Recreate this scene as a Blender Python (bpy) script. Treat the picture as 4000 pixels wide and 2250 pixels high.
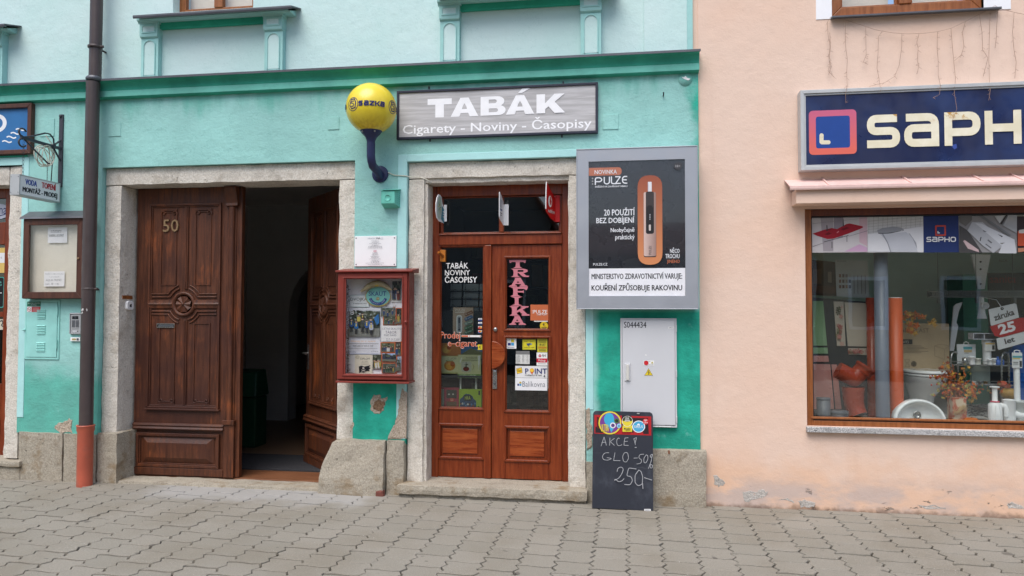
import bpy, math, random
from mathutils import Vector, Matrix, noise
from math import radians, sin, cos, pi
for o in list(bpy.data.objects): bpy.data.objects.remove(o)
scene = bpy.context.scene
COL = scene.collection
rnd = random.Random(11)

# ------------------------------------------------------------------ camera
F, CX, CY = 2960.0, 2000.0, 1125.0        # focal length and centre of the 4000 x 2250 photograph
CAMH, CAMD = 1.68, 6.85                   # eye height, metres from the house fronts
YAW, PIT, ROL = radians(8.796), radians(1.917), radians(0.117)
_r = Vector((cos(YAW), sin(YAW), 0)); FW = Vector((-sin(YAW)*cos(PIT), cos(YAW)*cos(PIT), sin(PIT)))
_u = _r.cross(FW)
RT = _r*cos(ROL)+_u*sin(ROL); UP = -_r*sin(ROL)+_u*cos(ROL)
cam_d = bpy.data.cameras.new('camera'); cam = bpy.data.objects.new('camera', cam_d); COL.objects.link(cam)
cam.matrix_world = Matrix(((RT.x, UP.x, -FW.x, 0), (RT.y, UP.y, -FW.y, -CAMD), (RT.z, UP.z, -FW.z, CAMH), (0, 0, 0, 1)))
cam_d.sensor_width = 36; cam_d.lens = F/4000*36; cam_d.clip_start = .05; cam_d.clip_end = 500
scene.camera = cam

# ------------------------------------------------------------------ overcast daylight
SUN_EL, SUN_AZ = radians(58), radians(195)
world = bpy.data.worlds.new('World'); scene.world = world; world.use_nodes = True
wn = world.node_tree.nodes; wl = world.node_tree.links; wn.clear()
sky = wn.new('ShaderNodeTexSky'); sky.sky_type = 'NISHITA'; sky.sun_disc = False
sky.sun_elevation = SUN_EL; sky.sun_rotation = SUN_AZ
sky.air_density = 1.0; sky.dust_density = 2.2; sky.ozone_density = 1.0
bg = wn.new('ShaderNodeBackground'); bg.inputs[1].default_value = .115
wo = wn.new('ShaderNodeOutputWorld'); wl.new(sky.outputs[0], bg.inputs[0]); wl.new(bg.outputs[0], wo.inputs[0])
sd = bpy.data.lights.new('sun', 'SUN'); sd.energy = 1.5; sd.angle = radians(48); sd.color = (1, .972, .935)
sun = bpy.data.objects.new('sun', sd); COL.objects.link(sun)
_sd = Vector((sin(SUN_AZ)*cos(SUN_EL), cos(SUN_AZ)*cos(SUN_EL), sin(SUN_EL)))     # towards the sun
sun.rotation_euler = _sd.to_track_quat('Z', 'Y').to_euler(); sun.location = (0, -10, 20)
scene.view_settings.view_transform = 'Standard'; scene.view_settings.look = 'None'
scene.view_settings.gamma = 1; scene.view_settings.use_curve_mapping = False
scene.view_settings.exposure = 0.87

# ------------------------------------------------------------------ helpers
def W(px, py, Y=0.0):
    """where the line of sight through a pixel of the photograph meets the upright plane y = Y"""
    d = RT*((px-CX)/F) - UP*((py-CY)/F) + FW
    t = (CAMD+Y)/d.y
    return d.x*t, CAMH+d.z*t
def WX(px, py, Y=0.0): return W(px, py, Y)[0]
def WZ(px, py, Y=0.0): return W(px, py, Y)[1]
def G(px, py):
    d = RT*((px-CX)/F) - UP*((py-CY)/F) + FW; t = -CAMH/d.z
    return d.x*t, d.y*t-CAMD
def project(x, y, z):
    v = Vector((x, y+CAMD, z-CAMH)); w = v.dot(FW)
    return (CX+F*v.dot(RT)/w, CY-F*v.dot(UP)/w) if w > .1 else (-9999, -9999)
def rect(l, t, r, b, Y=0.0):
    """upright rectangle on the plane y = Y from its mid-edge pixels: x0, x1, z0, z1"""
    xm, ym = (l+r)/2, (t+b)/2
    return WX(l, ym, Y), WX(r, ym, Y), WZ(xm, b, Y), WZ(xm, t, Y)
def lin(c): c /= 255.0; return c/12.92 if c <= .04045 else ((c+.055)/1.055)**2.4
def S(r, g, b, k=1.0): return (lin(r)*k, lin(g)*k, lin(b)*k)

class MB:
    """collects faces for ONE mesh object"""
    def __init__(s): s.v = []; s.f = []; s.m = []; s.s = []
    def add(s, vs, fs, m, smooth=False):
        n = len(s.v); s.v += [tuple(v) for v in vs]
        for f in fs: s.f.append([i+n for i in f]); s.m.append(m); s.s.append(smooth)
        return s
    def box(s, x0, x1, y0, y1, z0, z1, m):
        if x0 > x1: x0, x1 = x1, x0
        if y0 > y1: y0, y1 = y1, y0
        if z0 > z1: z0, z1 = z1, z0
        return s.add([(x0,y0,z0),(x1,y0,z0),(x1,y1,z0),(x0,y1,z0),(x0,y0,z1),(x1,y0,z1),(x1,y1,z1),(x0,y1,z1)],
              [(0,3,2,1),(4,5,6,7),(0,1,5,4),(1,2,6,5),(2,3,7,6),(3,0,4,7)], m)
    def prism(s, poly, y0, y1, m, smooth=False):
        """polygon of (x, z) given a thickness from y0 (front) to y1"""
        a = sum(poly[i][0]*poly[(i+1) % len(poly)][1]-poly[(i+1) % len(poly)][0]*poly[i][1] for i in range(len(poly)))
        if a < 0: poly = poly[::-1]
        n = len(poly)
        return s.add([(x, y0, z) for x, z in poly]+[(x, y1, z) for x, z in poly],
              [list(range(n)), list(range(2*n-1, n-1, -1))]+[(i, i+n, (i+1) % n+n, (i+1) % n) for i in range(n)], m, smooth)
    def sweepx(s, prof, x0, x1, m, smooth=False):
        """profile of (y, z) run along x"""
        n = len(prof)
        return s.add([(x0, y, z) for y, z in prof]+[(x1, y, z) for y, z in prof],
              [(i, (i+1) % n, (i+1) % n+n, i+n) for i in range(n)]+[list(range(n))[::-1], list(range(n, 2*n))], m, smooth)
    def frame(s, x0, x1, z0, z1, w, y0, y1, m, wb=None, wt=None):
        """four mitred rails round a rectangle"""
        wb = w if wb is None else wb; wt = w if wt is None else wt
        o = [(x0,z0),(x1,z0),(x1,z1),(x0,z1)]; i = [(x0+w,z0+wb),(x1-w,z0+wb),(x1-w,z1-wt),(x0+w,z1-wt)]
        for k in range(4):
            j = (k+1) % 4; s.prism([o[k], o[j], i[j], i[k]], y0, y1, m)
        return s
    def tube(s, path, r, m, n=8, caps=True):
        path = [Vector(p) for p in path]; rs = r if isinstance(r, (list, tuple)) else [r]*len(path)
        ref = None; vs = []; fs = []
        for i, p in enumerate(path):
            t = (path[min(i+1, len(path)-1)]-path[max(i-1, 0)]).normalized()
            if ref is None: ref = t.orthogonal().normalized()
            ref = (ref-t*ref.dot(t)).normalized(); b = t.cross(ref)
            vs += [p+(ref*cos(2*pi*k/n)+b*sin(2*pi*k/n))*rs[i] for k in range(n)]
        for i in range(len(path)-1):
            fs += [(i*n+k, i*n+(k+1) % n, (i+1)*n+(k+1) % n, (i+1)*n+k) for k in range(n)]
        s.add(vs, fs, m, True)
        if caps:
            s.add(vs[:n], [list(range(n))[::-1]], m); s.add(vs[-n:], [list(range(n))], m)
        return s
    def lathe(s, c, prof, m, n=24, mat=None, smooth=True):
        """profile of (radius, height) turned about an axis through c (z unless a matrix turns it)"""
        c = Vector(c); mat = mat or Matrix.Identity(3); k = len(prof); vs = []; fs = []
        for r, h in prof: vs += [c+mat @ Vector((r*cos(2*pi*i/n), r*sin(2*pi*i/n), h)) for i in range(n)]
        for j in range(k-1): fs += [(j*n+i, j*n+(i+1) % n, (j+1)*n+(i+1) % n, (j+1)*n+i) for i in range(n)]
        s.add(vs, fs, m, smooth)
        if prof[0][0] > 1e-4: s.add(vs[:n], [list(range(n))[::-1]], m)
        if prof[-1][0] > 1e-4: s.add(vs[-n:], [list(range(n))], m)
        return s
    def ball(s, c, rx, ry, rz, m, n=16, k=10):
        vs = []; fs = []
        for j in range(k+1):
            a = -pi/2+pi*j/k
            vs += [(c[0]+rx*cos(a)*cos(2*pi*i/n), c[1]+ry*cos(a)*sin(2*pi*i/n), c[2]+rz*sin(a)) for i in range(n)]
        for j in range(k): fs += [(j*n+i, j*n+(i+1) % n, (j+1)*n+(i+1) % n, (j+1)*n+i) for i in range(n)]
        return s.add(vs, fs, m, True)
    def block(s, x0, x1, y0, y1, z0, z1, m, step=.07, amp=.005, seed=0.0, shape=None):
        """a hewn stone: a gridded box whose skin wanders a little"""
        nx, ny, nz = (max(2, int(round(abs(b-a)/step))) for a, b in ((x0,x1),(y0,y1),(z0,z1)))
        idx = {}; vs = []
        def V(i, j, k):
            if (i, j, k) not in idx:
                p = Vector((x0+(x1-x0)*i/nx, y0+(y1-y0)*j/ny, z0+(z1-z0)*k/nz))
                e = sum((i in (0, nx), j in (0, ny), k in (0, nz)))
                if e > 1:      # worn arrises
                    c = Vector(((x0+x1)/2, (y0+y1)/2, (z0+z1)/2)); d = c-p
                    q = Vector((math.copysign(1, d.x) if i in (0, nx) else 0, math.copysign(1, d.y) if j in (0, ny) else 0, math.copysign(1, d.z) if k in (0, nz) else 0))
                    p += q*(.004+.006*noise.noise(p*9+Vector((seed, 0, 0))))
                p += noise.noise_vector(p*7+Vector((seed, seed, 0)))*amp+noise.noise_vector(p*22)*amp*.5
                if shape: p = Vector(shape(p))
                idx[(i, j, k)] = len(vs); vs.append(p)
            return idx[(i, j, k)]
        fs = []
        for i in range(nx):
            for k in range(nz):
                fs.append((V(i,0,k), V(i+1,0,k), V(i+1,0,k+1), V(i,0,k+1))); fs.append((V(i,ny,k), V(i,ny,k+1), V(i+1,ny,k+1), V(i+1,ny,k)))
        for j in range(ny):
            for k in range(nz):
                fs.append((V(0,j,k), V(0,j,k+1), V(0,j+1,k+1), V(0,j+1,k))); fs.append((V(nx,j,k), V(nx,j+1,k), V(nx,j+1,k+1), V(nx,j,k+1)))
        for i in range(nx):
            for j in range(ny):
                fs.append((V(i,j,0), V(i,j+1,0), V(i+1,j+1,0), V(i+1,j,0))); fs.append((V(i,j,nz), V(i+1,j,nz), V(i+1,j+1,nz), V(i,j+1,nz)))
        return s.add(vs, fs, m, False)
    def mesh(s, name):
        me = bpy.data.meshes.new(name); me.from_pydata(s.v, [], s.f)
        mats = []
        for m in s.m:
            if m not in mats: mats.append(m)
        for m in mats: me.materials.append(m)
        me.polygons.foreach_set('material_index', [mats.index(m) for m in s.m])
        me.polygons.foreach_set('use_smooth', s.s); me.update()
        return me
    def build(s, name, parent=None, bevel=0, **props):
        o = bpy.data.objects.new(name, s.mesh(name)); COL.objects.link(o)
        if parent is not None: hang(o, parent)
        if bevel:
            b = o.modifiers.new('bevel', 'BEVEL'); b.width = bevel; b.segments = 2; b.limit_method = 'ANGLE'; b.angle_limit = radians(40)
        for k, v in props.items(): o[k] = v
        return o

def wmat(o):
    m = Matrix.LocRotScale(o.location, o.rotation_euler, o.scale)
    return wmat(o.parent) @ o.matrix_parent_inverse @ m if o.parent else m
def hang(o, parent):
    o.parent = parent; o.matrix_parent_inverse = wmat(parent).inverted()
def thing(name, label, category, loc, group=None):
    o = bpy.data.objects.new(name, None); o.empty_display_size = .1; COL.objects.link(o); o.location = loc
    tag(o, label, category, group); return o
def tag(o, label, category, group=None):
    o['label'] = label; o['category'] = category
    if group: o['group'] = group
    return o
def dup(o, parent=None):
    c = o.copy(); COL.objects.link(c)
    if parent is not None: c.parent = parent
    for ch in list(o.children): dup(ch, c)
    return c

# flat print: lettering, marks, posters
_tc = {}
def glyphs(s, bold=0.0):
    key = (s, bold)
    if key not in _tc:
        cu = bpy.data.curves.new('lettering', 'FONT'); cu.body = s; cu.size = 1; cu.offset = bold; cu.resolution_u = 2
        ob = bpy.data.objects.new('lettering', cu); me = bpy.data.meshes.new_from_object(ob)
        vs = [(v.co.x, v.co.y) for v in me.vertices]; fs = [list(p.vertices) for p in me.polygons]
        bpy.data.objects.remove(ob); bpy.data.curves.remove(cu); bpy.data.meshes.remove(me)
        if vs:
            x0, x1 = min(v[0] for v in vs), max(v[0] for v in vs); y0, y1 = min(v[1] for v in vs), max(v[1] for v in vs)
            vs = [((x-x0)/max(x1-x0, 1e-6), (y-y0)/max(y1-y0, 1e-6)) for x, y in vs]
        _tc[key] = (vs, fs)
    return _tc[key]
def fillet(pts, r, closed=False, n=5):
    out = []; N = len(pts)
    for i, p in enumerate(pts):
        if not closed and i in (0, N-1): out.append(tuple(p)); continue
        p = Vector(p); a = Vector(pts[i-1])-p; b = Vector(pts[(i+1) % N])-p
        d = min(r, a.length*.5, b.length*.5); p0 = p+a.normalized()*d; p1 = p+b.normalized()*d
        out += [tuple((p0*(1-t)+p*t)*(1-t)+(p*(1-t)+p1*t)*t) for t in (k/n for k in range(n+1))]
    return out
class Print(MB):
    """flat marks on a surface; each one is laid a hair above the last"""
    def __init__(s, Y=0.0, fn=None, eps=.0004): super().__init__(); s.Y = Y; s.fn = fn; s.k = 0; s.eps = eps
    def P(s, u, v):
        if s.fn: return s.fn(u, v, s.k*s.eps)
        x, z = W(u, v, s.Y); return (x, s.Y-s.k*s.eps, z)
    def inside(s, l, t, r, b):
        if s.fn: return lambda a, c: s.fn(l+(r-l)*a, b+(t-b)*c, s.k*s.eps)
        x0, x1, z0, z1 = rect(l, t, r, b, s.Y); y = s.Y-s.k*s.eps
        return lambda a, c: (x0+(x1-x0)*a, y, z0+(z1-z0)*c)
    def poly(s, pts, m): s.k += 1; s.add([s.P(*p) for p in pts], [list(range(len(pts)))], m); return s
    def rect(s, l, t, r, b, m):
        s.k += 1; g = s.inside(l, t, r, b); s.add([g(0,0), g(1,0), g(1,1), g(0,1)], [(0,1,2,3)], m); return s
    def rrect(s, l, t, r, b, rad, m):
        s.k += 1; g = s.inside(l, t, r, b); w, h = abs(r-l), abs(b-t)
        pts = fillet([(0,0),(w,0),(w,h),(0,h)], rad, True); s.add([g(x/w, y/h) for x, y in pts], [list(range(len(pts)))], m); return s
    def disc(s, cx, cy, rx, m, ry=None, n=28):
        ry = rx if ry is None else ry; s.k += 1; g = s.inside(cx-rx, cy-ry, cx+rx, cy+ry)
        s.add([g(.5+.5*cos(2*pi*i/n), .5+.5*sin(2*pi*i/n)) for i in range(n)], [list(range(n))], m); return s
    def ring(s, cx, cy, rx, w, m, ry=None, n=32):
        ry = rx if ry is None else ry; s.k += 1; g = s.inside(cx-rx, cy-ry, cx+rx, cy+ry); q = 1-w/rx
        vs = [g(.5+.5*cos(2*pi*i/n)*f, .5+.5*sin(2*pi*i/n)*f) for f in (1, q) for i in range(n)]
        s.add(vs, [(i, (i+1) % n, (i+1) % n+n, i+n) for i in range(n)], m); return s
    def text(s, t, l, top, r, b, m, bold=0.0):
        vs, fs = glyphs(t, min(bold, 0)); k0 = s.k
        dx = max(0, bold)*.42*abs(b-top)/max(1e-6, abs(r-l)); dy = max(0, bold)*.3
        for j, (a, c) in enumerate(((0, 0),) if bold <= 0 else ((-1, 0), (1, 0), (0, 1), (0, -1))):     # heavier faces are struck more than once
            s.k = k0+1+j*.3; g = s.inside(l, top, r, b); s.add([g(dx+x*(1-2*dx)+a*dx, dy+y*(1-2*dy)+c*dy) for x, y in vs], fs, m)
        return s
    def stroke(s, pts, w, m, closed=False, round_=0):
        """a ribbon of width w along points"""
        s.k += 1
        if round_: pts = fillet(pts, round_, closed)
        P = [Vector(p) for p in pts]; n = len(P); L = []; R = []
        for i in range(n):
            a = P[i-1] if (i or closed) else P[i]; b = P[(i+1) % n] if (i < n-1 or closed) else P[i]
            d1 = (P[i]-a).normalized() if (P[i]-a).length > 1e-9 else (b-P[i]).normalized()
            d2 = (b-P[i]).normalized() if (b-P[i]).length > 1e-9 else d1
            t = d1+d2; t = t.normalized() if t.length > 1e-6 else d1
            nn = Vector((-t.y, t.x)); c = max(.5, abs(nn.dot(Vector((-d1.y, d1.x)))))
            L.append(P[i]+nn*w/2/c); R.append(P[i]-nn*w/2/c)
        k0 = s.k; vs = []
        for side in (L, R):
            for i, p in enumerate(side): s.k = k0+.7*i/max(1, n); vs.append(s.P(*p))
        s.k = k0+.7
        s.add(vs, [(i, (i+1) % n, (i+1) % n+n, i+n) for i in range(n if closed else n-1)], m); return s
# ------------------------------------------------------------------ materials
class NT:
    def __init__(s, name):
        s.mat = bpy.data.materials.new(name); s.mat.use_nodes = True; t = s.mat.node_tree; s.n = t.nodes; s.l = t.links; s.n.clear()
        s.out = s.n.new('ShaderNodeOutputMaterial'); s.b = s.n.new('ShaderNodeBsdfPrincipled'); s.l.new(s.b.outputs[0], s.out.inputs[0])
        s.pos = s.n.new('ShaderNodeNewGeometry').outputs['Position']; s._xyz = None
    def put(s, sock, v):
        if hasattr(v, 'links'): s.l.new(v, sock)
        else:
            if isinstance(v, tuple) and len(v) == 3 and len(sock.default_value) == 4: v = (*v, 1)
            sock.default_value = v
    def math(s, op, a, b=0.0, c=None):
        n = s.n.new('ShaderNodeMath'); n.operation = op; s.put(n.inputs[0], a); s.put(n.inputs[1], b)
        if c is not None: s.put(n.inputs[2], c)
        return n.outputs[0]
    def noise(s, scale, detail=4, rough=.55, stretch=None, vec=None):
        v = vec or s.pos
        if stretch:
            m = s.n.new('ShaderNodeMapping'); s.l.new(v, m.inputs[0]); m.inputs['Scale'].default_value = stretch; v = m.outputs[0]
        n = s.n.new('ShaderNodeTexNoise'); s.l.new(v, n.inputs['Vector']); n.inputs['Scale'].default_value = scale
        n.inputs['Detail'].default_value = detail; n.inputs['Roughness'].default_value = rough
        return n.outputs[0]
    def ramp(s, f, lo, hi, a=0.0, b=1.0, smooth=True):
        n = s.n.new('ShaderNodeMapRange'); n.interpolation_type = 'SMOOTHSTEP' if smooth else 'LINEAR'
        s.put(n.inputs[0], f)
        for i, v in enumerate((lo, hi, a, b)): s.put(n.inputs[i+1], v)
        return n.outputs[0]
    def mix(s, f, a, b, mode='MIX'):
        n = s.n.new('ShaderNodeMix'); n.data_type = 'RGBA'; n.blend_type = mode
        s.put(n.inputs[0], f); s.put(n.inputs[6], a); s.put(n.inputs[7], b); return n.outputs[2]
    def xyz(s):
        if s._xyz is None:
            n = s.n.new('ShaderNodeSeparateXYZ'); s.l.new(s.pos, n.inputs[0]); s._xyz = n.outputs
        return s._xyz
    def bump(s, h, strength, dist=.01, prev=None):
        n = s.n.new('ShaderNodeBump'); n.inputs['Strength'].default_value = strength; n.inputs['Distance'].default_value = dist
        s.put(n.inputs['Height'], h)
        if prev is not None: s.l.new(prev, n.inputs['Normal'])
        return n.outputs[0]
    def done(s, col, rough=.6, normal=None, metal=0.0, spec=.4, coat=0.0):
        s.put(s.b.inputs['Base Color'], col); s.put(s.b.inputs['Roughness'], rough); s.b.inputs['Metallic'].default_value = metal
        s.b.inputs['Specular IOR Level'].default_value = spec
        if coat: s.b.inputs['Coat Weight'].default_value = coat; s.b.inputs['Coat Roughness'].default_value = .15
        if normal is not None: s.l.new(normal, s.b.inputs['Normal'])
        return s.mat
def sc(c, k): return tuple(min(1, max(0, x*k)) for x in c)

def paint(name, rgb, rough=.5, var=.06, scale=7, bump=0.0, bscale=120, metal=0.0, spec=.4, coat=0.0, dirt=0.0):
    t = NT(name); n = t.noise(scale, 5)
    col = t.mix(t.ramp(n, .3, .7), sc(rgb, 1-var), sc(rgb, 1+var))
    if dirt: col = t.mix(t.math('MULTIPLY', t.ramp(t.noise(scale*2.3, 6), .5, .75), dirt), col, (.12, .11, .09))
    r = t.ramp(t.noise(scale*3, 3), .3, .7, rough-.08, rough+.08)
    return t.done(col, r, t.bump(t.noise(bscale, 3), bump, .004) if bump else None, metal, spec, coat)
_fl = {}
def flat(r, g, b, rough=.55):
    """printed ink or coloured film"""
    k = (r, g, b, rough)
    if k not in _fl: _fl[k] = paint('print_%02x%02x%02x' % (r, g, b), S(r, g, b, .9), rough, .03, 12, spec=.3)
    return _fl[k]

def plaster(name, rgb, var=.05, bumpk=.35):
    t = NT(name); a = t.noise(1.3, 5); b = t.noise(9, 5)
    col = t.mix(t.ramp(a, .3, .7), sc(rgb, 1-var*1.3), sc(rgb, 1+var)); col = t.mix(t.math('MULTIPLY', t.ramp(b, .45, .75), .35), col, sc(rgb, 1-var*2.2))
    nb = t.bump(t.noise(11, 4), bumpk*.7, .02); nb = t.bump(t.noise(60, 5, .65), bumpk, .006, nb)
    return t.done(col, .9, nb, spec=.15)

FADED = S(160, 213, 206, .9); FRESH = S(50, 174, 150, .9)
def lower_plaster():
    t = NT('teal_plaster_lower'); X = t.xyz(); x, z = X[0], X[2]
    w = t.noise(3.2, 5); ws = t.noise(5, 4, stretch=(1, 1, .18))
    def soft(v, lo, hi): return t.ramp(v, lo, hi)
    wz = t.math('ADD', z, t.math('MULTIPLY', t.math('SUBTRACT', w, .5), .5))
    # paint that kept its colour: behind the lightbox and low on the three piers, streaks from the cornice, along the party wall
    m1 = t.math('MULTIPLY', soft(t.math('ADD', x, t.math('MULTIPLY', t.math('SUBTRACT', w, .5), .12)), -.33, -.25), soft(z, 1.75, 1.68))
    m2 = t.math('MULTIPLY', t.math('MULTIPLY', soft(x, -2.8, -2.75), soft(z, 1.12, 1.06)), soft(x, -1.9, -1.95))
    m3 = t.math('MULTIPLY', soft(x, -5.0, -5.05), t.math('MULTIPLY', soft(wz, 1.2, .95), .62))
    ed = t.math('ADD', x, t.math('MULTIPLY', t.math('SUBTRACT', w, .5), .5))
    m4 = t.math('MULTIPLY', soft(ed, .5, .68), soft(z, 1.6, 2.6))
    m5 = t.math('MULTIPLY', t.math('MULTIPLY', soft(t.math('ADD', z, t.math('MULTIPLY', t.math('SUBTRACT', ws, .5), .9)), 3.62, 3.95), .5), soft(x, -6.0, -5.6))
    m6 = t.math('MULTIPLY', soft(t.noise(1.9, 3), .64, .8), .6)
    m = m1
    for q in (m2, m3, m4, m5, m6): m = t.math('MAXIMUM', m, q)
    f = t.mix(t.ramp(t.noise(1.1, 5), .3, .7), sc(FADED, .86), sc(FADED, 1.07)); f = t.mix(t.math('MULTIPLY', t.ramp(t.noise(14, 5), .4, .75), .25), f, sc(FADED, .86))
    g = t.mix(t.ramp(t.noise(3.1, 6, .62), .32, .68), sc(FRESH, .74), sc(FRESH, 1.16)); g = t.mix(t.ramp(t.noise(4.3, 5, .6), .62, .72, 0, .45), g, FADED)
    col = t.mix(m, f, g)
    crack = t.ramp(t.math('ABSOLUTE', t.math('SUBTRACT', t.noise(1.4, 7, .7), .5)), 0, .003, .4, 0); col = t.mix(crack, col, S(70, 140, 128))
    col = t.mix(t.ramp(t.noise(42, 2), .77, .79, 0, .5), col, S(80, 130, 120))
    nb = t.bump(t.noise(9, 4), .5, .02); nb = t.bump(t.noise(24, 4, .6, stretch=(1, 1, 2)), .35, .008, nb); nb = t.bump(t.noise(55, 5, .65), .4, .006, nb)
    return t.done(col, .88, nb, spec=.15)
def upper_plaster():
    t = NT('teal_plaster_upper'); c = S(208, 231, 229, .9); w = t.noise(1.0, 5)
    col = t.mix(t.ramp(w, .3, .7), sc(S(198, 229, 225), .9), sc(c, 1.03))
    crack = t.ramp(t.math('ABSOLUTE', t.math('SUBTRACT', t.noise(1.7, 6, .7), .5)), 0, .004, .25, 0)
    col = t.mix(crack, col, S(120, 170, 165))
    nb = t.bump(t.noise(10, 4), .3, .02); nb = t.bump(t.noise(60, 5, .65), .3, .005, nb)
    return t.done(col, .9, nb, spec=.15)
def pink_plaster():
    t = NT('pink_plaster'); X = t.xyz(); z = X[2]; c = S(233, 206, 188, .92)
    w = t.noise(2.2, 6, .6); big = t.noise(.7, 4)
    col = t.mix(t.ramp(big, .35, .65), sc(S(232, 200, 179), .93), c)
    wz = t.math('ADD', z, t.math('MULTIPLY', t.math('SUBTRACT', w, .5), -1.0))
    col = t.mix(t.ramp(wz, .55, .15, 0, .75), col, S(230, 190, 160, .92))
    low = t.math('MULTIPLY', t.ramp(z, .36, .14), t.ramp(t.noise(1.6, 5, .62, stretch=(1, 1, 2.2)), .42, .6))
    col = t.mix(t.math('MULTIPLY', low, .9), col, S(203, 184, 174, .9))
    bare = t.math('MULTIPLY', t.ramp(z, .26, .12), t.ramp(t.noise(5.5, 7, .66, stretch=(1, 1, 2)), .62, .66))
    col = t.mix(t.math('MULTIPLY', bare, .8), col, S(165, 158, 150, .9))
    grime = t.math('MULTIPLY', t.ramp(t.math('ADD', z, t.math('MULTIPLY', t.math('SUBTRACT', t.noise(14, 4), .5), .12)), .05, -.01), .7)
    col = t.mix(grime, col, S(105, 85, 70))
    crack = t.ramp(t.math('ABSOLUTE', t.math('SUBTRACT', t.noise(.9, 7, .72), .5)), 0, .0016, .2, 0); col = t.mix(crack, col, S(168, 128, 108))
    col = t.mix(t.ramp(t.noise(48, 2), .765, .785, 0, .55), col, S(150, 112, 96))
    col = t.mix(t.math('MULTIPLY', t.ramp(t.noise(4.5, 5, .6, stretch=(1, 1, .12)), .56, .8), .22), col, S(196, 158, 136))
    nb = t.bump(t.noise(7, 4), .3, .02); nb = t.bump(t.noise(26, 4, .6, stretch=(1, 1, 1.8)), .22, .006, nb); nb = t.bump(t.noise(90, 5, .6), .3, .004, nb); nb = t.bump(bare, .9, -.012, nb)
    return t.done(col, .9, nb, spec=.12)
def granite(name, a, b, stain=.5, seed=0):
    t = NT(name); X = t.xyz()
    g = t.noise(70+seed, 6, .7); col = t.mix(t.ramp(g, .36, .64), a, b)
    v = t.n.new('ShaderNodeTexVoronoi'); t.l.new(t.pos, v.inputs['Vector']); v.inputs['Scale'].default_value = 95
    col = t.mix(t.ramp(v.outputs['Distance'], .2, .05, 0, .26), col, sc(a, .45))
    col = t.mix(t.ramp(t.noise(9, 5, .65), .5, .7, 0, .35), col, sc(a, .62))
    col = t.mix(t.math('MULTIPLY', t.ramp(t.noise(4.5, 6, .6), .52, .72), stain), col, S(150, 126, 92, .8))
    col = t.mix(t.math('MULTIPLY', t.ramp(t.noise(2.1, 5, .6), .55, .75), .45), col, S(120, 108, 95, .8))
    pit = t.ramp(t.noise(33, 3), .66, .72)
    col = t.mix(t.math('MULTIPLY', pit, .6), col, sc(a, .4))
    nb = t.bump(t.noise(28, 6, .7), .6, .016); nb = t.bump(g, .6, .006, nb); nb = t.bump(pit, .5, -.01, nb)
    return t.done(col, .92, nb, spec=.15)
def wood(name, a, b, wear=None, wk=.6, rough=.42, stretch=(14, 14, .9), dark=None, coat=0.0, scale=3.0, weathered=False):
    t = NT(name); g = t.noise(scale, 8, .62, stretch=stretch); col = t.mix(t.ramp(g, .32, .68), a, b)
    fine = t.noise(scale*7, 4, .6, stretch=stretch); col = t.mix(t.math('MULTIPLY', t.ramp(fine, .5, .72), .45), col, sc(a, .55))
    if wear:
        m = t.math('MULTIPLY', t.ramp(t.noise(2.3, 6, .65, stretch=(1.6, 1.6, .8)), .52, .7), t.ramp(g, .35, .6))
        col = t.mix(t.math('MULTIPLY', m, wk), col, wear)
        col = t.mix(t.ramp(t.noise(60, 3, .6, stretch=(1, 1, .3)), .68, .74, 0, .5), col, sc(wear, 1.25))
    if dark: col = t.mix(t.math('MULTIPLY', t.ramp(t.noise(1.7, 4), .45, .7), .8), col, dark)
    nb = t.bump(fine, .25 if not weathered else .5, .004)
    return t.done(col, t.ramp(g, .3, .7, rough-.07, rough+.12), nb, spec=.4, coat=coat)
def thin_glass(name, tint=(.93, .95, .95), base=.06, rough=.0):
    t = NT(name); t.n.remove(t.b)
    lw = t.n.new('ShaderNodeLayerWeight'); lw.inputs[0].default_value = .5
    f = t.math('ADD', t.math('MULTIPLY', t.math('POWER', lw.outputs['Facing'], 5.0), 1-base), base)
    tr = t.n.new('ShaderNodeBsdfTransparent'); t.put(tr.inputs[0], tint)
    gl = t.n.new('ShaderNodeBsdfGlossy'); gl.inputs['Roughness'].default_value = rough
    nb = t.bump(t.noise(1.5, 2), .05, .02); t.l.new(nb, gl.inputs['Normal'])
    mx = t.n.new('ShaderNodeMixShader'); t.put(mx.inputs[0], f); t.l.new(tr.outputs[0], mx.inputs[1]); t.l.new(gl.outputs[0], mx.inputs[2])
    t.l.new(mx.outputs[0], t.out.inputs[0]); return t.mat
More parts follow.
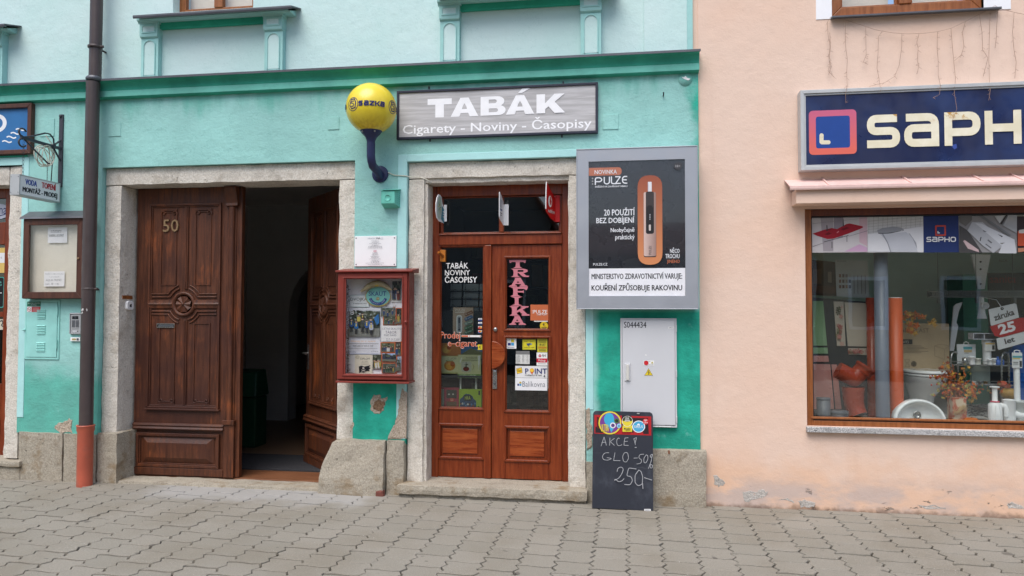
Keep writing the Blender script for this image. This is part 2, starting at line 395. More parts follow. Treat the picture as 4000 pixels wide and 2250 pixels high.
def paver_mat():
    t = NT('concrete_paver'); oi = t.n.new('ShaderNodeObjectInfo').outputs['Random']
    c = t.mix(oi, S(166, 160, 147, .74), S(175, 168, 155, .74))
    c = t.mix(t.math('MULTIPLY', t.ramp(t.noise(1.3, 6), .42, .68), .5), c, S(150, 140, 122, .74))
    c = t.mix(t.ramp(t.noise(110, 4, .7), .35, .66, 0, .35), c, S(110, 105, 98, .75))
    sp = t.ramp(t.noise(130, 2), .69, .71); c = t.mix(t.math('MULTIPLY', sp, t.ramp(t.noise(2.7, 3), .4, .65)), c, S(230, 228, 222, .8))
    st = t.ramp(t.noise(7.5, 2, .4, stretch=(1, 1.0, 1)), .725, .74); c = t.mix(t.math('MULTIPLY', st, .65), c, S(85, 80, 74))
    # pale cement wash in front of the middle pier
    X = t.xyz(); dx = t.math('ADD', X[0], t.math('MULTIPLY', t.math('SUBTRACT', t.noise(3, 4), .5), .9))
    m = t.math('MULTIPLY', t.math('MULTIPLY', t.ramp(dx, -4.7, -4.2), t.ramp(dx, -2.1, -2.5)), t.ramp(t.math('ADD', X[1], t.math('MULTIPLY', t.math('SUBTRACT', t.noise(4, 4), .5), .5)), -.62, -.3))
    c = t.mix(t.math('MULTIPLY', m, .55), c, S(186, 184, 182, .85))
    nb = t.bump(t.noise(120, 5, .7), .35, .004); nb = t.bump(t.noise(14, 3), .2, .008, nb)
    return t.done(c, .85, nb, spec=.25)
def joint_mat():
    t = NT('mossy_joint_sand'); c = t.mix(t.ramp(t.noise(3.2, 4), .55, .72), S(70, 62, 50, .45), S(88, 92, 36, .55))
    return t.done(c, .95, t.bump(t.noise(90, 4), .6, .01), spec=.1)

M = dict(
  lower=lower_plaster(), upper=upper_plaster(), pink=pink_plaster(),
  margin=plaster('pale_teal_margin', S(180, 228, 226, .92)), relief=plaster('teal_relief', S(166, 214, 210, .92)),
  cornice=plaster('teal_cornice', S(70, 172, 148, .92), .16), band=plaster('teal_cornice_band', S(120, 200, 184, .92), .14), fresh=plaster('teal_band', S(62, 178, 150, .92), .14),
  granite=granite('granite_surround', S(202, 194, 181, .96), S(228, 222, 211, .96), .22), plinth=granite('granite_plinth', S(160, 151, 136, .88), S(190, 181, 164, .88), .7, 9),
  grey_granite=granite('speckled_sill_granite', S(120, 120, 120), S(214, 212, 210), 0, 40),
  bare=granite('bare_mortar', S(165, 148, 128, .85), S(214, 200, 182, .85), .3, 3), rubble=granite('brown_rubble', S(120, 92, 70, .8), S(170, 140, 112, .8), .4, 5),
  door=wood('old_carved_door_wood', S(66, 36, 23), S(96, 53, 31), S(146, 78, 38), .7, .45, weathered=True, dark=S(58, 30, 24)),
  shopwood=wood('varnished_door_wood', S(104, 38, 10), S(134, 58, 20), S(166, 86, 36), .3, .34, coat=.1),
  panelwood=wood('varnished_panel_wood', S(120, 46, 16), S(158, 76, 32), S(176, 96, 46), .4, .3, stretch=(1.2, 12, 12), coat=.1),
  winwood=wood('stained_window_wood', S(126, 72, 34), S(150, 92, 50), None, rough=.4), darkwin=wood('dark_window_head', S(84, 40, 24), S(104, 54, 32), None),
  casewood=wood('dark_case_wood', S(72, 42, 32), S(92, 56, 42), None, rough=.45), floorwood=wood('threshold_board', S(106, 68, 46), S(132, 88, 60), None, stretch=(1, 14, 14)),
  red=paint('oxide_red_paint', S(126, 50, 40), .45, .08, 5, .15, 60), pipe=paint('brown_pipe_coating', S(74, 64, 63), .38, .08, 3, .05, dirt=.12), clay=paint('clay_pipe', S(186, 94, 72), .42, .1, 4, dirt=.25),
  navy=paint('navy_lamp_metal', S(40, 47, 84), .4, .1, 8, .1, dirt=.1), yellow=None, iron=paint('black_wrought_iron', S(58, 60, 68), .5, .12, 20, .3, 90),
  alu=paint('aluminium_frame', S(164, 167, 173), .38, .03, 3, metal=.35), alu_old=paint('old_aluminium', S(186, 188, 188), .45, .05, 6, metal=.3),
  zinc=paint('zinc_flashing', S(92, 94, 100), .45, .12, 3, metal=.3, dirt=.15), steel=paint('brushed_steel', S(160, 160, 158), .3, .05, 20, metal=.9),
  greybox=paint('light_grey_cabinet', S(200, 201, 204), .5, .02, 3, .04), white=paint('white_plastic', S(236, 236, 236), .4, .02), offwhite=paint('offwhite_panel', S(236, 236, 238), .45, .02),
  black=paint('black_sheet', S(34, 35, 38), .45, .05), chalk=None, rubber=paint('dark_rubber', S(40, 40, 44), .7, .1),
  cloth=plaster('cream_cloth', S(220, 214, 198, .95), .05, .3), teal_metal=paint('teal_painted_metal', S(148, 208, 200), .5, .08, 5, .2, 50), green_box=paint('dusty_green_metal', S(104, 190, 172), .55, .15, 9, .2, 50, dirt=.2),
  brass=paint('dull_brass', S(150, 124, 92), .5, .12, 15, metal=.4), glass=thin_glass('window_glass', (1, 1, 1), .045), dark_glass=thin_glass('tinted_door_glass', (.8, .83, .82), .07),
  hall=plaster('grey_hall_plaster', S(206, 204, 200), .05, .1), hall_vault=plaster('hall_vault_limewash', S(236, 235, 232), .04, .1), hall_floor=wood('hall_floor', S(104, 80, 62), S(124, 98, 76), None), mat=paint('coir_mat', S(50, 50, 54), .95, .15, 40, .6, 200),
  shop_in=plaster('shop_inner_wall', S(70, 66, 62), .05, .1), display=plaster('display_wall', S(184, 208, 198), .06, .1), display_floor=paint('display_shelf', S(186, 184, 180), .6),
  lav=paint('blue_grey_pipe', S(112, 118, 130), .38, .04, 4), orange=paint('orange_pvc', S(190, 84, 44), .35, .05, 4), orange_dk=paint('brick_pvc', S(150, 58, 36), .28, .06, 4), greypipe=paint('grey_pp_pipe', S(98, 102, 108), .4, .04),
  ceramic=paint('white_ceramic', S(242, 243, 242), .12, .01, 3, coat=.5), card=paint('brown_cardboard', S(190, 166, 132), .8, .04, 8), slate=paint('charcoal_board', S(52, 54, 58), .6, .05),
  paver=paver_mat(), joint=joint_mat(), cable=paint('cream_cable', S(204, 200, 184), .5), wire=paint('thin_brown_wire', S(158, 124, 104), .6), pinkmetal=paint('pink_painted_flashing', S(224, 190, 182), .5, .06, 6, dirt=.15),
  leafY=paint('yellow_leaf', S(206, 160, 74), .7, .2, 30), leafO=paint('orange_leaf', S(196, 104, 48), .7, .2, 30), leafR=paint('rust_leaf', S(148, 76, 52), .7, .2, 30), leafG=paint('olive_leaf', S(160, 156, 92), .7, .2, 30), berry=paint('red_berry', S(180, 60, 40), .35),
  pumpkin=paint('pumpkin_skin', S(206, 110, 44), .45, .1, 10), stalk=paint('dry_stalk', S(110, 92, 62), .8), blue=paint('blue_tank', S(36, 92, 176), .35, .05),
)
def globe_mat():
    t = NT('yellow_globe'); z = t.xyz()[2]; st = t.noise(6, 4, stretch=(6, 6, .5))
    c = t.mix(t.ramp(t.noise(3, 4), .3, .7), S(226, 200, 44), S(238, 214, 66))
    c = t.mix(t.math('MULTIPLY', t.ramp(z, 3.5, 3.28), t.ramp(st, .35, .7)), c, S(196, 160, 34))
    return t.done(c, .3, None, spec=.5, coat=.2)
def chalk_mat():
    t = NT('wiped_blackboard'); c = t.mix(t.ramp(t.noise(5, 6, .65, stretch=(1, 1, .6)), .48, .8, 0, .55), S(43, 46, 55), S(90, 94, 104))
    c = t.mix(t.ramp(t.noise(9, 5, .7, stretch=(.35, 1, 2.2)), .62, .8, 0, .3), c, S(130, 132, 138)); return t.done(c, .6, None, spec=.3)
def grain_panel():
    t = NT('grey_woodgrain_panel'); g = t.noise(2.2, 6, .6, stretch=(1, 1, 16)); c = t.mix(t.ramp(g, .36, .64), S(170, 168, 168), S(194, 192, 193))
    c = t.mix(t.ramp(t.noise(5, 6, .65, stretch=(.6, 1, 22)), .55, .66, 0, .4), c, S(150, 148, 148)); return t.done(c, .45, None, spec=.35)
M['yellow'] = globe_mat(); M['chalk'] = chalk_mat(); M['grain'] = grain_panel()
# ------------------------------------------------------------------ ground and paving
gb = MB(); gb.add([(-150,-150,-.03),(150,-150,-.03),(150,150,-.03),(-150,150,-.03)], [(0,1,2,3)], M['joint'])
gb.build('ground', kind='structure')
pb = MB(); pb.add([(-14,-15,-.024),(12,-15,-.024),(12,.34,-.024),(-14,.34,-.024)], [(0,1,2,3)], M['joint'])
pavement = pb.build('pavement', kind='structure')
PW = .2415; PX0, _ = G(2566.7, 1996.6); PY0 = G(2620, 2012.3)[1]
TOOTH = .0155; GAP = .0062
def stone_outline():
    h = PW/2; pts = []
    def side(x, sgn):                                   # two teeth to a side
        return [(x-TOOTH, -h), (x+TOOTH, -h+PW*.25), (x-TOOTH, 0), (x+TOOTH, PW*.25), (x-TOOTH, h)]
    right = side(h, 1); left = side(-h, 1)
    def wave(y, xa, xb):                                # the flat S of the cross joint
        return [(xa+(xb-xa)*t, y+d) for t, d in ((.28, .011), (.5, .002), (.76, -.008))]
    pts = [left[0]]+wave(-h, left[0][0], right[0][0])+right+wave(h, left[4][0], right[4][0])[::-1]+left[::-1][:-1]
    return pts
def inset(pts, d):
    out = []; n = len(pts)
    for i in range(n):
        a, p, b = Vector(pts[i-1]), Vector(pts[i]), Vector(pts[(i+1) % n])
        n1 = Vector((-(p-a).y, (p-a).x)).normalized(); n2 = Vector((-(b-p).y, (b-p).x)).normalized()
        t = (n1+n2).normalized(); out.append(tuple(p+t*d/max(.75, t.dot(n1))))
    return out
def stone_geo(mb, x, y, z, jitter):
    o = inset([(a+rnd.uniform(-jitter, jitter), b+rnd.uniform(-jitter, jitter)) for a, b in stone_outline()], GAP*.5); o = [(a*(1-.002/PW*2), b*(1-.0078/PW*2)) for a, b in o]; i = inset(o, .0028); n = len(o)
    c = rnd.uniform(-.001, .001), rnd.uniform(-.001, .001)
    def zz(p): return z+p[0]*tx+p[1]*ty
    tx, ty = rnd.gauss(0, .005), rnd.gauss(0, .005)
    mb.add([(a+x, b+y, -.028) for a, b in o]+[(a+x, b+y, zz((a, b))-.003) for a, b in o]+[(a+x, b+y, zz((a, b))) for a, b in i],
           [(k, (k+1) % n, (k+1) % n+n, k+n) for k in range(n)]+[(k+n, (k+1) % n+n, (k+1) % n+2*n, k+2*n) for k in range(n)]+[list(range(2*n, 3*n))], M['paver'])
cells = []
for c in range(-46, 40):
    for r in range(-60, 3):
        x = PX0+(c+.5)*PW; y = PY0+(r+.5)*PW+(PW/2 if c % 2 else 0)
        if y > .34 or y < -13 or x < -11 or x > 9: continue
        u, v = project(x, y, 0)
        cells.append((-(u > -40 and u < 4040 and v < 2290 and v > 0), (y+CAMD)**2+x*x, x, y))
cells.sort()
stone_meshes = []
for k in range(8):
    mb = MB(); stone_geo(mb, 0, 0, 0, .0012); stone_meshes.append(mb.mesh('paving_stone'))
rest = MB()
for k, (vis, d, x, y) in enumerate(cells):
    z = rnd.gauss(0, .0018)
    if k < 300 and vis:
        o = bpy.data.objects.new('paving_stone', rnd.choice(stone_meshes)); COL.objects.link(o)
        o.location = (x+rnd.gauss(0, .0012), y+rnd.gauss(0, .0012), z); o.rotation_euler = (0, 0, rnd.gauss(0, .005)+(pi if rnd.random() < .0 else 0)); hang(o, pavement)
    else: stone_geo(rest, x, y, z, .0012)
rest.build('paving_stone', pavement, kind='stuff')
# ------------------------------------------------------------------ the teal house
teal = thing('teal_house', 'pale teal plaster town house with granite door surrounds and moulded cornice', 'building', (-2.7, .3, 0))
XB = WX(2731, 900); XT = WX(2705, 100)
zc = WZ(1400, 346)                                         # underside of the cornice on the wall
zl = WZ(900, 640); zs = WZ(1900, 619); zf = WZ(60, 646)     # tops of the three openings
XF1 = WX(79, 1275, .015); XL0, XL1 = WX(400, 680), WX(1387, 660); XS0, XS1 = WX(1587, 900), WX(2290, 1400)
DW = .30
b = MB()
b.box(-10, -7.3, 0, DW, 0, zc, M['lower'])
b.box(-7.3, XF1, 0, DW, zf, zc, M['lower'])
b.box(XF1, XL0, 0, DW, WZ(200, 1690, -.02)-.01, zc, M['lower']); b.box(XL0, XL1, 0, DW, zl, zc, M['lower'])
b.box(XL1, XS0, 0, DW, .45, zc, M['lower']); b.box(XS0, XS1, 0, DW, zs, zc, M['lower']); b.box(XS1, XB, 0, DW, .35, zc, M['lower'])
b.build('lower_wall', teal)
# margins round the shop door and the far shop
b = MB(); mY = -.006
lx = WX(1552, 1100); tz = WZ(1900, 594); rx = WX(2318, 1400)
b.box(lx, XS0+.004, mY, .06, WZ(1560, 1715), tz, M['margin']); b.box(XS0+.004, XS1-.004, mY, .06, zs-.008, tz, M['margin']); b.box(XS1-.004, rx, mY, .06, WZ(2300, 1600), tz, M['margin'])
b.build('plaster_margin', teal, .004)
b = MB(); fx1 = WX(100, 1275)
b.box(XF1+.0, fx1, mY, .05, .62, zf+.08, M['margin']); b.box(-7.3, XF1, mY, .05, zf-.0, zf+.08, M['margin'])
b.box(-7.3, fx1-.02, mY-.008, .04, zf+.085, zf+.10, M['fresh']); b.build('plaster_margin', teal, .004)
# cornice
cp = -.135; zt = WZ(1400, 258, cp); zfb, zft, zcb = WZ(1400, 336, -.05), WZ(1400, 309, -.052), WZ(1400, 268, -.12)
b = MB(); prof = [(.1, zc), (-.004, zc), (-.018, zc+.004), (-.05, zfb), (-.053, zft-.001)]
prof += [(-.056-.064*(1-cos(a)), zft+.004+(zcb-zft-.004)*sin(a)) for a in (pi/2*k/8 for k in range(0, 9))]
prof += [(-.124, zcb+.002), (-.124, zt-.003), (.1, zt-.003)]
b.sweepx(prof, -10, XB+.004, M['cornice']); b.build('cornice', teal)
b = MB(); b.sweepx([(-.03, zfb+.006), (-.056, zfb+.006), (-.059, zft-.002), (-.03, zft-.002)], -10, XB+.005, M['band']); b.build('cornice_band', teal)
b = MB(); b.sweepx([(cp, zt-.019), (cp+.005, zt-.019), (cp+.005, zt-.002), (.02, zt+.012), (.02, zt+.016), (cp, zt+.002)], -10, XB+.012, M['zinc']); b.build('cornice_flashing', teal)
# upper wall with the windows let in
zu = zt+.014; ZT = 7.4
ws = WZ(828, 36)                                           # window sill height
wins = [(WX(671, 20), WX(985, 15)), (WX(1843, 0), WX(2143, 0))]; w0 = wins[0][1]-wins[0][0]; step = wins[1][0]-wins[0][0]
wins.insert(0, (wins[0][0]-step, wins[0][1]-step))
b = MB(); xs = [-11]+[v for w in wins for v in w]+[XT]
for k in range(0, len(xs)-1):
    if k % 2 == 0: b.box(xs[k], xs[k+1], .02, .4, zu-.04, ZT, M['upper'])
    else: b.box(xs[k], xs[k+1], .02, .4, zu-.04, ws, M['upper']); b.box(xs[k], xs[k+1], .02, .4, ws+1.9, ZT, M['upper'])
b.build('upper_wall', teal)
b = MB(); b.box(WX(2515, 100), WX(2684, 100), -.002, .02, zu-.02, ZT, M['upper']); b.build('corner_strip', teal, .004)
b = MB(); b.box(WX(2684, 100), XT+.002, -.0005, .39, zu-.02, ZT, M['relief']); b.build('corner_edge', teal)
for k, (xa, xb) in enumerate(wins):
    b = MB(); b.frame(xa, xb, ws, ws+1.9, .07, .13, .19, M['winwood']); xm = (xa+xb)/2; b.box(xm-.045, xm+.045, .12, .18, ws+.07, ws+1.83, M['winwood'])
    w = b.build('window', teal, .004); b = MB(); b.box(xa+.07, xm-.045, .15, .156, ws+.07, ws+1.83, M['glass']); b.box(xm+.045, xb-.07, .15, .156, ws+.07, ws+1.83, M['glass']); b.build('pane', w)
    b = MB(); b.box(xa+.05, xb-.05, .24, .25, ws, ws+1.8, M['cloth']); b.build('curtain', w)
# window aprons: sill, frieze, band and two little pilasters each
zsl = WZ(828, 42, -.19); zfr = WZ(828, 66, -.1); zcap = WZ(828, 78, -.08); zb1 = WZ(900, 68, .0); zb0 = WZ(900, 101, .0)
pz = lambda y: WZ(585, y, -.05)
wA, wB = WX(519, 30, -.2), WX(1137, 20, -.2)
pl = (WX(545, 150, -.05), WX(626, 150, -.05)); pr = (WX(1028, 150, -.05), WX(1110, 150, -.05)); pw = .185
for k in range(3):
    dx = step*(k-1)
    b = MB(); b.sweepx([(-.20, zsl-.015), (-.195, zsl-.03), (-.19, zsl-.03), (-.19, zsl-.012), (.05, zsl+.06), (.05, zsl+.068), (-.20, zsl)], wA+dx, wB+dx, M['zinc']); b.build('sill_flashing', teal)
    b = MB(); b.sweepx([(.05, zfr), (-.10, zfr), (-.115, zfr+.02), (-.135, zfr+.035), (-.165, zsl-.03), (-.165, zsl-.014), (.05, zsl+.05)], wA+.05+dx, wB-.05+dx, M['relief'])
    b.box(pl[1]+dx-.02, pr[0]+dx+.02, -.035, .04, zb0, zfr, M['fresh']); b.box(pl[1]+dx-.02, pr[0]+dx+.02, .012, .04, zu-.02, zb0, M['upper']); b.build('window_sill', teal)
    for xa in ((pl[0]+pl[1])/2-pw/2, (pr[0]+pr[1])/2-pw/2):
        xa += dx; xb = xa+pw; b = MB()
        b.box(xa, xb, -.05, .04, zu-.02, pz(150), M['relief']); b.box(xa-.004, xb+.004, -.075, .04, pz(141), pz(96), M['relief'])
        b.sweepx([(.04, pz(150)), (-.055, pz(150)), (-.072, pz(146)), (-.0752, pz(141)), (.04, pz(141))], xa-.001, xb+.001, M['relief'])
        b.sweepx([(.04, pz(96)), (-.078, pz(96)), (-.085, pz(90)), (-.105, pz(86)), (-.11, pz(76)), (.04, pz(76))], xa-.016, xb+.016, M['relief'])
        b.frame(xa+.018, xb-.018, pz(133), pz(102), .012, -.081, -.07, M['relief'])
        b.box(xa+.03, xb-.03, -.0765, -.07, pz(133)+.012, pz(102)-.012, M['upper'])
        r = pw/2-.035; xm = (xa+xb)/2; za = pz(160)-r
        arch = [(xm+r*cos(a), za+r*sin(a)) for a in (pi*q/12 for q in range(13))]
        bot = zu+.03
        b.prism([(xm-r, bot), (xm+r, bot)]+arch, -.0525, -.04, M['upper'])
        P = [(xm+r, bot)]+arch+[(xm-r, bot)]; Q = [(xm+(x-xm)*1.12, max(bot-.008, z+(.012 if z > za else 0))) for x, z in P]
        for i in range(len(P)-1): b.prism([P[i], P[i+1], Q[i+1], Q[i]], -.061, -.048, M['relief'])
        b.build('pilaster', teal)
# granite: the big doorway
gY = .045
zli = WZ(900, 712, gY); xli = WX(474, 760, gY); xri = WX(1324, 760, gY)
def stone(name, x0, x1, y0, y1, z0, z1, m='granite', shape=None, step=.07, amp=.004):
    return MB().block(x0, x1, y0, y1, z0, z1, M[m], step, amp, x0*3.1+z0, shape).build(name, teal)
stone('door_lintel', XL0+.003, XL1-.003, gY, .42, zli, zl-.002)
stone('door_jamb', XL0+.003, xli, gY, .42, WZ(420, 1690, gY), zli-.003); stone('door_jamb', xri, XL1-.003, gY, .42, WZ(1350, 1722, -.05), zli-.003)
stone('plinth_stone', WX(377, 1800, -.03), WX(455, 1800, -.03), -.03, .40, -.05, WZ(420, 1690, -.03)-.003, 'plinth', lambda p: (p.x+(.03 if p.x > -4.95 else 0), p.y, p.z), .06, .008)
zp = WZ(200, 1690, -.02)
stone('plinth_stone', WX(70, 1800, -.02), WX(242, 1800, -.02), -.02, .2, -.05, zp, 'plinth'); stone('plinth_stone', WX(245, 1800, -.018), WX(374, 1800, -.02), -.017, .2, -.05, zp-.006, 'plinth')
# the guard stone between the doors, flared towards the big doorway
zg = WZ(1450, 1720, -.05); xg0, xg1 = WX(1297, 1740, -.05), WX(1503, 1800, -.05); flare = xg0-WX(1249, 1870, -.05)
def gs(p):
    k = max(0, min(1, (zg-p.z)/.38)); f = flare*sin(k*pi/2)**1.3 if p.x < (xg0+xg1)/2 else 0
    return (p.x-f*(xg1-p.x)/(xg1-xg0), p.y-.05*k*(1 if p.y < .1 else 0), p.z-(.02*max(0, .12-(p.x-xg0))/.12 if p.z > zg-.02 else 0))
stone('guard_stone', xg0, xg1, -.05, .34, -.05, zg, 'plinth', gs, .05, .009)
stone('plinth_stone', xg1+.004, WX(1577, 1800, -.04), -.035, .2, -.05, zg+.002, 'plinth', None, .05, .008)
MB().block(WX(1465, 1910, -.075), WX(1502, 1910, -.075), -.102, -.05, -.02, .055, paint('red_brick_crumb', S(120, 72, 62), .95, .2, 20, .6, 60), .02, .01).build('brick', teal)
stone('plinth_stone', XS1-.004, WX(2400, 1800, -.02), -.012, .2, -.05, .36, 'plinth'); stone('plinth_stone', WX(2403, 1800, -.06), WX(2761, 1800, -.06), -.06, .2, -.05, WZ(2600, 1757, -.06), 'plinth', None, .06, .007)
stone('threshold', xli+.004, WX(1262, 1880, .05), -.015, .255, -.05, .026, 'plinth', None, .05, .005)
MB().box(xli-.02, xri+.02, .262, .66, -.05, .030, M['floorwood']).build('threshold_board', teal, .004)
# granite: the shop doorway
sY = .04; szi = WZ(1930, 690, sY); sxl = WX(1655, 1100, sY); sxr = WX(2222, 1100, sY); DY = .25
def chamf(p): return tuple(p)
stone('door_lintel', XS0+.008, XS1-.008, sY, .3, szi, zs-.011)
stone('door_jamb', XS0+.008, sxl, sY, .3, .0, szi-.003); stone('door_jamb', sxr, XS1-.008, sY, .3, .0, szi-.003)
stone('door_rebate', sxl-.01, sxr+.01, .07, .3, szi-.045, szi+.01); stone('door_rebate', sxl-.01, sxl+.03, .07, .3, .05, szi-.047); stone('door_rebate', sxr-.012, sxr+.012, .07, .3, .05, szi-.047)
zst = WZ(1930, 1872, DY)
stone('door_step', WX(1548, 1900, -.12), WX(2296, 1900, -.12), -.12, .32, zst-.085, zst, 'plinth', None, .05, .006); stone('door_step', WX(1556, 1900, -.1), WX(2290, 1900, -.1), -.085, .3, -.05, zst-.083, 'plinth', None, .06, .006)
stone('door_jamb', WX(24, 1275, .015), XF1-.002, .015, .34, .2, zf-.003); stone('door_lintel', -7.3, WX(24, 1275, .015)-.003, .015, .34, zf-.2, zf-.003)
stone('door_step', -7.3, WX(78, 1800, -.05), -.06, .3, .13, .19, 'plinth'); stone('plinth_stone', -7.3, WX(74, 1800, -.04), -.03, .2, -.05, .128, 'plinth')
# bare patches where the plaster has come away
def patch(name, pts, Y, m, th=.006, rim=True):
    rr = random.Random(len(pts)+int(pts[0][0])); P = []
    for i in range(len(pts)):
        a, c = pts[i], pts[(i+1) % len(pts)]
        for t in (0, .33, .66): P.append((a[0]+(c[0]-a[0])*t+rr.uniform(-4, 4), a[1]+(c[1]-a[1])*t+rr.uniform(-4, 4)))
    b = MB(); w = [W(x, y, Y) for x, y in P]; cx = sum(p[0] for p in w)/len(w); cz = sum(p[1] for p in w)/len(w)
    vs = [(x, Y+.002, z) for x, z in w]+[(cx+(x-cx)*.92, Y-th, cz+(z-cz)*.92) for x, z in w]+[(cx+(x-cx)*.45, Y-th*.7+rr.uniform(-.002, .002), cz+(z-cz)*.45) for x, z in w]; n = len(w)
    b.add(vs, [(i, (i+1) % n, (i+1) % n+n, i+n) for i in range(n)]+[(i+n, (i+1) % n+n, (i+1) % n+2*n, i+2*n) for i in range(n)]+[list(range(2*n, 3*n))], M[m], False)
    return b.build(name, teal)
patch('bare_patch', [(1446,1580),(1458,1542),(1485,1540),(1488,1556),(1512,1552),(1508,1580),(1500,1604),(1484,1619),(1464,1615),(1448,1608)], 0, 'bare')
patch('bare_patch', [(1460,1572),(1478,1562),(1502,1568),(1500,1594),(1482,1606),(1456,1600)], -.006, 'rubble')
patch('bare_patch', [(1574,1515),(1588,1530),(1588,1716),(1512,1716),(1530,1690),(1545,1650),(1556,1600),(1562,1560)], -.005, 'bare', .008)
patch('bare_patch', [(212,1676),(222,1656),(252,1650),(268,1636),(282,1640),(284,1692),(240,1690)], 0, 'bare')
patch('bare_patch', [(2292,1600),(2300,1590),(2306,1650),(2318,1690),(2310,1745),(2294,1760),(2290,1680)], -.004, 'bare', .006)
patch('bare_patch', [(1370,1660),(1384,1650),(1380,1672),(1368,1690)], 0, 'bare', .003)
# little painted cover plates and the cap of an old fitting
for l, t, r, q in ((157,465,213,533),(425,481,473,533),(1281,457,1325,507),(2354,447,2416,506)):
    x0, x1, z0, z1 = rect(l, t, r, q); MB().box(x0, x1, -.007, .01, z0, z1, M['lower']).build('cover_plate', teal, .003)
x, z = W(2677, 309); MB().lathe((x, 0, z), [(.062, 0), (.06, .008), (.0, .012)], M['lower'], 24, Matrix.Rotation(pi/2, 3, 'X')).build('round_cap', teal)
b = MB(); p = Print(-.013); p.poly([(2662,300),(2672,302),(2678,296),(2684,304),(2698,308),(2688,314),(2676,310),(2668,306)], M['white']); p.build('torn_paper', teal)
x, z = W(2591, 375); MB().tube([(x, .01, z), (x, -.05, z), (x, -.055, z+.02)], .006, M['iron'], 6).build('hook', teal)
x, z = W(2613, 1763, -.06); MB().box(x-.006, x+.006, -.075, -.05, z-.02, z+.008, paint('rusty_iron', S(120, 70, 44), .8, .2, 30)).build('iron_stub', teal)
# interiors behind the doors
def room(name, x0, x1, y0, y1, z0, z1, wm, fm, cm):
    b = MB(); b.box(x0-.1, x0, y0, y1, z0, z1, wm); b.box(x1, x1+.1, y0, y1, z0, z1, wm); b.box(x0-.1, x1+.1, y1, y1+.1, z0, z1, wm)
    b.build(name+'_wall', teal); MB().box(x0-.1, x1+.1, y0-.02, y1+.1, z0-.1, z0, fm).build(name+'_floor', teal); MB().box(x0-.1, x1+.1, y0, y1+.1, z1, z1+.1, cm).build(name+'_ceiling', teal)
hz = .024
room('hallway', -5.9, -2.5, .44, 7.5, hz, 3.35, M['hall'], M['hall_floor'], M['hall_vault'])
b = MB()                                                     # cross wall with an arch, a few metres in
ax0, ax1, R = -5.2, -3.0, 1.0; zsp = 1.7
arc = [((ax0+ax1)/2+1.1*cos(pi*k/16), zsp+.95*sin(pi*k/16)) for k in range(17)]
for k in range(16): b.prism([arc[k], (arc[k][0], 3.35), (arc[k+1][0], 3.35), arc[k+1]], 4.2, 4.5, M['hall'])
b.box(-5.9, ax0, 4.2, 4.5, hz, 3.35, M['hall']); b.box(ax1, -2.5, 4.2, 4.5, hz, 3.35, M['hall']); b.build('hallway_arch', teal)
x0, x1 = WX(930, 1810, 1.1), -2.6; MB().box(-5.2, -2.7, .69, 1.5, hz+.002, hz+.014, M['mat']).build('door_mat', teal)
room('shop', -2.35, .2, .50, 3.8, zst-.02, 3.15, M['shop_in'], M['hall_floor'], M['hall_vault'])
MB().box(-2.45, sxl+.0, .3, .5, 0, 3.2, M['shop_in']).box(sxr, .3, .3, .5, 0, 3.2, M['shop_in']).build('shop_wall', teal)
room('far_shop', -9, -5.95, .5, 3, .19, 3.0, M['shop_in'], M['hall_floor'], M['hall_vault'])
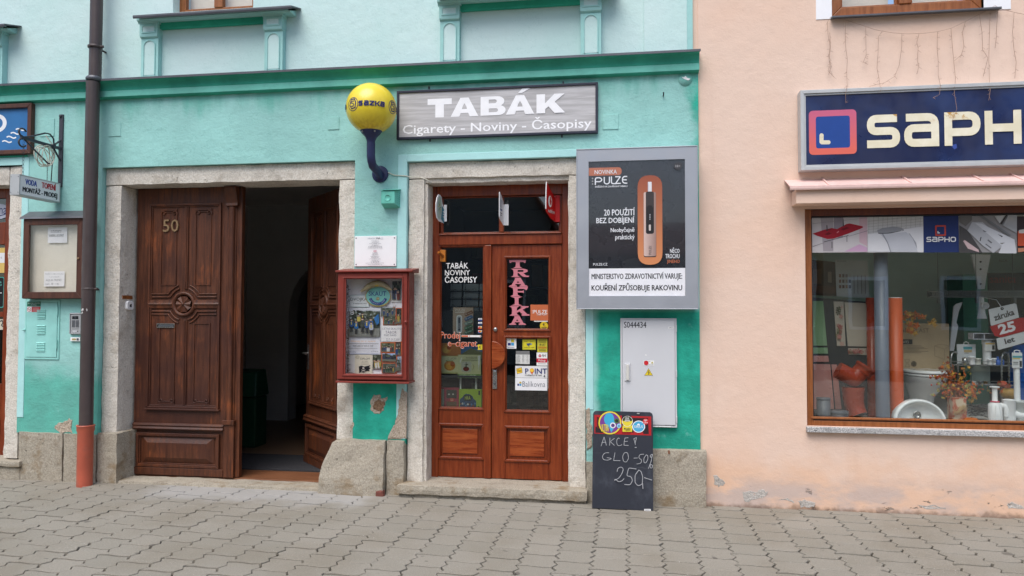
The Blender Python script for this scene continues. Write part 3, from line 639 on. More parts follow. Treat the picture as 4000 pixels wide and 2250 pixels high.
# ------------------------------------------------------------------ the carved double door
LY = .27
x0, x1 = WX(529, 1300, LY), WX(940, 1300, LY); zb, zt2 = max(.036, WZ(730, 1878, LY)), WZ(745, 733, LY)
LW, LH = x1-x0, zt2-zb
U = lambda px: (px-529)/411*LW
V = lambda py: (1878-py)/1145*LH
def carved_leaf(astragal=True):
    d = MB(); D = M['door']
    d.box(0, LW, 0, .06, 0, LH, D)
    leaf = d.build('door', None, .003)
    q = MB()                                                 # outer moulding, rails, stile
    xa, xb, za, zz = U(580), U(862), V(1614), V(797)
    q.frame(xa, xb, za, zz, .022, -.022, 0, D); q.frame(xa+.022, xb-.022, za+.022, zz-.022, .014, -.012, 0, D)
    q.box(U(727)-.02, U(727)+.02, -.014, 0, za+.036, V(1262), D); q.box(U(727)-.02, U(727)+.02, -.014, 0, V(1140), zz-.036, D); q.box(U(727)-.006, U(727)+.006, -.022, -.013, za+.036, V(1262), D); q.box(U(727)-.006, U(727)+.006, -.022, -.013, V(1140), zz-.036, D)
    q.box(xa-.012, xb+.012, -.034, 0, za-.018, za, D)
    q.build('moulding', leaf, .006)
    cx, cz = U(720), V(1200)
    q = MB(); rot = Matrix.Rotation(pi/2, 3, 'X')
    q.lathe((cx, 0, cz), [(.128, 0), (.128, .014), (.118, .026), (.104, .026), (.094, .012), (.09, .0)], D, 40, rot)
    for k in range(8):                                       # eight folded petals
        a0, a1 = pi/8+k*pi/4, pi/8+(k+1)*pi/4; am = (a0+a1)/2
        P = [(cx, -.026, cz), (cx+.086*cos(a0), -.006, cz+.086*sin(a0)), (cx+.080*cos(am), -.024, cz+.080*sin(am)), (cx+.086*cos(a1), -.006, cz+.086*sin(a1))]
        q.add(P, [(0, 1, 2), (0, 2, 3)], D)
    q.ball((cx, -.028, cz), .014, .012, .014, D, 10, 6); q.build('rosette', leaf)
    q = MB()                                                 # cross bar and the four stepped corner mouldings
    for sx in (-1, 1):
        e = xa+.01 if sx < 0 else xb-.01; i = cx+sx*.12
        q.sweepx([(0, cz-.045), (-.016, cz-.04), (-.02, cz-.015), (-.03, cz), (-.02, cz+.015), (-.016, cz+.04), (0, cz+.045)], min(e, i), max(e, i), D)
        for sz in (-1, 1):
            for r, th in ((.165, .016), (.20, .012)):
                h = .072+(r-.165)*.9
                arc = [(cx+sx*r*cos(t), cz+sz*r*sin(t)) for t in (math.asin(h/r)+(radians(72)-math.asin(h/r))*k/8 for k in range(9))]
                path = [(e-sx*.03, -.006, cz+sz*h)]+[(x, -.006, z) for x, z in arc]
                q.tube(path, th*.62, D, 6)
    q.build('carving', leaf)
    q = MB()                                                 # paired scrolls at the panel corners
    for xm in ((xa+.036+U(727)-.02)/2, (U(727)+.02+xb-.036)/2):
        for zy, sg in ((zz-.10, 1), (za+.08, -1)):
            for s in (-1, 1):
                c = xm+s*.062
                q.tube([(c+s*(.004+.0024*k)*cos(k*.62), -.006, zy-sg*(.004+.0024*k)*sin(k*.62)) for k in range(12)], .007, D, 5)
            q.tube([(xm-.045, -.005, zy+sg*.012), (xm+.045, -.005, zy+sg*.012)], .006, D, 5)
            q.box(xm-.09, xm+.09, -.012, 0, zy+sg*.035-.006, zy+sg*.035+.006, D)
        q.frame(xm-.088, xm+.088, za+.05, V(1275), .009, -.008, 0, D); q.frame(xm-.088, xm+.088, V(1125), zz-.05, .009, -.008, 0, D)
    q.build('scroll', leaf)
    q = MB()
    q.sweepx([(0, V(1701)), (-.03, V(1700)), (-.045, V(1694)), (-.03, V(1686)), (-.04, V(1680)), (-.02, V(1673)), (0, V(1672))], U(532), U(884), D)
    q.frame(U(545), U(868), V(1846), V(1712), .03, -.03, 0, D); q.frame(U(545)+.03, U(868)-.03, V(1846)+.03, V(1712)-.03, .012, -.015, 0, D)
    a, c2, e, f = U(566), U(846), V(1830), V(1728); i = .07
    q.add([(a,-.004,e),(c2,-.004,e),(c2,-.004,f),(a,-.004,f),(a+i,-.03,e+i*.8),(c2-i,-.03,e+i*.8),(c2-i,-.03,f-i*.8),(a+i,-.03,f-i*.8)], [(0,1,5,4),(1,2,6,5),(2,3,7,6),(3,0,4,7),(4,5,6,7)], D)
    q.box(U(530), U(884), -.028, 0, .002, V(1848), D); q.build('kick_panel', leaf, .004)
    if astragal:
        q = MB(); xm = U(905)
        q.box(xm-.055, xm+.055, -.03, .0, .0, V(1672), D); q.box(xm-.062, xm+.062, -.05, .0, V(1672), V(1654), D)
        q.tube([(xm, -.018, V(1654)), (xm, -.018, V(815))], .030, D, 10); q.box(xm-.052, xm+.045, -.012, 0, V(1654), V(815), D)
        q.sweepx([(0, V(815)), (-.05, V(812)), (-.04, V(800)), (-.06, V(770)), (-.085, V(745)), (-.085, V(736)), (0, V(735))], xm-.06, xm+.068, D)
        q.build('astragal', leaf, .004)
    return leaf
leaf = carved_leaf(); leaf.location = (x0, LY, zb); hang(leaf, teal); leaf.location = (x0, LY, zb)
fn = lambda u, v, k: (x0+U(u), LY-.004-k, zb+V(v))
b = MB(); b.frame(U(616)+x0, U(686)+x0, zb+V(1294), zb+V(1277), .008, LY-.014, LY, M['steel']); b.box(U(622)+x0, U(680)+x0, LY-.011, LY, zb+V(1290), zb+V(1281), paint('slot_flap', S(104, 108, 114), .35, .05, 20, metal=.6)); b.build('letter_slot', leaf)
p = Print(fn=lambda u, v, k: (x0+U(u), LY-.012-k, zb+V(v)))
vs, fs = glyphs('50', .0); b = MB()
for y in (-.012, -.003): pass
g = [(x0+U(634+61*a), zb+V(910-50*c)) for a, c in vs]
b.add([(x, LY-.016, z) for x, z in g], fs, M['brass']); n = len(g)
ed = {}
for f in fs:
    for i in range(len(f)):
        e = (f[i], f[(i+1) % len(f)]); ed[tuple(sorted(e))] = ed.get(tuple(sorted(e)), 0)+1
b.add([(x, LY-.016, z) for x, z in g]+[(x, LY, z) for x, z in g], [(a, c, c+n, a+n) for (a, c), k in ed.items() if k == 1], M['brass']); b.build('house_number', leaf)
leaf2 = carved_leaf(False); hx = xri-.02; TH = radians(137)
leaf2.location = (hx-.0, LY+.09, zb); leaf2.rotation_euler = (0, 0, 0)
# hinged on the right jamb and swung inwards
leaf2.matrix_world = Matrix.Translation((hx, LY+.06, zb)) @ Matrix.Rotation(-radians(47), 4, 'Z') @ Matrix.Translation((-LW, 0, 0))
loc, rot, sca = leaf2.matrix_world.decompose(); leaf2.location = loc; leaf2.rotation_euler = rot.to_euler()
lb = leaf2.location.copy(), leaf2.rotation_euler.copy()
leaf2.parent = teal; leaf2.matrix_parent_inverse = Matrix.Translation(teal.location).inverted()
b = MB(); b.box(.035, .075, -.008, 0, 1.02, 1.3, M['steel']); b.tube([(.055, -.005, 1.2), (.055, -.06, 1.2), (.15, -.06, 1.195)], .011, M['steel'], 8); o = b.build('handle'); o.parent = leaf2
leaf2['label'] = 'right leaf swung inwards'
# bits on the left reveal
o = MB(); o.box(xli-.002, xli+.006, .09, .24, WZ(497, 1168, .15), WZ(497, 1154, .15), M['winwood']); o.build('wooden_strip', teal)
# ------------------------------------------------------------------ the glazed shop door
SW, PN = M['shopwood'], M['panelwood']
def R4(l, t, r, q, Y): return rect(l, t, r, q, Y)
X0, X1, Z0, Z1 = rect(1672, 716, 2215, 1873, DY); f = MB()
pxr = lambda px, py=1100: WX(px, py, DY)
zz = lambda y: WZ(1940, y, DY)
f.box(sxl+.028, pxr(1714), DY, .33, zst, Z1, SW); f.box(pxr(2196), sxr-.008, DY, .33, zst, Z1, SW)
f.box(pxr(1714), pxr(2196), DY, .33, zz(764), Z1, SW); f.box(pxr(1714), pxr(2196), DY-.012, .33, zz(955), zz(916), SW)
f.sweepx([(DY, zz(916)), (DY-.03, zz(916)), (DY-.03, zz(912)), (DY, zz(908))], pxr(1716), pxr(2194), SW)
f.build('door_frame', teal, .005)
t = MB(); t.frame(pxr(1716), pxr(2194), zz(914)+.004, zz(765), .03, DY+.03, DY+.06, SW, .02, .01); t.box(pxr(1947), pxr(1966), DY+.015, DY+.06, zz(914)+.02, zz(765), SW)
tr = t.build('transom_window', teal, .004); MB().box(pxr(1716)+.03, pxr(1947), DY+.045, DY+.051, zz(912)+.02, zz(767), M['dark_glass']).build('pane', tr); MB().box(pxr(1966), pxr(2194)-.03, DY+.045, DY+.051, zz(912)+.02, zz(767), M['dark_glass']).build('pane', tr)
b = MB(); b.sweepx([(DY+.03, zz(912)), (DY-.012, zz(914.5)), (DY-.012, zz(912.5)), (DY+.03, zz(908))], pxr(1718), pxr(2190), M['zinc']); b.build('flashing', tr)
def leafbuild(xl, xr, openings, panel, Yd, top):
    """stiles and rails round the openings, then beads, panes and the raised lower panel"""
    d = MB(); oz = sorted(openings, key=lambda o: -o[3])     # (x0,x1,z0,z1)
    gx0, gx1 = oz[0][0], oz[0][1]
    d.box(xl, gx0, Yd, Yd+.05, zst+.006, top, SW); d.box(gx1, xr, Yd, Yd+.05, zst+.006, top, SW)
    last = top
    for (a, c, e, g) in oz+[panel]:
        d.box(gx0, gx1, Yd, Yd+.05, g, last, SW); last = e
    d.box(gx0, gx1, Yd, Yd+.05, zst+.006, last, SW)
    leaf = d.build('door', teal, .003)
    q = MB()
    for (a, c, e, g) in oz: q.frame(gx0-.018, gx1+.018, e-.018, g+.018, .018, Yd-.012, Yd, SW); q.frame(gx0, gx1, e, g, .008, Yd+.005, Yd+.03, SW)
    q.build('glazing_bead', leaf, .005)
    for (a, c, e, g) in oz: MB().box(gx0+.004, gx1-.004, Yd+.02, Yd+.026, e+.004, g-.004, M['dark_glass']).build('pane', leaf)
    a, c, e, g = panel; q = MB(); q.frame(gx0-.014, gx1+.014, e-.014, g+.014, .026, Yd-.016, Yd+.02, SW); q.build('moulding', leaf, .007)
    i = .055; q = MB(); q.box(gx0, gx1, Yd+.022, Yd+.04, e, g, SW); q.box(a+i, c-i, Yd+.010, Yd+.022, e+i*.7, g-i*.7, PN); q.build('panel', leaf, .003)
    return leaf
ldoor = leafbuild(pxr(1714)+.002, pxr(1919), [(pxr(1718, 1280), pxr(1887, 1280), zz(1597), zz(962))], (pxr(1708), pxr(1888), zz(1793), zz(1663)), DY+.012, zz(957))
ldoor['label'] = 'left leaf with one tall pane'
MB().box(pxr(1893), pxr(1920), DY-.010, DY+.012, zst+.006, zz(957), SW).build('astragal', ldoor, .006)
rdoor = leafbuild(pxr(1920)+.002, pxr(2195)-.002, [(pxr(1975), pxr(2144), zz(1286), zz(1008)), (pxr(1975), pxr(2144), zz(1603), zz(1319))], (pxr(1969), pxr(2148), zz(1797), zz(1667)), DY+.012, zz(957))
rdoor['label'] = 'right leaf with two panes and half round push plate'
# half-round wooden push plate, locks
hY = DY+.012; hx0 = pxr(1923, 1386); zc2 = WZ(1940, 1386, hY-.03); hr = .13
b = MB(); pts = [(hx0+hr*cos(a), zc2+hr*sin(a)) for a in (-pi/2+pi*k/20 for k in range(21))]; b.prism(pts, hY-.05, hY-.02, PN); b.box(hx0, hx0+.03, hY-.02, hY, zc2-.1, zc2+.1, SW); b.build('push_plate', rdoor, .006)
b = MB(); l = rect(1924, 1444, 1941, 1519, hY-.012); b.box(l[0], l[1], hY-.012, hY, l[2], l[3], M['steel']); rot = Matrix.Rotation(pi/2, 3, 'X')
b.lathe((sum(l[:2])/2, hY-.01, l[3]-.02), [(.02, 0), (.018, .01), (.0, .012)], M['steel'], 16, rot); b.lathe((sum(l[:2])/2, hY-.012, l[2]+.05), [(.009, 0), (.009, .006), (0, .007)], M['iron'], 10, rot); b.lathe((sum(l[:2])/2, hY-.012, l[3]+.045), [(.024, .0), (.022, .012), (.0, .014)], M['steel'], 16, rot); b.build('lock_plate', rdoor, .002)
x, z = W(1935.5, 1287, hY); MB().lathe((x, hY, z), [(.021, 0), (.02, .012), (.014, .018), (0, .019)], M['steel'], 18, rot).build('lock_cylinder', rdoor)
b = MB(); l = rect(1720, 976, 1740, 1022, DY-.0); b.box(l[0], l[1], DY-.008, DY+.03, l[2], l[3], paint('orange_varnish', S(190, 116, 40), .4, .08, 30)); b.tube([(l[0]+.03, DY-.005, l[2]+.05), (l[0]-.0, DY-.07, l[2]+.085)], .014, paint('orange_varnish_dark', S(160, 92, 34), .4), 10); b.build('flag_holder', ldoor, .002)
# print on the left pane
GY = DY+.012+.019
white, orangeink = flat(238, 238, 236), flat(212, 92, 38)
p = Print(GY)
p.text('TABÁK', 1742, 1021, 1829, 1049, white, .035).text('NOVINY', 1738, 1054.5, 1836, 1075.5, white, .035).text('ČASOPISY', 1738, 1073, 1864, 1104.5, white, .035); p.build('lettering', ldoor)
p = Print(GY)
for t, l, tp, r, q in (('Prodej', 1722, 1297, 1797, 1330), ('e–cigaret', 1751, 1330, 1863, 1361)):
    p.text(t, l-1.2, tp-1.2, r+1.2, q+1.2, white, .05); p.text(t, l, tp, r, q, orangeink, .02)
p.rrect(1803, 1309, 1880, 1317, 3, white); p.rect(1804, 1310, 1829, 1316, orangeink); p.rect(1875, 1310.5, 1878, 1315.5, orangeink); p.rect(1834, 1310, 1836, 1316, orangeink); p.build('lettering', ldoor)
p = Print(GY)
for k, (y, c) in enumerate(((1243, (40, 60, 130)), (1258, (30, 60, 110)), (1274, (190, 60, 60)), (1290, (50, 130, 190)))):
    p.rrect(1868, y, 1883, y+11, 2, white); p.rect(1868, y+6, 1883, y+11, flat(*c))
    if k == 0: p.text('VISA', 1870, y+1.5, 1881, y+5.5, flat(40, 60, 130), .03)
    elif k == 1: p.text('V', 1873, y+1, 1878, y+5.5, flat(40, 60, 130), .03)
    else: p.disc(1873, y+5, 4, flat(200, 50, 50)); p.disc(1878, y+5, 4, flat(226, 160, 60))
p.build('sticker', ldoor)
p = Print(GY); p.poly([(1864,1349),(1870,1345),(1878,1347),(1884,1345),(1884,1366),(1866,1367),(1868,1358)], flat(222, 200, 50)); p.text('€', 1871, 1350, 1880, 1362, flat(60, 60, 60), .02); p.build('sticker', ldoor)
# print on the right panes
p = Print(GY); pinkink = flat(206, 126, 138)
def tuscan(ch, l, t, r, b_):
    l, t, r, b_ = l/2.07+1600, t/2.07+650, r/2.07+1600, b_/2.07+650; w, h = r-l, b_-t
    q = lambda pts: p.poly([(l+w*x, t+h*y) for x, y in pts], pinkink)
    def leg(x0, x1, y0=.0, y1=1.0, s=.16): q([(x0-s, y0), (x1+s, y0), (x1+.02, y0+.16), (x1, .5*(y0+y1)), (x1+.02, y1-.16), (x1+s, y1), (x0-s, y1), (x0-.02, y1-.16), (x0, .5*(y0+y1)), (x0-.02, y0+.16)])
    def bar(x0, x1, y0, y1): q([(x0, y0), (x1, y0), (x1, y1), (x0, y1)])
    if ch == 'T': leg(.4, .62); q([(0, .02), (1, .02), (.94, .42), (.82, .26), (.18, .26), (.06, .42)])
    elif ch == 'I': leg(.36, .64, s=.32)
    elif ch == 'F': leg(.24, .45); q([(.1, .0), (1, .0), (.93, .36), (.8, .2), (.3, .2)]); q([(.4, .42), (.72, .42), (.78, .34), (.78, .68), (.72, .58), (.4, .58)])
    elif ch == 'A': q([(.0, 1), (.06, .84), (.14, .84), (.34, .1), (.28, 0), (.62, 0), (.54, .2), (.32, .84), (.4, .84), (.44, 1)]); q([(.42, .2), (.62, 0), (.86, .84), (.94, .84), (1, 1), (.56, 1), (.58, .84), (.66, .84)]); bar(.3, .74, .56, .7)
    elif ch == 'R': leg(.2, .4, s=.14); q([(.3, 0), (.72, 0), (.92, .12), (.94, .36), (.78, .52), (.34, .52), (.34, .4), (.68, .38), (.74, .26), (.68, .16), (.3, .16)]); q([(.46, .52), (.7, .5), (.86, .84), (1, .84), (1, 1), (.74, 1), (.64, .9)])
    elif ch == 'K': leg(.16, .38, s=.14); q([(.34, .54), (.66, .14), (.58, .14), (.58, 0), (.96, 0), (.94, .14), (.84, .16), (.42, .68)]); q([(.48, .5), (.66, .36), (.9, .84), (1, .84), (1, 1), (.62, 1), (.62, .86), (.66, .84)])
for ch, l, t_, r, q_ in (('T', 803, 755, 943, 822), ('R', 810, 827, 965, 894), ('A', 802, 900, 957, 973), ('F', 802, 975, 958, 1051), ('I', 815, 1053, 918, 1126), ('K', 803, 1130, 970, 1207), ('A', 803, 1210, 943, 1281)): tuscan(ch, l, t_, r, q_)
p.build('lettering', rdoor)
def sticker(fn_, name='sticker'):
    p = Print(GY); fn_(p); p.build(name, rdoor)
ink = flat(40, 42, 48)
sticker(lambda p: p.rect(2072, 1190, 2143, 1252, flat(196, 106, 66)).text('PULZE', 2084, 1211, 2138, 1225, white, .015).disc(2079.5, 1213, 1.2, white).disc(2079.5, 1218, 1.2, white).disc(2079.5, 1223, 1.2, white).text('CARE POINT', 2097, 1226.5, 2138, 1231.5, white, .03))
sticker(lambda p: p.disc(2125, 1273, 16, flat(226, 196, 40)).ring(2125, 1273, 13, 1, flat(190, 160, 30)).text('€', 2119, 1261, 2131, 1274, ink, .02).rect(2115, 1277, 2136, 1279, ink).rect(2118, 1281, 2133, 1282.5, ink))
sticker(lambda p: p.rect(2086, 1253, 2140, 1257, flat(220, 218, 212)))
def f1(p):
    p.rect(1976, 1321, 2017, 1362, white); p.rect(1984, 1339, 1995, 1350, flat(40, 50, 120)); p.rect(1996.5, 1326, 2008, 1337, flat(214, 196, 50)); p.rect(1996.5, 1339, 2008, 1350, flat(70, 160, 210)); p.text('Balíkovna', 1983, 1353, 2009, 1359, flat(110, 120, 150))
sticker(f1)
def f2(p):
    p.rect(2041, 1326, 2093, 1366, flat(214, 210, 60)); p.rect(2043, 1328, 2091, 1364, ink); p.rect(2044, 1329, 2090, 1363, flat(224, 212, 50)); p.text('OBJEKT STŘEŽEN', 2047, 1331, 2087, 1337, ink, .02)
    p.poly([(2056,1342),(2072,1340),(2076,1346),(2060,1350)], flat(60, 80, 120)); p.disc(2075, 1344, 3, flat(120, 150, 180)); p.rect(2064, 1349, 2068, 1353, flat(60, 80, 120)); p.text('KAMEROVÝM SYSTÉMEM', 2047, 1355, 2087, 1358.5, ink, .02)
sticker(f2)
def f3(p):
    p.rrect(2099, 1322, 2138, 1376, 3, flat(206, 196, 60))
    for k in range(4): p.rect(2104, 1325+4*k, 2133, 1326.5+4*k, flat(110, 104, 50))
    p.text('18 LET', 2107, 1342.5, 2131, 1350, ink, .03); p.text('ZAKÁZÁN!', 2102, 1352, 2136, 1361, flat(196, 40, 36), .04); p.rect(2106, 1365, 2132, 1366.5, flat(110, 104, 50)); p.rect(2106, 1369, 2132, 1370.5, flat(110, 104, 50))
sticker(f3)
def f4(p):
    p.rect(2015, 1371, 2069, 1422, flat(120, 120, 120)); p.rect(2015, 1385, 2069, 1422, flat(222, 222, 218))
    for k, d in enumerate(('PONDĚLÍ', 'ÚTERÝ', 'STŘEDA', 'ČTVRTEK', 'PÁTEK', 'SOBOTA', 'NEDĚLE')):
        y = 1386+k*5.1; p.text(d, 2017, y, 2032+(k % 3), y+3.6, ink, .02)
        if k < 6: p.stroke([(2040, y+3), (2042, y+1), (2044, y+3), (2046, y+1), (2049, y+2)], .9, ink); p.stroke([(2052, y+2), (2054, y+2)], .8, ink); p.stroke([(2057, y+3), (2059, y+1), (2061, y+3), (2065, y+1)], .9, ink)
sticker(f4)
def f5(p):
    p.rect(2096, 1377, 2138, 1428, white); p.rect(2096, 1400, 2137.5, 1416, flat(206, 34, 60)); p.poly([(2104,1387),(2109,1383),(2114,1387),(2114,1393),(2109,1396),(2104,1393)], flat(190, 30, 60)); p.stroke([(2105,1387),(2109,1390),(2113,1387)], .8, white); p.stroke([(2109,1390),(2109,1396)], .8, white)
    p.text('dpd', 2117, 1382, 2132, 1395, flat(90, 86, 90)); p.text('Pickup', 2103, 1403, 2131, 1415, white)
    p.rect(2102, 1420, 2132, 1421.2, flat(150, 150, 150))
sticker(f5)
def f6(p):
    p.rect(2013, 1429.5, 2138, 1476, flat(226, 226, 226)); p.poly([(2016,1440),(2038,1435),(2041,1456),(2020,1461)], ink); p.poly([(2017,1441),(2037,1436.5),(2040,1455),(2021,1459.5)], flat(240, 196, 44)); p.text('Geis', 2020, 1443, 2037, 1452, ink, .03)
    navy = flat(38, 48, 112); p.text('P', 2051.5, 1439, 2065, 1460, navy, .05); p.disc(2078, 1447, 8.5, flat(230, 160, 40)); p.poly([(2071,1451),(2085,1451),(2078,1463)], flat(220, 110, 50)); p.disc(2078, 1447, 6, flat(240, 200, 60)); p.text('INT', 2089, 1439, 2137, 1460, navy, .05)
    p.text('mediaprint & kapa', 2051, 1462, 2117, 1469.5, ink, .02); p.poly([(2123,1470),(2128,1464),(2130,1471),(2126,1472)], ink)
sticker(f6)
def f7(p):
    p.rect(2012.5, 1477, 2137.5, 1525, flat(236, 236, 238)); p.rect(2021, 1499, 2027.5, 1507, flat(40, 50, 120)); p.rect(2029, 1491, 2036.5, 1498, flat(206, 180, 60)); p.rect(2029, 1499, 2036.5, 1507, flat(70, 160, 210)); p.text('Balíkovna', 2041, 1490, 2130, 1511, flat(70, 74, 90), -.012)
sticker(f7)
p = Print(GY+.003); p.poly([(2139,1410),(2144,1409),(2144,1516),(2140,1518)], white); p.build('sticker', rdoor)
# ------------------------------------------------------------------ things fixed to the teal house
# downpipe
px_, pY = WX(350, 1000, -.14), -.14
t = thing('downpipe', 'dark brown downpipe with terracotta foot left of the carved door', 'drainpipe', (px_, pY, 0))
zclay = WZ(350, 1660, -.14)
b = MB(); b.tube([(px_, pY, zclay-.05), (px_-.004, pY, 2.0), (px_, pY, zt-.03)], .0635, M['pipe'], 20); b.build('pipe', t)
b = MB(); b.tube([(px_+.01, pY+.012, zt), (px_+.012, pY+.012, 7.4)], .0585, M['pipe'], 20); b.build('pipe', t)
b = MB(); b.lathe((px_-.004, pY, 0), [(.072, -.02), (.072, zclay-.07), (.08, zclay-.05), (.08, zclay-.015), (.084, zclay-.01), (.084, zclay), (.066, zclay), (.064, zclay-.03)], M['clay'], 24); b.build('foot_pipe', t)
b = MB(); b.lathe((px_+.004, pY+.006, zt-.02), [(.064, 0), (.075, .01), (.075, .03), (.062, .045)], M['zinc'], 20); b.build('collar', t)
for y, dx in ((185, .01), (1129, -.002)):
    z = WZ(350, y, pY); b = MB(); b.lathe((px_+dx, pY+.004, z-.012), [(.0645, 0), (.068, .003), (.068, .021), (.0645, .024)], M['pipe'], 20); b.tube([(px_+dx+.062, pY, z), (px_+dx+.095, pY, z)], .013, M['pipe'], 6); b.tube([(px_+dx, pY+.06, z), (px_+dx, .02, z)], .01, M['pipe'], 6); b.build('clip', t)
p = Print(fn=lambda u, v, k: (px_+.0645*sin(u), pY-.0645*cos(u)-.0006-k, v))
z1 = WZ(350, 1230, pY); 
for (u0, v0, pts) in ((-.75, 0, 0), (.35, -.02, 1)):
    rr = random.Random(4+pts)
    for k in range(7 if not pts else 3):
        u = u0+rr.uniform(0, .45)*(1 if not pts else .3); v = z1+rr.uniform(0, .075)+v0; w = rr.uniform(.1, .35)*(1 if not pts else .4); h = rr.uniform(.008, .02)
        p.poly([(u+w*i/4, v) for i in range(5)]+[(u+w*(4-i)/4, v+h+rr.uniform(-.003, .006)) for i in range(5)], flat(206, 204, 202))
p.build('sticker_remnant', t)
# brown notice case
cY = -.085; X0, X1, Z0, Z1 = rect(94, 853, 329, 1167, cY)
t = thing('notice_case', 'dark brown wooden notice case lined with cream cloth behind the downpipe', 'notice case', ((X0+X1)/2, 0, Z0))
CW = M['casewood']; b = MB(); b.frame(X0, X1, Z0, Z1, .018, cY+.002, -.001, CW); b.box(X0+.02, X1-.02, -.02, -.002, Z0+.02, Z1-.02, CW); b.build('box', t)
b = MB(); b.frame(X0+.003, X1-.003, Z0+.003, Z1-.003, .065, cY-.022, cY, CW); b.build('case_door', t, .004)
b = MB(); nx, nz = 14, 20
def clothp(i, k):
    x = X0+.03+(X1-X0-.06)*i/nx; z = Z0+.03+(Z1-Z0-.06)*k/nz
    return (x, -.036+.009*noise.noise(Vector((x*9, z*3, 1)))+.006*noise.noise(Vector((x*20+z*14, z*16, 4)))*max(0, 1-(z-Z0)/.35), z)
b.add([clothp(i, k) for i in range(nx+1) for k in range(nz+1)], [(i*(nz+1)+k, (i+1)*(nz+1)+k, (i+1)*(nz+1)+k+1, i*(nz+1)+k+1) for i in range(nx) for k in range(nz)], M['cloth'], True); b.build('cloth_backing', t)
MB().box(X0+.06, X1-.06, cY-.012, cY-.008, Z0+.06, Z1-.06, M['glass']).build('pane', t)
b = MB(); b.sweepx([(.0, Z1+.085), (cY-.035, Z1+.012), (cY-.045, Z1-.006), (cY-.04, Z1-.006), (cY-.03, Z1+.004), (0, Z1+.02)], X0-.025, X1+.035, M['zinc']); b.build('roof', t)
x, z = W(307, 1010, cY-.02); MB().ball((x, cY-.026, z), .012, .009, .012, M['brass'], 10, 6).build('knob', t)
p = Print(-.05); paper = flat(236, 236, 236); ink = flat(60, 60, 64)
p.rect(187, 888, 263, 949, paper); p.text('K PRONÁJMU', 199, 898, 240, 906, ink, .03); p.rect(199, 907.5, 240, 908.3, ink); p.text('k jednání v prodejně', 192, 914, 249, 922, ink, .02); p.rect(192, 923, 249, 923.8, ink); p.build('paper', t)
p = Print(-.05); p.rect(172, 1060, 252, 1119, paper); p.text('NÁŠ OBCHOD', 178, 1065, 248, 1073, flat(150, 152, 158), -.01); p.text('v prodejně', 192, 1078, 232, 1085, flat(150, 152, 158), -.01); p.text('AQUA-TREND', 180, 1090, 240, 1099, flat(120, 122, 130), -.005); p.text('tel. 8–16', 178, 1105, 230, 1112, flat(130, 132, 140), -.01); p.build('paper', t)
# gas cupboard in the wall
X0, X1, Z0, Z1 = rect(99, 1172, 234, 1404)
t = thing('gas_cupboard', 'flush teal painted metal gas cupboard door with louvres and safety stickers', 'cupboard', ((X0+X1)/2, 0, Z0))
TM = M['teal_metal']; b = MB(); b.frame(X0, X1, Z0, Z1, .02, -.010, .005, TM); b.build('frame', t, .003)
b = MB(); b.box(X0+.023, X1-.023, -.014, .005, Z0+.023, Z1-.023, TM); d = b.build('door', t, .003)
for y in (1209, 1270, 1337):
    b = MB()
    for k in range(6): zz_ = WZ(166, y+k*6.2, -.014); b.sweepx([(-.0135, zz_), (-.024, zz_-.010), (-.022, zz_-.012), (-.0135, zz_-.006)], WX(149, 1270), WX(182, 1270), TM)
    b.build('louvre', d)
b = MB()
for y in (1215, 1345): z = WZ(229, y); b = MB(); b.tube([(X1-.02, -.018, z-.045), (X1-.02, -.018, z+.045)], .009, TM, 8); b.build('hinge', d)
x, z = W(98, 1288); b = MB(); b.tube([(X0+.01, -.015, z), (X0-.012, -.024, z)], .008, TM, 6); b.build('latch', d)
p = Print(-.0152); p.rect(106, 1178, 159, 1197, flat(48, 112, 88)); p.text('HLAVNÍ UZÁVĚR', 109, 1180, 156, 1187, flat(190, 214, 204), .02); p.text('PLYNU', 122, 1188.5, 143, 1194.5, flat(190, 214, 204), .02); p.build('sticker', d)
p = Print(-.0152); p.rect(106, 1198, 158, 1219, flat(240, 240, 240)); p.rect(124, 1198.5, 158, 1218.5, flat(186, 40, 44))
for y in (1202, 1206, 1210, 1214): p.rect(128, y, 154, y+1.6, flat(226, 170, 170))
p.disc(114.5, 1208.5, 6.5, flat(250, 250, 250)); p.stroke([(111,1210),(118,1207)], 1.5, ink); p.ring(114.5, 1208.5, 7.5, 1.6, flat(190, 40, 44)); p.stroke([(109.5,1203.5),(119.5,1213.5)], 1.5, flat(190, 40, 44)); p.build('sticker', d)
# intercom
X0, X1, Z0, Z1 = rect(272, 1224, 319, 1304, -.03)
t = thing('intercom', 'grey door intercom panel with camera window beside the downpipe', 'intercom', ((X0+X1)/2, 0, Z0))
IG = paint('intercom_grey', S(172, 174, 176), .4, .03, 8, metal=.2); b = MB(); b.box(X0-.008, X1+.004, -.018, .01, Z0-.006, Z1+.006, IG); b.build('housing', t, .004)
b = MB(); b.frame(X0, X1, Z0, Z1, .008, -.034, -.018, IG); b.box(X0+.008, X1-.008, -.026, -.018, Z0+.008, Z1-.008, IG); b.build('cover', t, .003)
p = Print(-.027); p.rect(282, 1235, 306, 1247, flat(26, 28, 32)); p.disc(294, 1241, 4, flat(60, 62, 70)); p.build('camera_window', t)
b = MB()
for c in range(2):
    for k in range(8): x0_, x1_, z0_, z1_ = rect(281+c*15, 1251+k*3.6, 293+c*15, 1253+k*3.6, -.027); b.box(x0_, x1_, -.0285, -.026, z0_, z1_, M['iron'])
b.build('grille', t); p = Print(-.027); p.rect(281, 1284, 308, 1285.2, ink); p.rect(284, 1291, 306, 1297, flat(200, 202, 204)); p.disc(303, 1294, 2.4, ink); p.build('name_strip', t)
X0, X1, Z0, Z1 = rect(274, 1318, 312, 1333, -.02)
t = thing('doorbell', 'small white doorbell with yellow name plate under the intercom', 'doorbell', ((X0+X1)/2, 0, Z0))
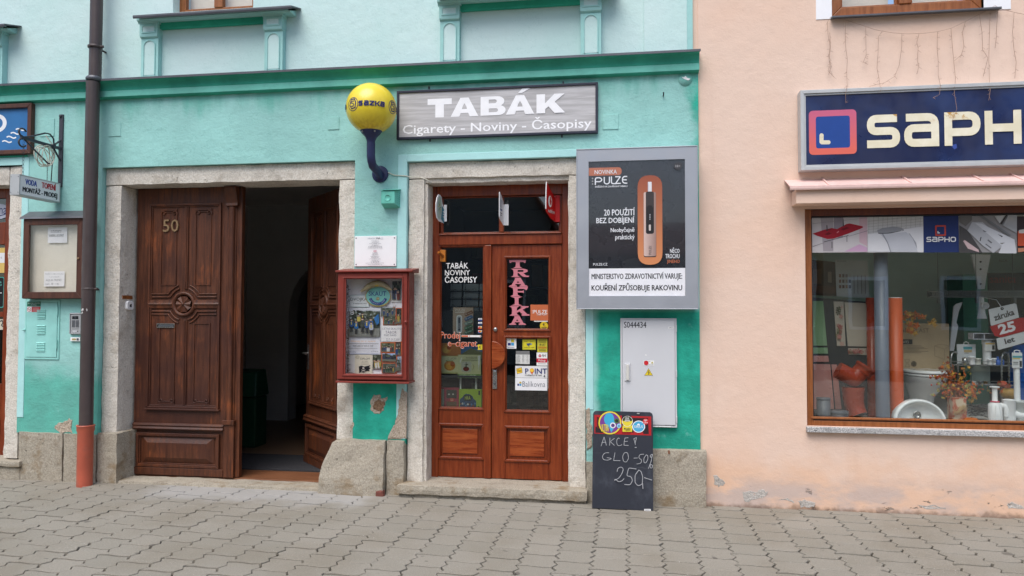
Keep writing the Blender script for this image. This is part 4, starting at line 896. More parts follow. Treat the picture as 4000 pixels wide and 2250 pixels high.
MB().box(X0, X1, -.02, .005, Z0, Z1, M['white']).build('case', t, .003); p = Print(-.021); p.rect(281, 1322, 297, 1329, flat(206, 186, 120)); p.rect(282, 1324, 296, 1326, flat(120, 110, 80)); p.build('name_plate', t); p = Print(-.021); p.rrect(299, 1321, 308, 1330, 2, flat(90, 92, 96)); p.build('button', t)
# key box on the left reveal of the carved door
Y = .19; z0_, z1_ = WZ(510, 1210, Y), WZ(510, 1176, Y); b = MB()
t = thing('key_switch', 'white key switch with dark slot on the stone door reveal', 'key switch', (xli, Y, z0_))
yy = [(Y-.05+.1*u, z0_+(z1_-z0_)*v) for u, v in ((.2,0),(.8,0),(1,.15),(1,.85),(.8,1),(.2,1),(0,.85),(0,.15))]
b.add([(xli-.002, y, z) for y, z in yy]+[(xli+.022, y, z) for y, z in yy], [list(range(8))[::-1], list(range(8, 16))]+[(i, (i+1) % 8, (i+1) % 8+8, i+8) for i in range(8)], M['white']); b.build('plate', t, .003)
b = MB(); b.box(xli+.021, xli+.025, Y-.012, Y+.012, z0_+.028, z0_+.055, M['black']); b.box(xli+.021, xli+.024, Y+.006, Y+.018, z0_+.05, z0_+.06, M['steel']); b.build('slot', t)
# blue shop sign at the far left
Y = -.04; X1, z0_, z1_ = WX(125, 500, Y), WZ(100, 601, Y), WZ(100, 404, Y); X0 = X1-2.2
t = thing('shop_sign', 'blue signboard with white waves in a brown wooden frame at the left edge', 'sign', ((X0+X1)/2, 0, z0_))
MB().frame(X0, X1, z0_, z1_, .045, Y-.015, -.001, CW).build('frame', t, .005); MB().box(X0+.04, X1-.04, Y+.015, -.002, z0_+.04, z1_-.04, paint('sign_blue', S(44, 108, 164), .45, .05)).build('panel', t)
p = Print(Y+.0145); wv = flat(240, 242, 244)
p.ring(-12, 482, 38, 15, wv, 36); p.build('lettering', t)
for x, y in ((62, 506), (42, 521), (26, 536), (9, 553)):
    p = Print(Y+.0145); p.stroke([(x+37*k/12, y+(4 if k < 0 else 0)-3.4*sin(k/12*2*pi)) for k in range(13)], 5, wv); p.build('wave_mark', t)
# wrought iron bracket, hanging box sign, coil of cable
bx = WX(240, 590, -.0); zA = WZ(240, 580, -.02); L = .52
t = thing('sign_bracket', 'black wrought iron wall bracket with twisted rods and scrolled end', 'bracket', (bx, 0, zA-.35))
IR = M['iron']; z0_, z1_ = WZ(244, 731), WZ(244, 448)
b = MB(); b.box(bx-.022, bx+.022, -.016, .01, z0_, z1_, IR); b.ball((bx-.005, -.02, z1_-.02), .014, .012, .014, IR, 8, 6); b.ball((bx-.005, -.02, z0_+.04), .014, .012, .014, IR, 8, 6); b.build('wall_bar', t, .003)
b = MB(); b.box(bx-.012, bx+.012, -L, -.016, zA-.014, zA+.014, IR); b.build('arm', t, .002)
q = MB(); yE = -L+.02
def scroll(c, sg): return [(bx, yE-.00-.05*sin(a)*.9, zA+sg*(.012+.075*(1-cos(a))*.5+.0)) for a in (pi*1.35*k/10 for k in range(11))]
q.tube(scroll(0, 1), .009, IR, 6); q.tube(scroll(0, -1), .009, IR, 6)
q.tube([(bx, yE+.02, zA+.01), (bx, -.40, zA+.035), (bx, -.22, zA+.11), (bx, -.16, zA+.115), (bx, -.11, zA+.08), (bx, -.10, zA+.0)], .008, IR, 6)
q.tube([(bx, yE+.02, zA-.01), (bx, -.38, zA-.07), (bx, -.17, zA-.185), (bx, -.12, zA-.17), (bx, -.10, zA-.12), (bx, -.10, zA-.02)], .008, IR, 6)
q.tube([(bx, -.11, zA+.01), (bx, -.016, zA+.085)], .009, IR, 6); q.tube([(bx, -.11, zA-.01), (bx, -.016, zA-.12)], .009, IR, 6); q.box(bx-.018, bx+.018, -.125, -.095, zA-.022, zA+.022, IR); q.build('scrollwork', t)
t = thing('cable_coil', 'coil of cream cable hanging on the iron bracket', 'cable', (bx, -.2, zA-.2)); b = MB()
for k in range(6):
    rr = random.Random(k); r = .088+rr.uniform(-.008, .008); dx, dy = rr.uniform(-.012, .012), rr.uniform(-.02, .02)
    b.tube([(bx-.02+dx+.035*sin(a+k), -.20+dy+r*.95*cos(a), zA-.115+r*1.1*sin(a)) for a in (2*pi*i/24 for i in range(25))], .0045, M['cable'], 5, False)
b.build('loops', t); b = MB(); b.tube([(bx+.01, -.10, zA-.0), (bx+.0, -.12, zA-.2), (bx, -.13, zA-.36)], .005, M['rubber'], 5); b.tube([(bx+.005, -.11, zA+.0), (bx-.03, -.17, zA+.09), (bx-.035, -.17, zA+.10)], .005, M['cable'], 5); b.build('lead', t)
sx = WX(237, 760, -.03); y0_, y1_ = -.555, -.035; szT, szB = WZ(237, 716, y1_), WZ(237, 792, y1_); th = .1
t = thing('hanging_sign', 'white hanging box sign for VODA TOPENÍ swinging from the iron bracket', 'sign', (sx-th/2, -.28, szB))
AO = M['alu_old']; b = MB()
for z in (szT-.012, szB): b.box(sx-th, sx, y0_, y1_, z, z+.012, AO)
b.box(sx-th, sx, y0_, y0_+.012, szB+.012, szT-.012, AO); b.box(sx-th, sx, y1_-.012, y1_, szB+.012, szT-.012, AO); b.build('frame', t, .002)
MB().box(sx-th+.004, sx-.003, y0_+.012, y1_-.012, szB+.012, szT-.012, M['offwhite']).build('panel', t)
b = MB()
for v in (szB+.025, szT-.025):
    for u in (sx-th+.012, sx-.012): b.ball((u, y0_-.001, v), .004, .003, .004, IR, 6, 4)
b.build('screw', t)
p = Print(fn=lambda u, v, k: (sx-.0026+k, y0_+(y1_-y0_)*u, szB+(szT-szB)*v))
bl, rd, bk = flat(44, 76, 168), flat(190, 48, 58), flat(42, 44, 50)
p.text('VODA', .14, .84, .42, .56, bl, .05); p.build('lettering', t); p = Print(fn=p.fn); p.text('TOPENÍ', .53, .93, .89, .56, rd, .05); p.build('lettering', t); p = Print(fn=p.fn); p.text('MONTÁŽ - PRODEJ', .08, .50, .93, .12, bk, .045); p.build('lettering', t)
b = MB()
for y in (-.46, -.155):
    zt_ = zA-.02 if y < -.3 else zA-.19; b = MB()
    for k in range(9): c = zt_+(szT-zt_)*(k+.5)/9; hh = (zt_-szT)/9*.62; b.tube([(sx-th/2+(hh*.4*cos(a) if k % 2 else 0), y+(0 if k % 2 else hh*.4*cos(a)), c+hh*sin(a)) for a in (2*pi*i/8 for i in range(9))], .0016, IR, 4, False)
    b.build('chain', t)
# yellow globe lamp
gy = -.27; gx, gz = W(1450.4, 424.6, gy); gr = .229
t = thing('globe_lamp', 'yellow globe advertising lamp on a bent navy arm between the doors', 'lamp', (WX(1486, 680), 0, WZ(1486, 680)-.1))
b = MB(); b.lathe((gx, gy, gz), [(gr*cos(a) if abs(a) < pi/2-.01 else 0, gr*sin(a)) for a in (-pi/2+pi*k/28 for k in range(29))], M['yellow'], 48); b.build('globe', t)
def onglobe(a0, el0):
    def fn(u, v, k): a = a0+u; e = el0+v; r = gr+.0008+k; return (gx+r*cos(e)*sin(a), gy-r*cos(e)*cos(a), gz+r*sin(e))
    return fn
aim = math.atan2(-gx, CAMD+gy)                               # turn of the globe that faces the street
nv = flat(44, 48, 104)
def brand(az):
    p = Print(fn=onglobe(az, -.05), eps=.0003); ex = -.80; k = 1.0
    p.ring(ex, .01, .27, .026, nv, .27)
    p.stroke([(ex+a, .01+c) for a, c in ((-.09,.19),(.09,.19),(.165,.05),(.12,-.15),(-.07,-.17),(-.16,-.03))], .045, nv, True)
    p.stroke([(ex+a, .01+c) for a, c in ((.085,.105),(-.05,.115),(-.085,.055),(.045,.02),(.07,-.035),(.02,-.085),(-.085,-.07))], .03, nv)
    x = [-.51]; kx_, ky_ = .86, .72
    def L(pts, r=.02): p.stroke([(x[0]+a*kx_, (c-.02)*ky_) for a, c in pts], .056, nv, round_=r)
    def Q(pts): p.poly([(x[0]+a*kx_, (c-.02)*ky_) for a, c in pts], nv)
    def alet(): L([(.02,.125),(.19,.125),(.19,-.105)]); L([(.19,.03),(.03,.03),(.03,-.075),(.17,-.075)])
    L([(.20,.125),(.03,.125),(.03,.03),(.17,.03),(.17,-.075),(.0,-.075)]); x[0] += .222
    alet(); x[0] += .215
    Q([(0,.155),(.22,.155),(.22,.09),(.10,-.045),(.22,-.045),(.22,-.105),(0,-.105),(0,-.045),(.12,.09),(0,.09)]); x[0] += .235
    L([(0,.155),(0,-.105)]); Q([(.03,.0),(.13,.155),(.21,.155),(.11,.03),(.21,-.105),(.13,-.105),(.03,.045)]); x[0] += .172
    alet(); p.build('lettering', t)
brand(aim); brand(aim+1.8); brand(aim-1.8)
NV = M['navy']; b = MB(); cz = gz-gr
b.lathe((gx, gy, 0), [(.036, cz-.12), (.038, cz-.07), (.052, cz-.035), (.085, cz+.0), (.104, cz+.028), (.108, cz+.038), (.1, cz+.04)], NV, 28); b.build('cup', t)
fx, fz = W(1486, 681); b = MB(); b.tube([(gx, gy, cz-.09), (gx, gy, cz-.2), (gx+.001, gy+.012, cz-.245), (gx+.002, gy+.045, cz-.285), (fx, -.03, fz+.0), (fx, -.005, fz-.03)], .0385, NV, 16); b.build('arm', t)
b = MB(); rot = Matrix.Rotation(pi/2, 3, 'X'); b.lathe((fx, .0, fz), [(.079, 0), (.079, .012), (.07, .016), (0, .017)], NV, 28, rot); b.build('wall_plate', t)
b = MB()
for a in (-1.0, .35): b.ball((gx+.092*sin(aim+a), gy-.092*cos(aim+a), cz+.005), .009, .009, .009, M['steel'], 8, 6)
b.build('screw', t)
t = thing('power_cable', 'thin cream cable sagging from the globe lamp to the shop door', 'cable', (WX(1590, 688), 0, WZ(1590, 688)))
b = MB(); b.tube([(*[W(x, y, Y)[0]], Y, W(x, y, Y)[1]) for x, y, Y in ((1516,674,-.008),(1530,680,-.012),(1543,685,-.011),(1565,686,-.012),(1586,687,-.014),(1600,691,-.006),(1620,690,-.0),(1645,694,.003),(1668,702,.004),(1676,711,.0),(1684,719,.12))], .0045, M['cable'], 6); b.build('cable', t)
# TABÁK signboard
Y = -.045; X0, X1, Z0, Z1 = rect(1549, 337.5, 2335.5, 531.5, Y)
t = thing('signboard', 'grey woodgrain TABÁK signboard in a dark frame above the shop door', 'sign', ((X0+X1)/2, 0, Z0))
MB().frame(X0, X1, Z0, Z1, .022, Y, -.002, paint('dark_navy_frame', S(40, 42, 58), .5, .08, 10)).build('frame', t, .003); MB().box(X0+.02, X1-.02, Y+.014, -.004, Z0+.02, Z1-.02, M['grain']).build('panel', t)
p = Print(Y+.0135); wi = flat(252, 252, 254)
# broad letters cut as shapes
hx, hz0, hz1 = None, 0, 0
gl = Print(Y+.013)
X_0, X_1, zb_, zt_ = rect(1670, 374, 2208, 450, Y+.013)[0], rect(1670, 374, 2208, 450, Y+.013)[1], WZ(1940, 450, Y+.013), WZ(1940, 376, Y+.013)
p.fn = lambda u, v, k: (X_0+(X_1-X_0)*u/100, Y+.0135-k, zb_+(zt_-zb_)*v/14)
def q(pts): p.poly(pts, wi)
q([(0,14),(18,14),(18,9.6),(12.2,9.6),(12.2,0),(5.8,0),(5.8,9.6),(0,9.6)])
def A(x): q([(x,0),(x+7.2,14),(x+10.2,14),(x+10.2,9.8),(x+8.9,7.6),(x+8.3,5.6),(x+10.2,5.6),(x+10.2,2.6),(x+7.4,2.6),(x+6.4,0)]); q([(x+10.2,14),(x+13.2,14),(x+20.4,0),(x+14,0),(x+13,2.6),(x+10.2,2.6),(x+10.2,5.6),(x+12.1,5.6),(x+11.5,7.6),(x+10.2,9.8)])
A(17.2)
def B(x):
    q([(x,0),(x+6,0),(x+6,14),(x,14)]); 
    for (za, zc_, w) in ((0, 7.4, 18.3), (6.6, 14, 17.4)):
        m_ = (za+zc_)/2; h = (zc_-za)/2
        o = [(x+w-h*1.4+h*1.4*cos(a), m_+h*sin(a)) for a in (pi/2-pi*k/10 for k in range(11))]; i = [(x+w-5.6-1.5+1.5*cos(a), m_+1.35*sin(a)) for a in (-pi/2+pi*k/10 for k in range(11))]
        q([(x+6, zc_)]+o+[(x+6, za), (x+6, m_-1.35)]+i+[(x+6, m_+1.35)])
B(39.2); A(57.6)
q([(66.2,15.6),(69.2,15.6),(75.5,19),(69.5,19)])
q([(79.6,0),(85.8,0),(85.8,14),(79.6,14)]); q([(85.8,7.4),(92.4,14),(99.6,14),(92.6,8.1),(100,0),(92.4,0),(88.2,4.9),(85.8,2.9)])
p.build('lettering', t); p = Print(Y+.0135)
p.text('Cigarety - Noviny - Časopisy', 1573, 463, 2311, 522, wi, .028); p.build('lettering', t)
b = MB()
for x, y in ((1676,343),(2200,323),(1680,548),(2195,532)): xx, zz_ = W(x, y, -.004); b.box(xx-.007, xx+.007, -.008, .004, zz_-.012, zz_+.012, M['iron'])
b.build('fixing', t)
# white company plaque
X0, X1, Z0, Z1 = rect(1385, 922, 1548, 1040, -.012)
t = thing('plaque', 'white company plaque screwed to the teal pier above the red case', 'plaque', ((X0+X1)/2, 0, Z0))
MB().box(X0, X1, -.012, .004, Z0, Z1, M['white']).build('plate', t, .002)
p = Print(-.0125); gi = flat(96, 100, 108)
p.text('HRADEC', 1437, 928, 1468, 935, flat(186, 190, 198), .01); p.text('ŽIJE', 1469, 927, 1485, 935, flat(50, 54, 66), .03); p.text('.CZ', 1486, 928, 1497, 935, flat(186, 190, 198), .01)
for k, (s, w) in enumerate((('HradecŽije s.r.o.', 30), ('Jarošovská 30', 28), ('377 01 Jindřichův Hradec', 46), ('IČ: 06849512', 26), ('tel.: 608 702 356, 605 473 464', 54), ('provozní doba dle tel. dohody', 56))): p.text(s, 1466-w/2, 938.5+k*5.6, 1466+w/2, 942.6+k*5.6, gi, .012)
pk = flat(206, 130, 146)
for s in (-3.6, 0, 3.6): p.ring(1466+s, 981, 3.4, .9, pk)
p.text('SOUTH', 1456, 987, 1476, 991.5, gi, .0); p.text('DRONES', 1454, 993, 1478, 997.5, gi, -.01)
for k, (s, w) in enumerate((('South Drones s.r.o.', 34), ('Jarošovská 753', 28), ('377 01 Jindřichův Hradec', 46), ('IČ: 05897190', 24), ('tel.: 605 372 464', 34), ('provozní doba dle telefonické dohody', 70), ('www.southdrones.cz', 56))): p.text(s, 1466-w/2, 999+k*5.4, 1466+w/2, 1003+k*5.4, gi if k < 6 else flat(160, 164, 170), .012)
p.build('lettering', t); b = MB()
for x, y in ((1391, 930), (1541, 929), (1391, 1033), (1540, 1033)): xx, zz_ = W(x, y, -.012); b.lathe((xx, -.012, zz_), [(.006, 0), (.005, .003), (0, .004)], M['iron'], 8, Matrix.Rotation(pi/2, 3, 'X'))
b.build('screw', t)
# siren box
X0, X1, Z0, Z1 = rect(1488, 745, 1541, 800, -.1)
t = thing('siren_box', 'small dusty green perforated siren box on the pier below the globe lamp', 'siren', ((X0+X1)/2, 0, Z0))
GB = M['green_box']; y0_ = -.1; b = MB()
b.add([(X0-.004,0,Z0-.02),(X1+.028,0,Z0-.02),(X1+.028,0,Z1+.02),(X0-.004,0,Z1+.02),(X0,y0_,Z0+.012),(X1,y0_,Z0+.012),(X1,y0_,Z1),(X0,y0_,Z1)], [(0,1,5,4),(1,2,6,5),(2,3,7,6),(3,0,4,7),(4,5,6,7)], GB); b.build('housing', t, .005)
cx, cz_ = (X0+X1)/2, (Z0+Z1)/2; b = MB(); b.lathe((cx, y0_, cz_), [(.033, 0), (.031, .004), (.027, .004), (.026, .001), (0, .001)], GB, 20, Matrix.Rotation(pi/2, 3, 'X')); b.build('badge', t)
b = MB(); b.sweepx([(.0, Z1+.03), (y0_-.012, Z1+.008), (y0_-.012, Z1+.004), (0, Z1+.02)], X0-.012, X1+.034, GB); b.build('lid', t)
b = MB()
for i in range(3):
    for k in range(6):
        u = .2+.28*i; x = X1+.028*(1-u); y = y0_*u-.0; z = Z0+.012+(Z1-Z0-.02)*(k+.5+(i % 2)*.3)/6
        b.lathe((x+.0008, y, z), [(.0055, 0), (.0, .0006)], M['black'], 8, Matrix.Rotation(radians(74), 3, 'Y'))
b.build('perforation', t)
# red showcase
Y = -.17; X0, X1, Z0, Z1 = rect(1320, 1064, 1597, 1487, Y)
t = thing('showcase', 'oxide red showcase of a scout troop mounted between the two doors', 'notice case', ((X0+X1)/2, 0, Z0))
RD = M['red']; b = MB(); b.frame(X0, X1, Z0, Z1, .02, Y+.002, -.002, RD); b.box(X0+.02, X1-.02, -.03, -.003, Z0+.02, Z1-.02, M['offwhite']); b.build('box', t, .003)
gx0, gx1, gz0, gz1 = rect(1350, 1090, 1570, 1461, Y-.02)
b = MB(); wl_, wr_ = gx0-X0, .085
b.box(X0+.004, gx0, Y-.024, Y, Z0+.012, Z1-.006, RD); b.box(gx1, X1-.012, Y-.024, Y, Z0+.012, Z1-.006, RD); b.box(gx0, gx1, Y-.024, Y, Z0+.012, gz0, RD); b.box(gx0, gx1, Y-.024, Y, gz1, Z1-.006, RD); d = b.build('case_door', t, .004)
b = MB(); b.frame(gx0-.028, gx1+.014, gz0-.02, gz1+.02, .012, Y-.034, Y-.024, RD); b.build('moulding', d, .003)
MB().box(gx0-.002, gx1+.002, Y-.012, Y-.008, gz0-.002, gz1+.002, M['glass']).build('pane', d)
x, z = W(1585, 1258, Y-.03); b = MB(); b.lathe((x, Y-.024, z), [(.016, 0), (.014, .006), (.008, .008), (.008, .012), (.013, .018), (.011, .024), (0, .026)], RD, 16, Matrix.Rotation(pi/2, 3, 'X')); b.build('knob', d); b = MB(); x, z = W(1580, 1281, Y-.02); b.box(x-.003, x+.003, Y-.0245, Y-.02, z-.006, z+.006, M['black']); b.build('keyhole', d)
b = MB(); b.sweepx([(0, Z1+.045), (Y-.05, Z1+.016), (Y-.05, Z1+.002), (Y-.03, Z1-.002), (0, Z1+.0)], X0-.012, X1+.045, RD); b.build('roof', t, .003); b = MB(); b.sweepx([(0, Z0-.022), (Y-.03, Z0-.022), (Y-.03, Z0-.004), (0, Z0-.002)], X0-.008, X1+.012, RD); b.build('base_board', t, .003)
p = Print(-.034); pw = flat(232, 232, 230)
p.text('http: dvojka.unas.cz', 1356, 1094, 1436, 1101, flat(246, 246, 246), .03)
p.build('lettering', t)
def inside(name, fn_, Yp=-.04): p = Print(Yp); fn_(p); return p.build(name, t)
inside('name_card', lambda p: p.rrect(1364, 1152, 1442, 1200, 5, flat(200, 216, 216)).rect(1367, 1155, 1439, 1197, flat(226, 232, 232)).text('DVOJKA', 1369, 1163, 1434, 1178, ink, .02).text('2. chlapecký oddíl', 1380, 1183, 1433, 1188.5, ink, .0))
def badge(p):
    p.disc(1477, 1158, 50, flat(170, 144, 66), 40); p.disc(1477, 1157, 47, flat(128, 196, 186), 37)
    nvb = flat(40, 62, 130); p.text('SKAUT', 1440, 1138, 1509, 1156, nvb, .045); p.disc(1476, 1167, 6.5, flat(120, 100, 50)); p.disc(1476, 1167, 5, flat(206, 196, 150)); p.text('2', 1473.5, 1163.5, 1478.5, 1170.5, ink, .04)
    arc = [(1477+31*cos(a), 1158+29*sin(a)) for a in (radians(165-150*k/12) for k in range(13))]; p.stroke(arc, 11, nvb)
    s = 'CHLAPECKÝ ODDÍL'
    for k, ch in enumerate(s):
        if ch == ' ': continue
        a = radians(155-130*k/(len(s)-1)); x, y = 1477+31*cos(a), 1158+29*sin(a); p.text(ch, x-1.6, y-2.2, x+1.6, y+2.2, flat(200, 214, 220), .02)
inside('troop_badge', badge, -.052)
b = MB(); hY_ = -.075; pts = [(1409,1139,.4),(1420,1132,.8),(1440,1117,1.3),(1460,1110,1.6),(1480,1107,1.6),(1500,1112,1.4),(1518,1124,1.0),(1530,1132,.4)]
b.tube([(WX(x, y, hY_), hY_, WZ(x, y, hY_)) for x, y, r in pts], [.0195*r for x, y, r in pts], paint('horn', S(176, 162, 124), .5, .2, 14), 10); b.build('horn', t)
p = Print(-.1); gold = flat(206, 176, 60); 
for dx, tip in ((-7, 4), (0, 0), (7, 4)): p.poly([(1471+dx, 1102+tip), (1475+dx*1.1, 1110), (1471+dx*.3, 1119), (1467+dx*1.1, 1110)], gold)
p.rect(1464, 1115, 1478, 1118, gold); p.disc(1471, 1109, 3, flat(70, 70, 130)); p.build('fleur_emblem', t)
def photo(p, l, tp, r, q_, seed, border=None, dark=(52, 56, 48), people=8, sky=(190, 196, 200), skyk=.0):
    """a small snapshot: ground, trees and a row of people"""
    rr = random.Random(seed); w, h = r-l, q_-tp
    if border: p.rect(l-3, tp-3, r+3, q_+3, flat(*border))
    p.rect(l, tp, r, q_, flat(*dark))
    if skyk: p.rect(l, tp, r, tp+h*skyk, flat(*sky))
    for k in range(14):
        x = l+rr.random()*w*.8; y = tp+rr.random()*h*.5; c = rr.choice(((70,78,62),(96,104,88),(40,44,38),(128,132,118)))
        p.poly([(x, y), (min(r, x+w*.2), y+h*.03), (min(r, x+w*.17), y+h*.16), (x+w*.04, y+h*.2)], flat(*c))
    p.rect(l, tp+h*.72, r, q_, flat(104, 106, 92))
    for k in range(people):
        x = l+w*(.08+.84*(k+rr.uniform(-.2, .2)+.5)/people); y = tp+h*rr.uniform(.4, .6); s = h*rr.uniform(.09, .12); c = rr.choice(((40,66,110),(60,60,66),(170,150,70),(120,60,50),(200,200,196),(50,80,60)))
        x = min(max(x, l+s*1.2), r-s*1.2)
        p.poly([(x-s*.9, y+s*.7), (x+s*.9, y+s*.7), (x+s*.8, y+s*2.6), (x+s*.5, min(q_, y+s*4.4)), (x-s*.5, min(q_, y+s*4.4)), (x-s*.8, y+s*2.6)], flat(*c)); p.disc(x, y, s*.5, flat(196, 160, 136), n=8)
def poster(p):
    p.rect(1363, 1203, 1486, 1384, flat(224, 226, 232)); photo(p, 1364, 1210, 1485, 1312, 3, None, (74, 82, 74), 0, (206, 212, 216), .06)
    rr = random.Random(5)
    for k in range(26):
        x = 1366+rr.random()*108; y = 1211+rr.random()*34; c = rr.choice(((44,52,44),(150,160,152),(186,194,194),(70,84,66))); p.poly([(x, y), (x+9, y+1), (x+7, y+8), (x+2, y+7)], flat(*c))
    p.rect(1364, 1282, 1485, 1314, flat(126, 128, 122)); p.disc(1378, 1222, 8, flat(226, 228, 228)); p.disc(1378, 1221, 5.5, flat(90, 94, 90)); p.rect(1374, 1219, 1382, 1222, flat(226, 228, 228))
    p.poly([(1463,1243),(1482,1225),(1484,1262),(1474,1270)], flat(52, 116, 176)); p.stroke([(1482,1225),(1472,1275)], 1, ink)
    for x, y, s, c in ((1376,1250,9,(46,86,140)), (1395,1257,9,(40,110,180)), (1405,1232,8,(196,180,90)), (1420,1227,8,(40,44,52)), (1420,1246,10,(70,74,66)), (1437,1254,9,(40,84,150)), (1453,1248,10,(60,100,160)), (1455,1262,9,(170,176,190))):
        p.poly([(x-s*.8,y+s*.6),(x+s*.8,y+s*.6),(x+s*.95,y+s*2.5),(x+s*.5,y+s*3),(x-s*.5,y+s*3),(x-s*.95,y+s*2.5)], flat(*c)); p.poly([(x-s*.5,y+s*3),(x+s*.5,y+s*3),(x+s*.55,y+s*5.2),(x+s*.1,y+s*5.2),(x,y+s*3.6),(x-s*.1,y+s*5.2),(x-s*.55,y+s*5.2)], flat(44, 46, 52)); p.disc(x, y, s*.48, flat(206, 176, 156), n=10); p.poly([(x-s*.5,y-s*.05),(x+s*.5,y-s*.05),(x+s*.3,y-s*.55),(x-s*.3,y-s*.55)], flat(80, 66, 54))
        p.rect(x-s*.25, y+s*.7, x+s*.25, y+s*2, flat(206, 190, 90) if s != 10 else flat(60, 70, 80))
    p.text('PŘIDEJ SE K NÁM!', 1376, 1328, 1472, 1338, flat(226, 190, 160), .04); p.rect(1366, 1341, 1484, 1342.5, ink); p.text('Každý pátek od 16:00 do 18:00', 1384, 1347, 1463, 1355, ink, .02); p.rect(1368, 1360, 1480, 1361, ink); p.text('Dvojka', 1368, 1370, 1396, 1379, flat(90, 96, 130), -.01); p.text('tel. 777 056 240', 1455, 1370, 1482, 1374, ink); p.rect(1366, 1380, 1484, 1382, flat(150, 160, 190))
inside('poster', poster)
inside('photograph', lambda p: (p.rect(1528, 1094, 1568, 1180, flat(226, 226, 222)), photo(p, 1532, 1098, 1566, 1172, 9, None, (34, 36, 38), 5)))
inside('photograph', lambda p: photo(p, 1488, 1198, 1544, 1236, 11, None, (110, 116, 112), 3, skyk=.1)); inside('photograph', lambda p: photo(p, 1499, 1234, 1549, 1268, 12, (206, 104, 50), (84, 88, 66), 4), -.0415); inside('photograph', lambda p: photo(p, 1549, 1206, 1568, 1264, 13, (206, 104, 50), (40, 34, 34), 1), -.0425)
def camp(p):
    p.rect(1490, 1272, 1566, 1334, pw); b_ = flat(70, 66, 100)
    p.text('LETNÍ SKAUTS', 1495, 1278, 1565, 1288, b_, -.012); p.text('TÁBOR', 1506, 1290, 1549, 1303, b_, -.008); p.text('FORT DAVID', 1501, 1306, 1548, 1313, b_, -.005); p.text('22.7.-31.7.2021', 1509, 1322, 1561, 1330, b_, -.01)
inside('camp_notice', camp, -.044)
inside('photograph', lambda p: photo(p, 1489, 1340, 1542, 1374, 14, (206, 104, 50), (96, 104, 70), 7)); inside('photograph', lambda p: photo(p, 1544, 1336, 1566, 1386, 15, (206, 104, 50), (70, 60, 54), 2), -.0412)
inside('photograph', lambda p: photo(p, 1493, 1380, 1548, 1412, 16, (206, 104, 50), (64, 70, 86), 0, (150, 180, 214), .25), -.0425); inside('photograph', lambda p: photo(p, 1456, 1385, 1492, 1440, 17, None, (72, 76, 60), 6)); inside('photograph', lambda p: photo(p, 1494, 1420, 1546, 1456, 18, (206, 104, 50), (88, 92, 84), 5), -.043); inside('photograph', lambda p: photo(p, 1544, 1394, 1566, 1450, 19, None, (120, 124, 128), 0, (150, 176, 206), .4), -.042)
def diploma(p):
    p.rect(1386, 1386, 1455, 1460, flat(222, 216, 196)); p.text('DIPLOM', 1408, 1397, 1444, 1405, ink, .0); p.text('ZA 2. MÍSTO', 1414, 1410, 1438, 1414, flat(120, 116, 104)); p.rect(1410, 1417, 1442, 1418, flat(150, 146, 130)); p.rect(1410, 1422, 1442, 1423, flat(150, 146, 130)); p.disc(1397, 1395, 8, flat(206, 200, 180)); p.ring(1397, 1395, 6, .8, flat(170, 164, 146))
    p.poly([(1402,1432),(1412,1428),(1424,1432),(1436,1429),(1448,1426),(1442,1434),(1448,1438),(1440,1444),(1446,1450),(1434,1449),(1422,1456),(1410,1453),(1404,1458)], flat(36, 36, 40)); p.disc(1420, 1438, 4.2, flat(220, 216, 206), n=12); p.disc(1418.4, 1438, 1, flat(36, 36, 40), n=6); p.disc(1421.6, 1438, 1, flat(36, 36, 40), n=6); p.stroke([(1412,1444),(1428,1451)], 1.6, flat(220, 216, 206)); p.stroke([(1428,1444),(1412,1451)], 1.6, flat(220, 216, 206))
inside('diploma', diploma, -.042)
inside('paper', lambda p: p.poly([(1358,1388),(1388,1386),(1396,1420),(1386,1456),(1360,1458)], flat(228, 226, 220)).stroke([(1362,1454),(1370,1456),(1378,1455)], 1, ink).rect(1361, 1440, 1372, 1441, flat(170, 168, 164)))
b = MB(); rr = random.Random(2); FB = paint('brown_fringe', S(112, 86, 66), .8, .25, 60)
for k in range(260):
    x, z = W(1359+rr.gauss(0, 2.0), 1112+348*rr.random(), -.09); a = rr.uniform(0, 2*pi); l_ = rr.uniform(.008, .018)
    b.tube([(x, -.09, z), (x+l_*cos(a), -.09+rr.uniform(-.012, .012), z+l_*sin(a)*.8)], .0018, FB, 3, False)
b.build('fringe', t)
b = MB(); xx, zz_ = W(1540, 1200, -.06); b.tube([(xx-.012, -.06, zz_), (xx, -.06, zz_+.045), (xx+.012, -.06, zz_)], .0015, M['wire'], 4); b.ball((xx, -.06, zz_-.004), .014, .008, .008, M['wire'], 8, 5); b.build('pendant', t)
# cigarette lightbox
Y = -.155; X0, X1, Z0, Z1 = rect(2253, 577, 2725.5, 1206.5, Y)
t = thing('lightbox', 'grey framed advertising lightbox with a black poster of a copper vaping device', 'lightbox', ((X0+X1)/2, 0, Z0))
AL = M['alu']; ix0, ix1, iz0, iz1 = rect(2299.5, 627, 2676.5, 1156, Y+.01)
MB().frame(X0+.01, X1-.01, Z0+.01, Z1-.01, .02, Y+.02, -.003, AL).build('box', t, .003)
b = MB(); b.box(X0, ix0, Y, Y+.02, Z0, Z1, AL); b.box(ix1, X1, Y, Y+.02, Z0, Z1, AL); b.box(ix0, ix1, Y, Y+.02, Z0, iz0, AL); b.box(ix0, ix1, Y, Y+.02, iz1, Z1, AL); b.build('frame', t)
b = MB(); b.frame(X0-.004, X1+.004, Z0-.004, Z1+.004, .008, Y-.005, Y+.022, AL); b.build('frame_edge', t, .002)
p = Print(Y+.012); kx = lambda x: 2200+x/2.07; ky = lambda y: 540+y/2.07
bk = paint('poster_black', S(37, 38, 43), .3, .04, 2); ww = flat(236, 238, 242); cop = flat(190, 112, 80); gq = flat(150, 150, 152)
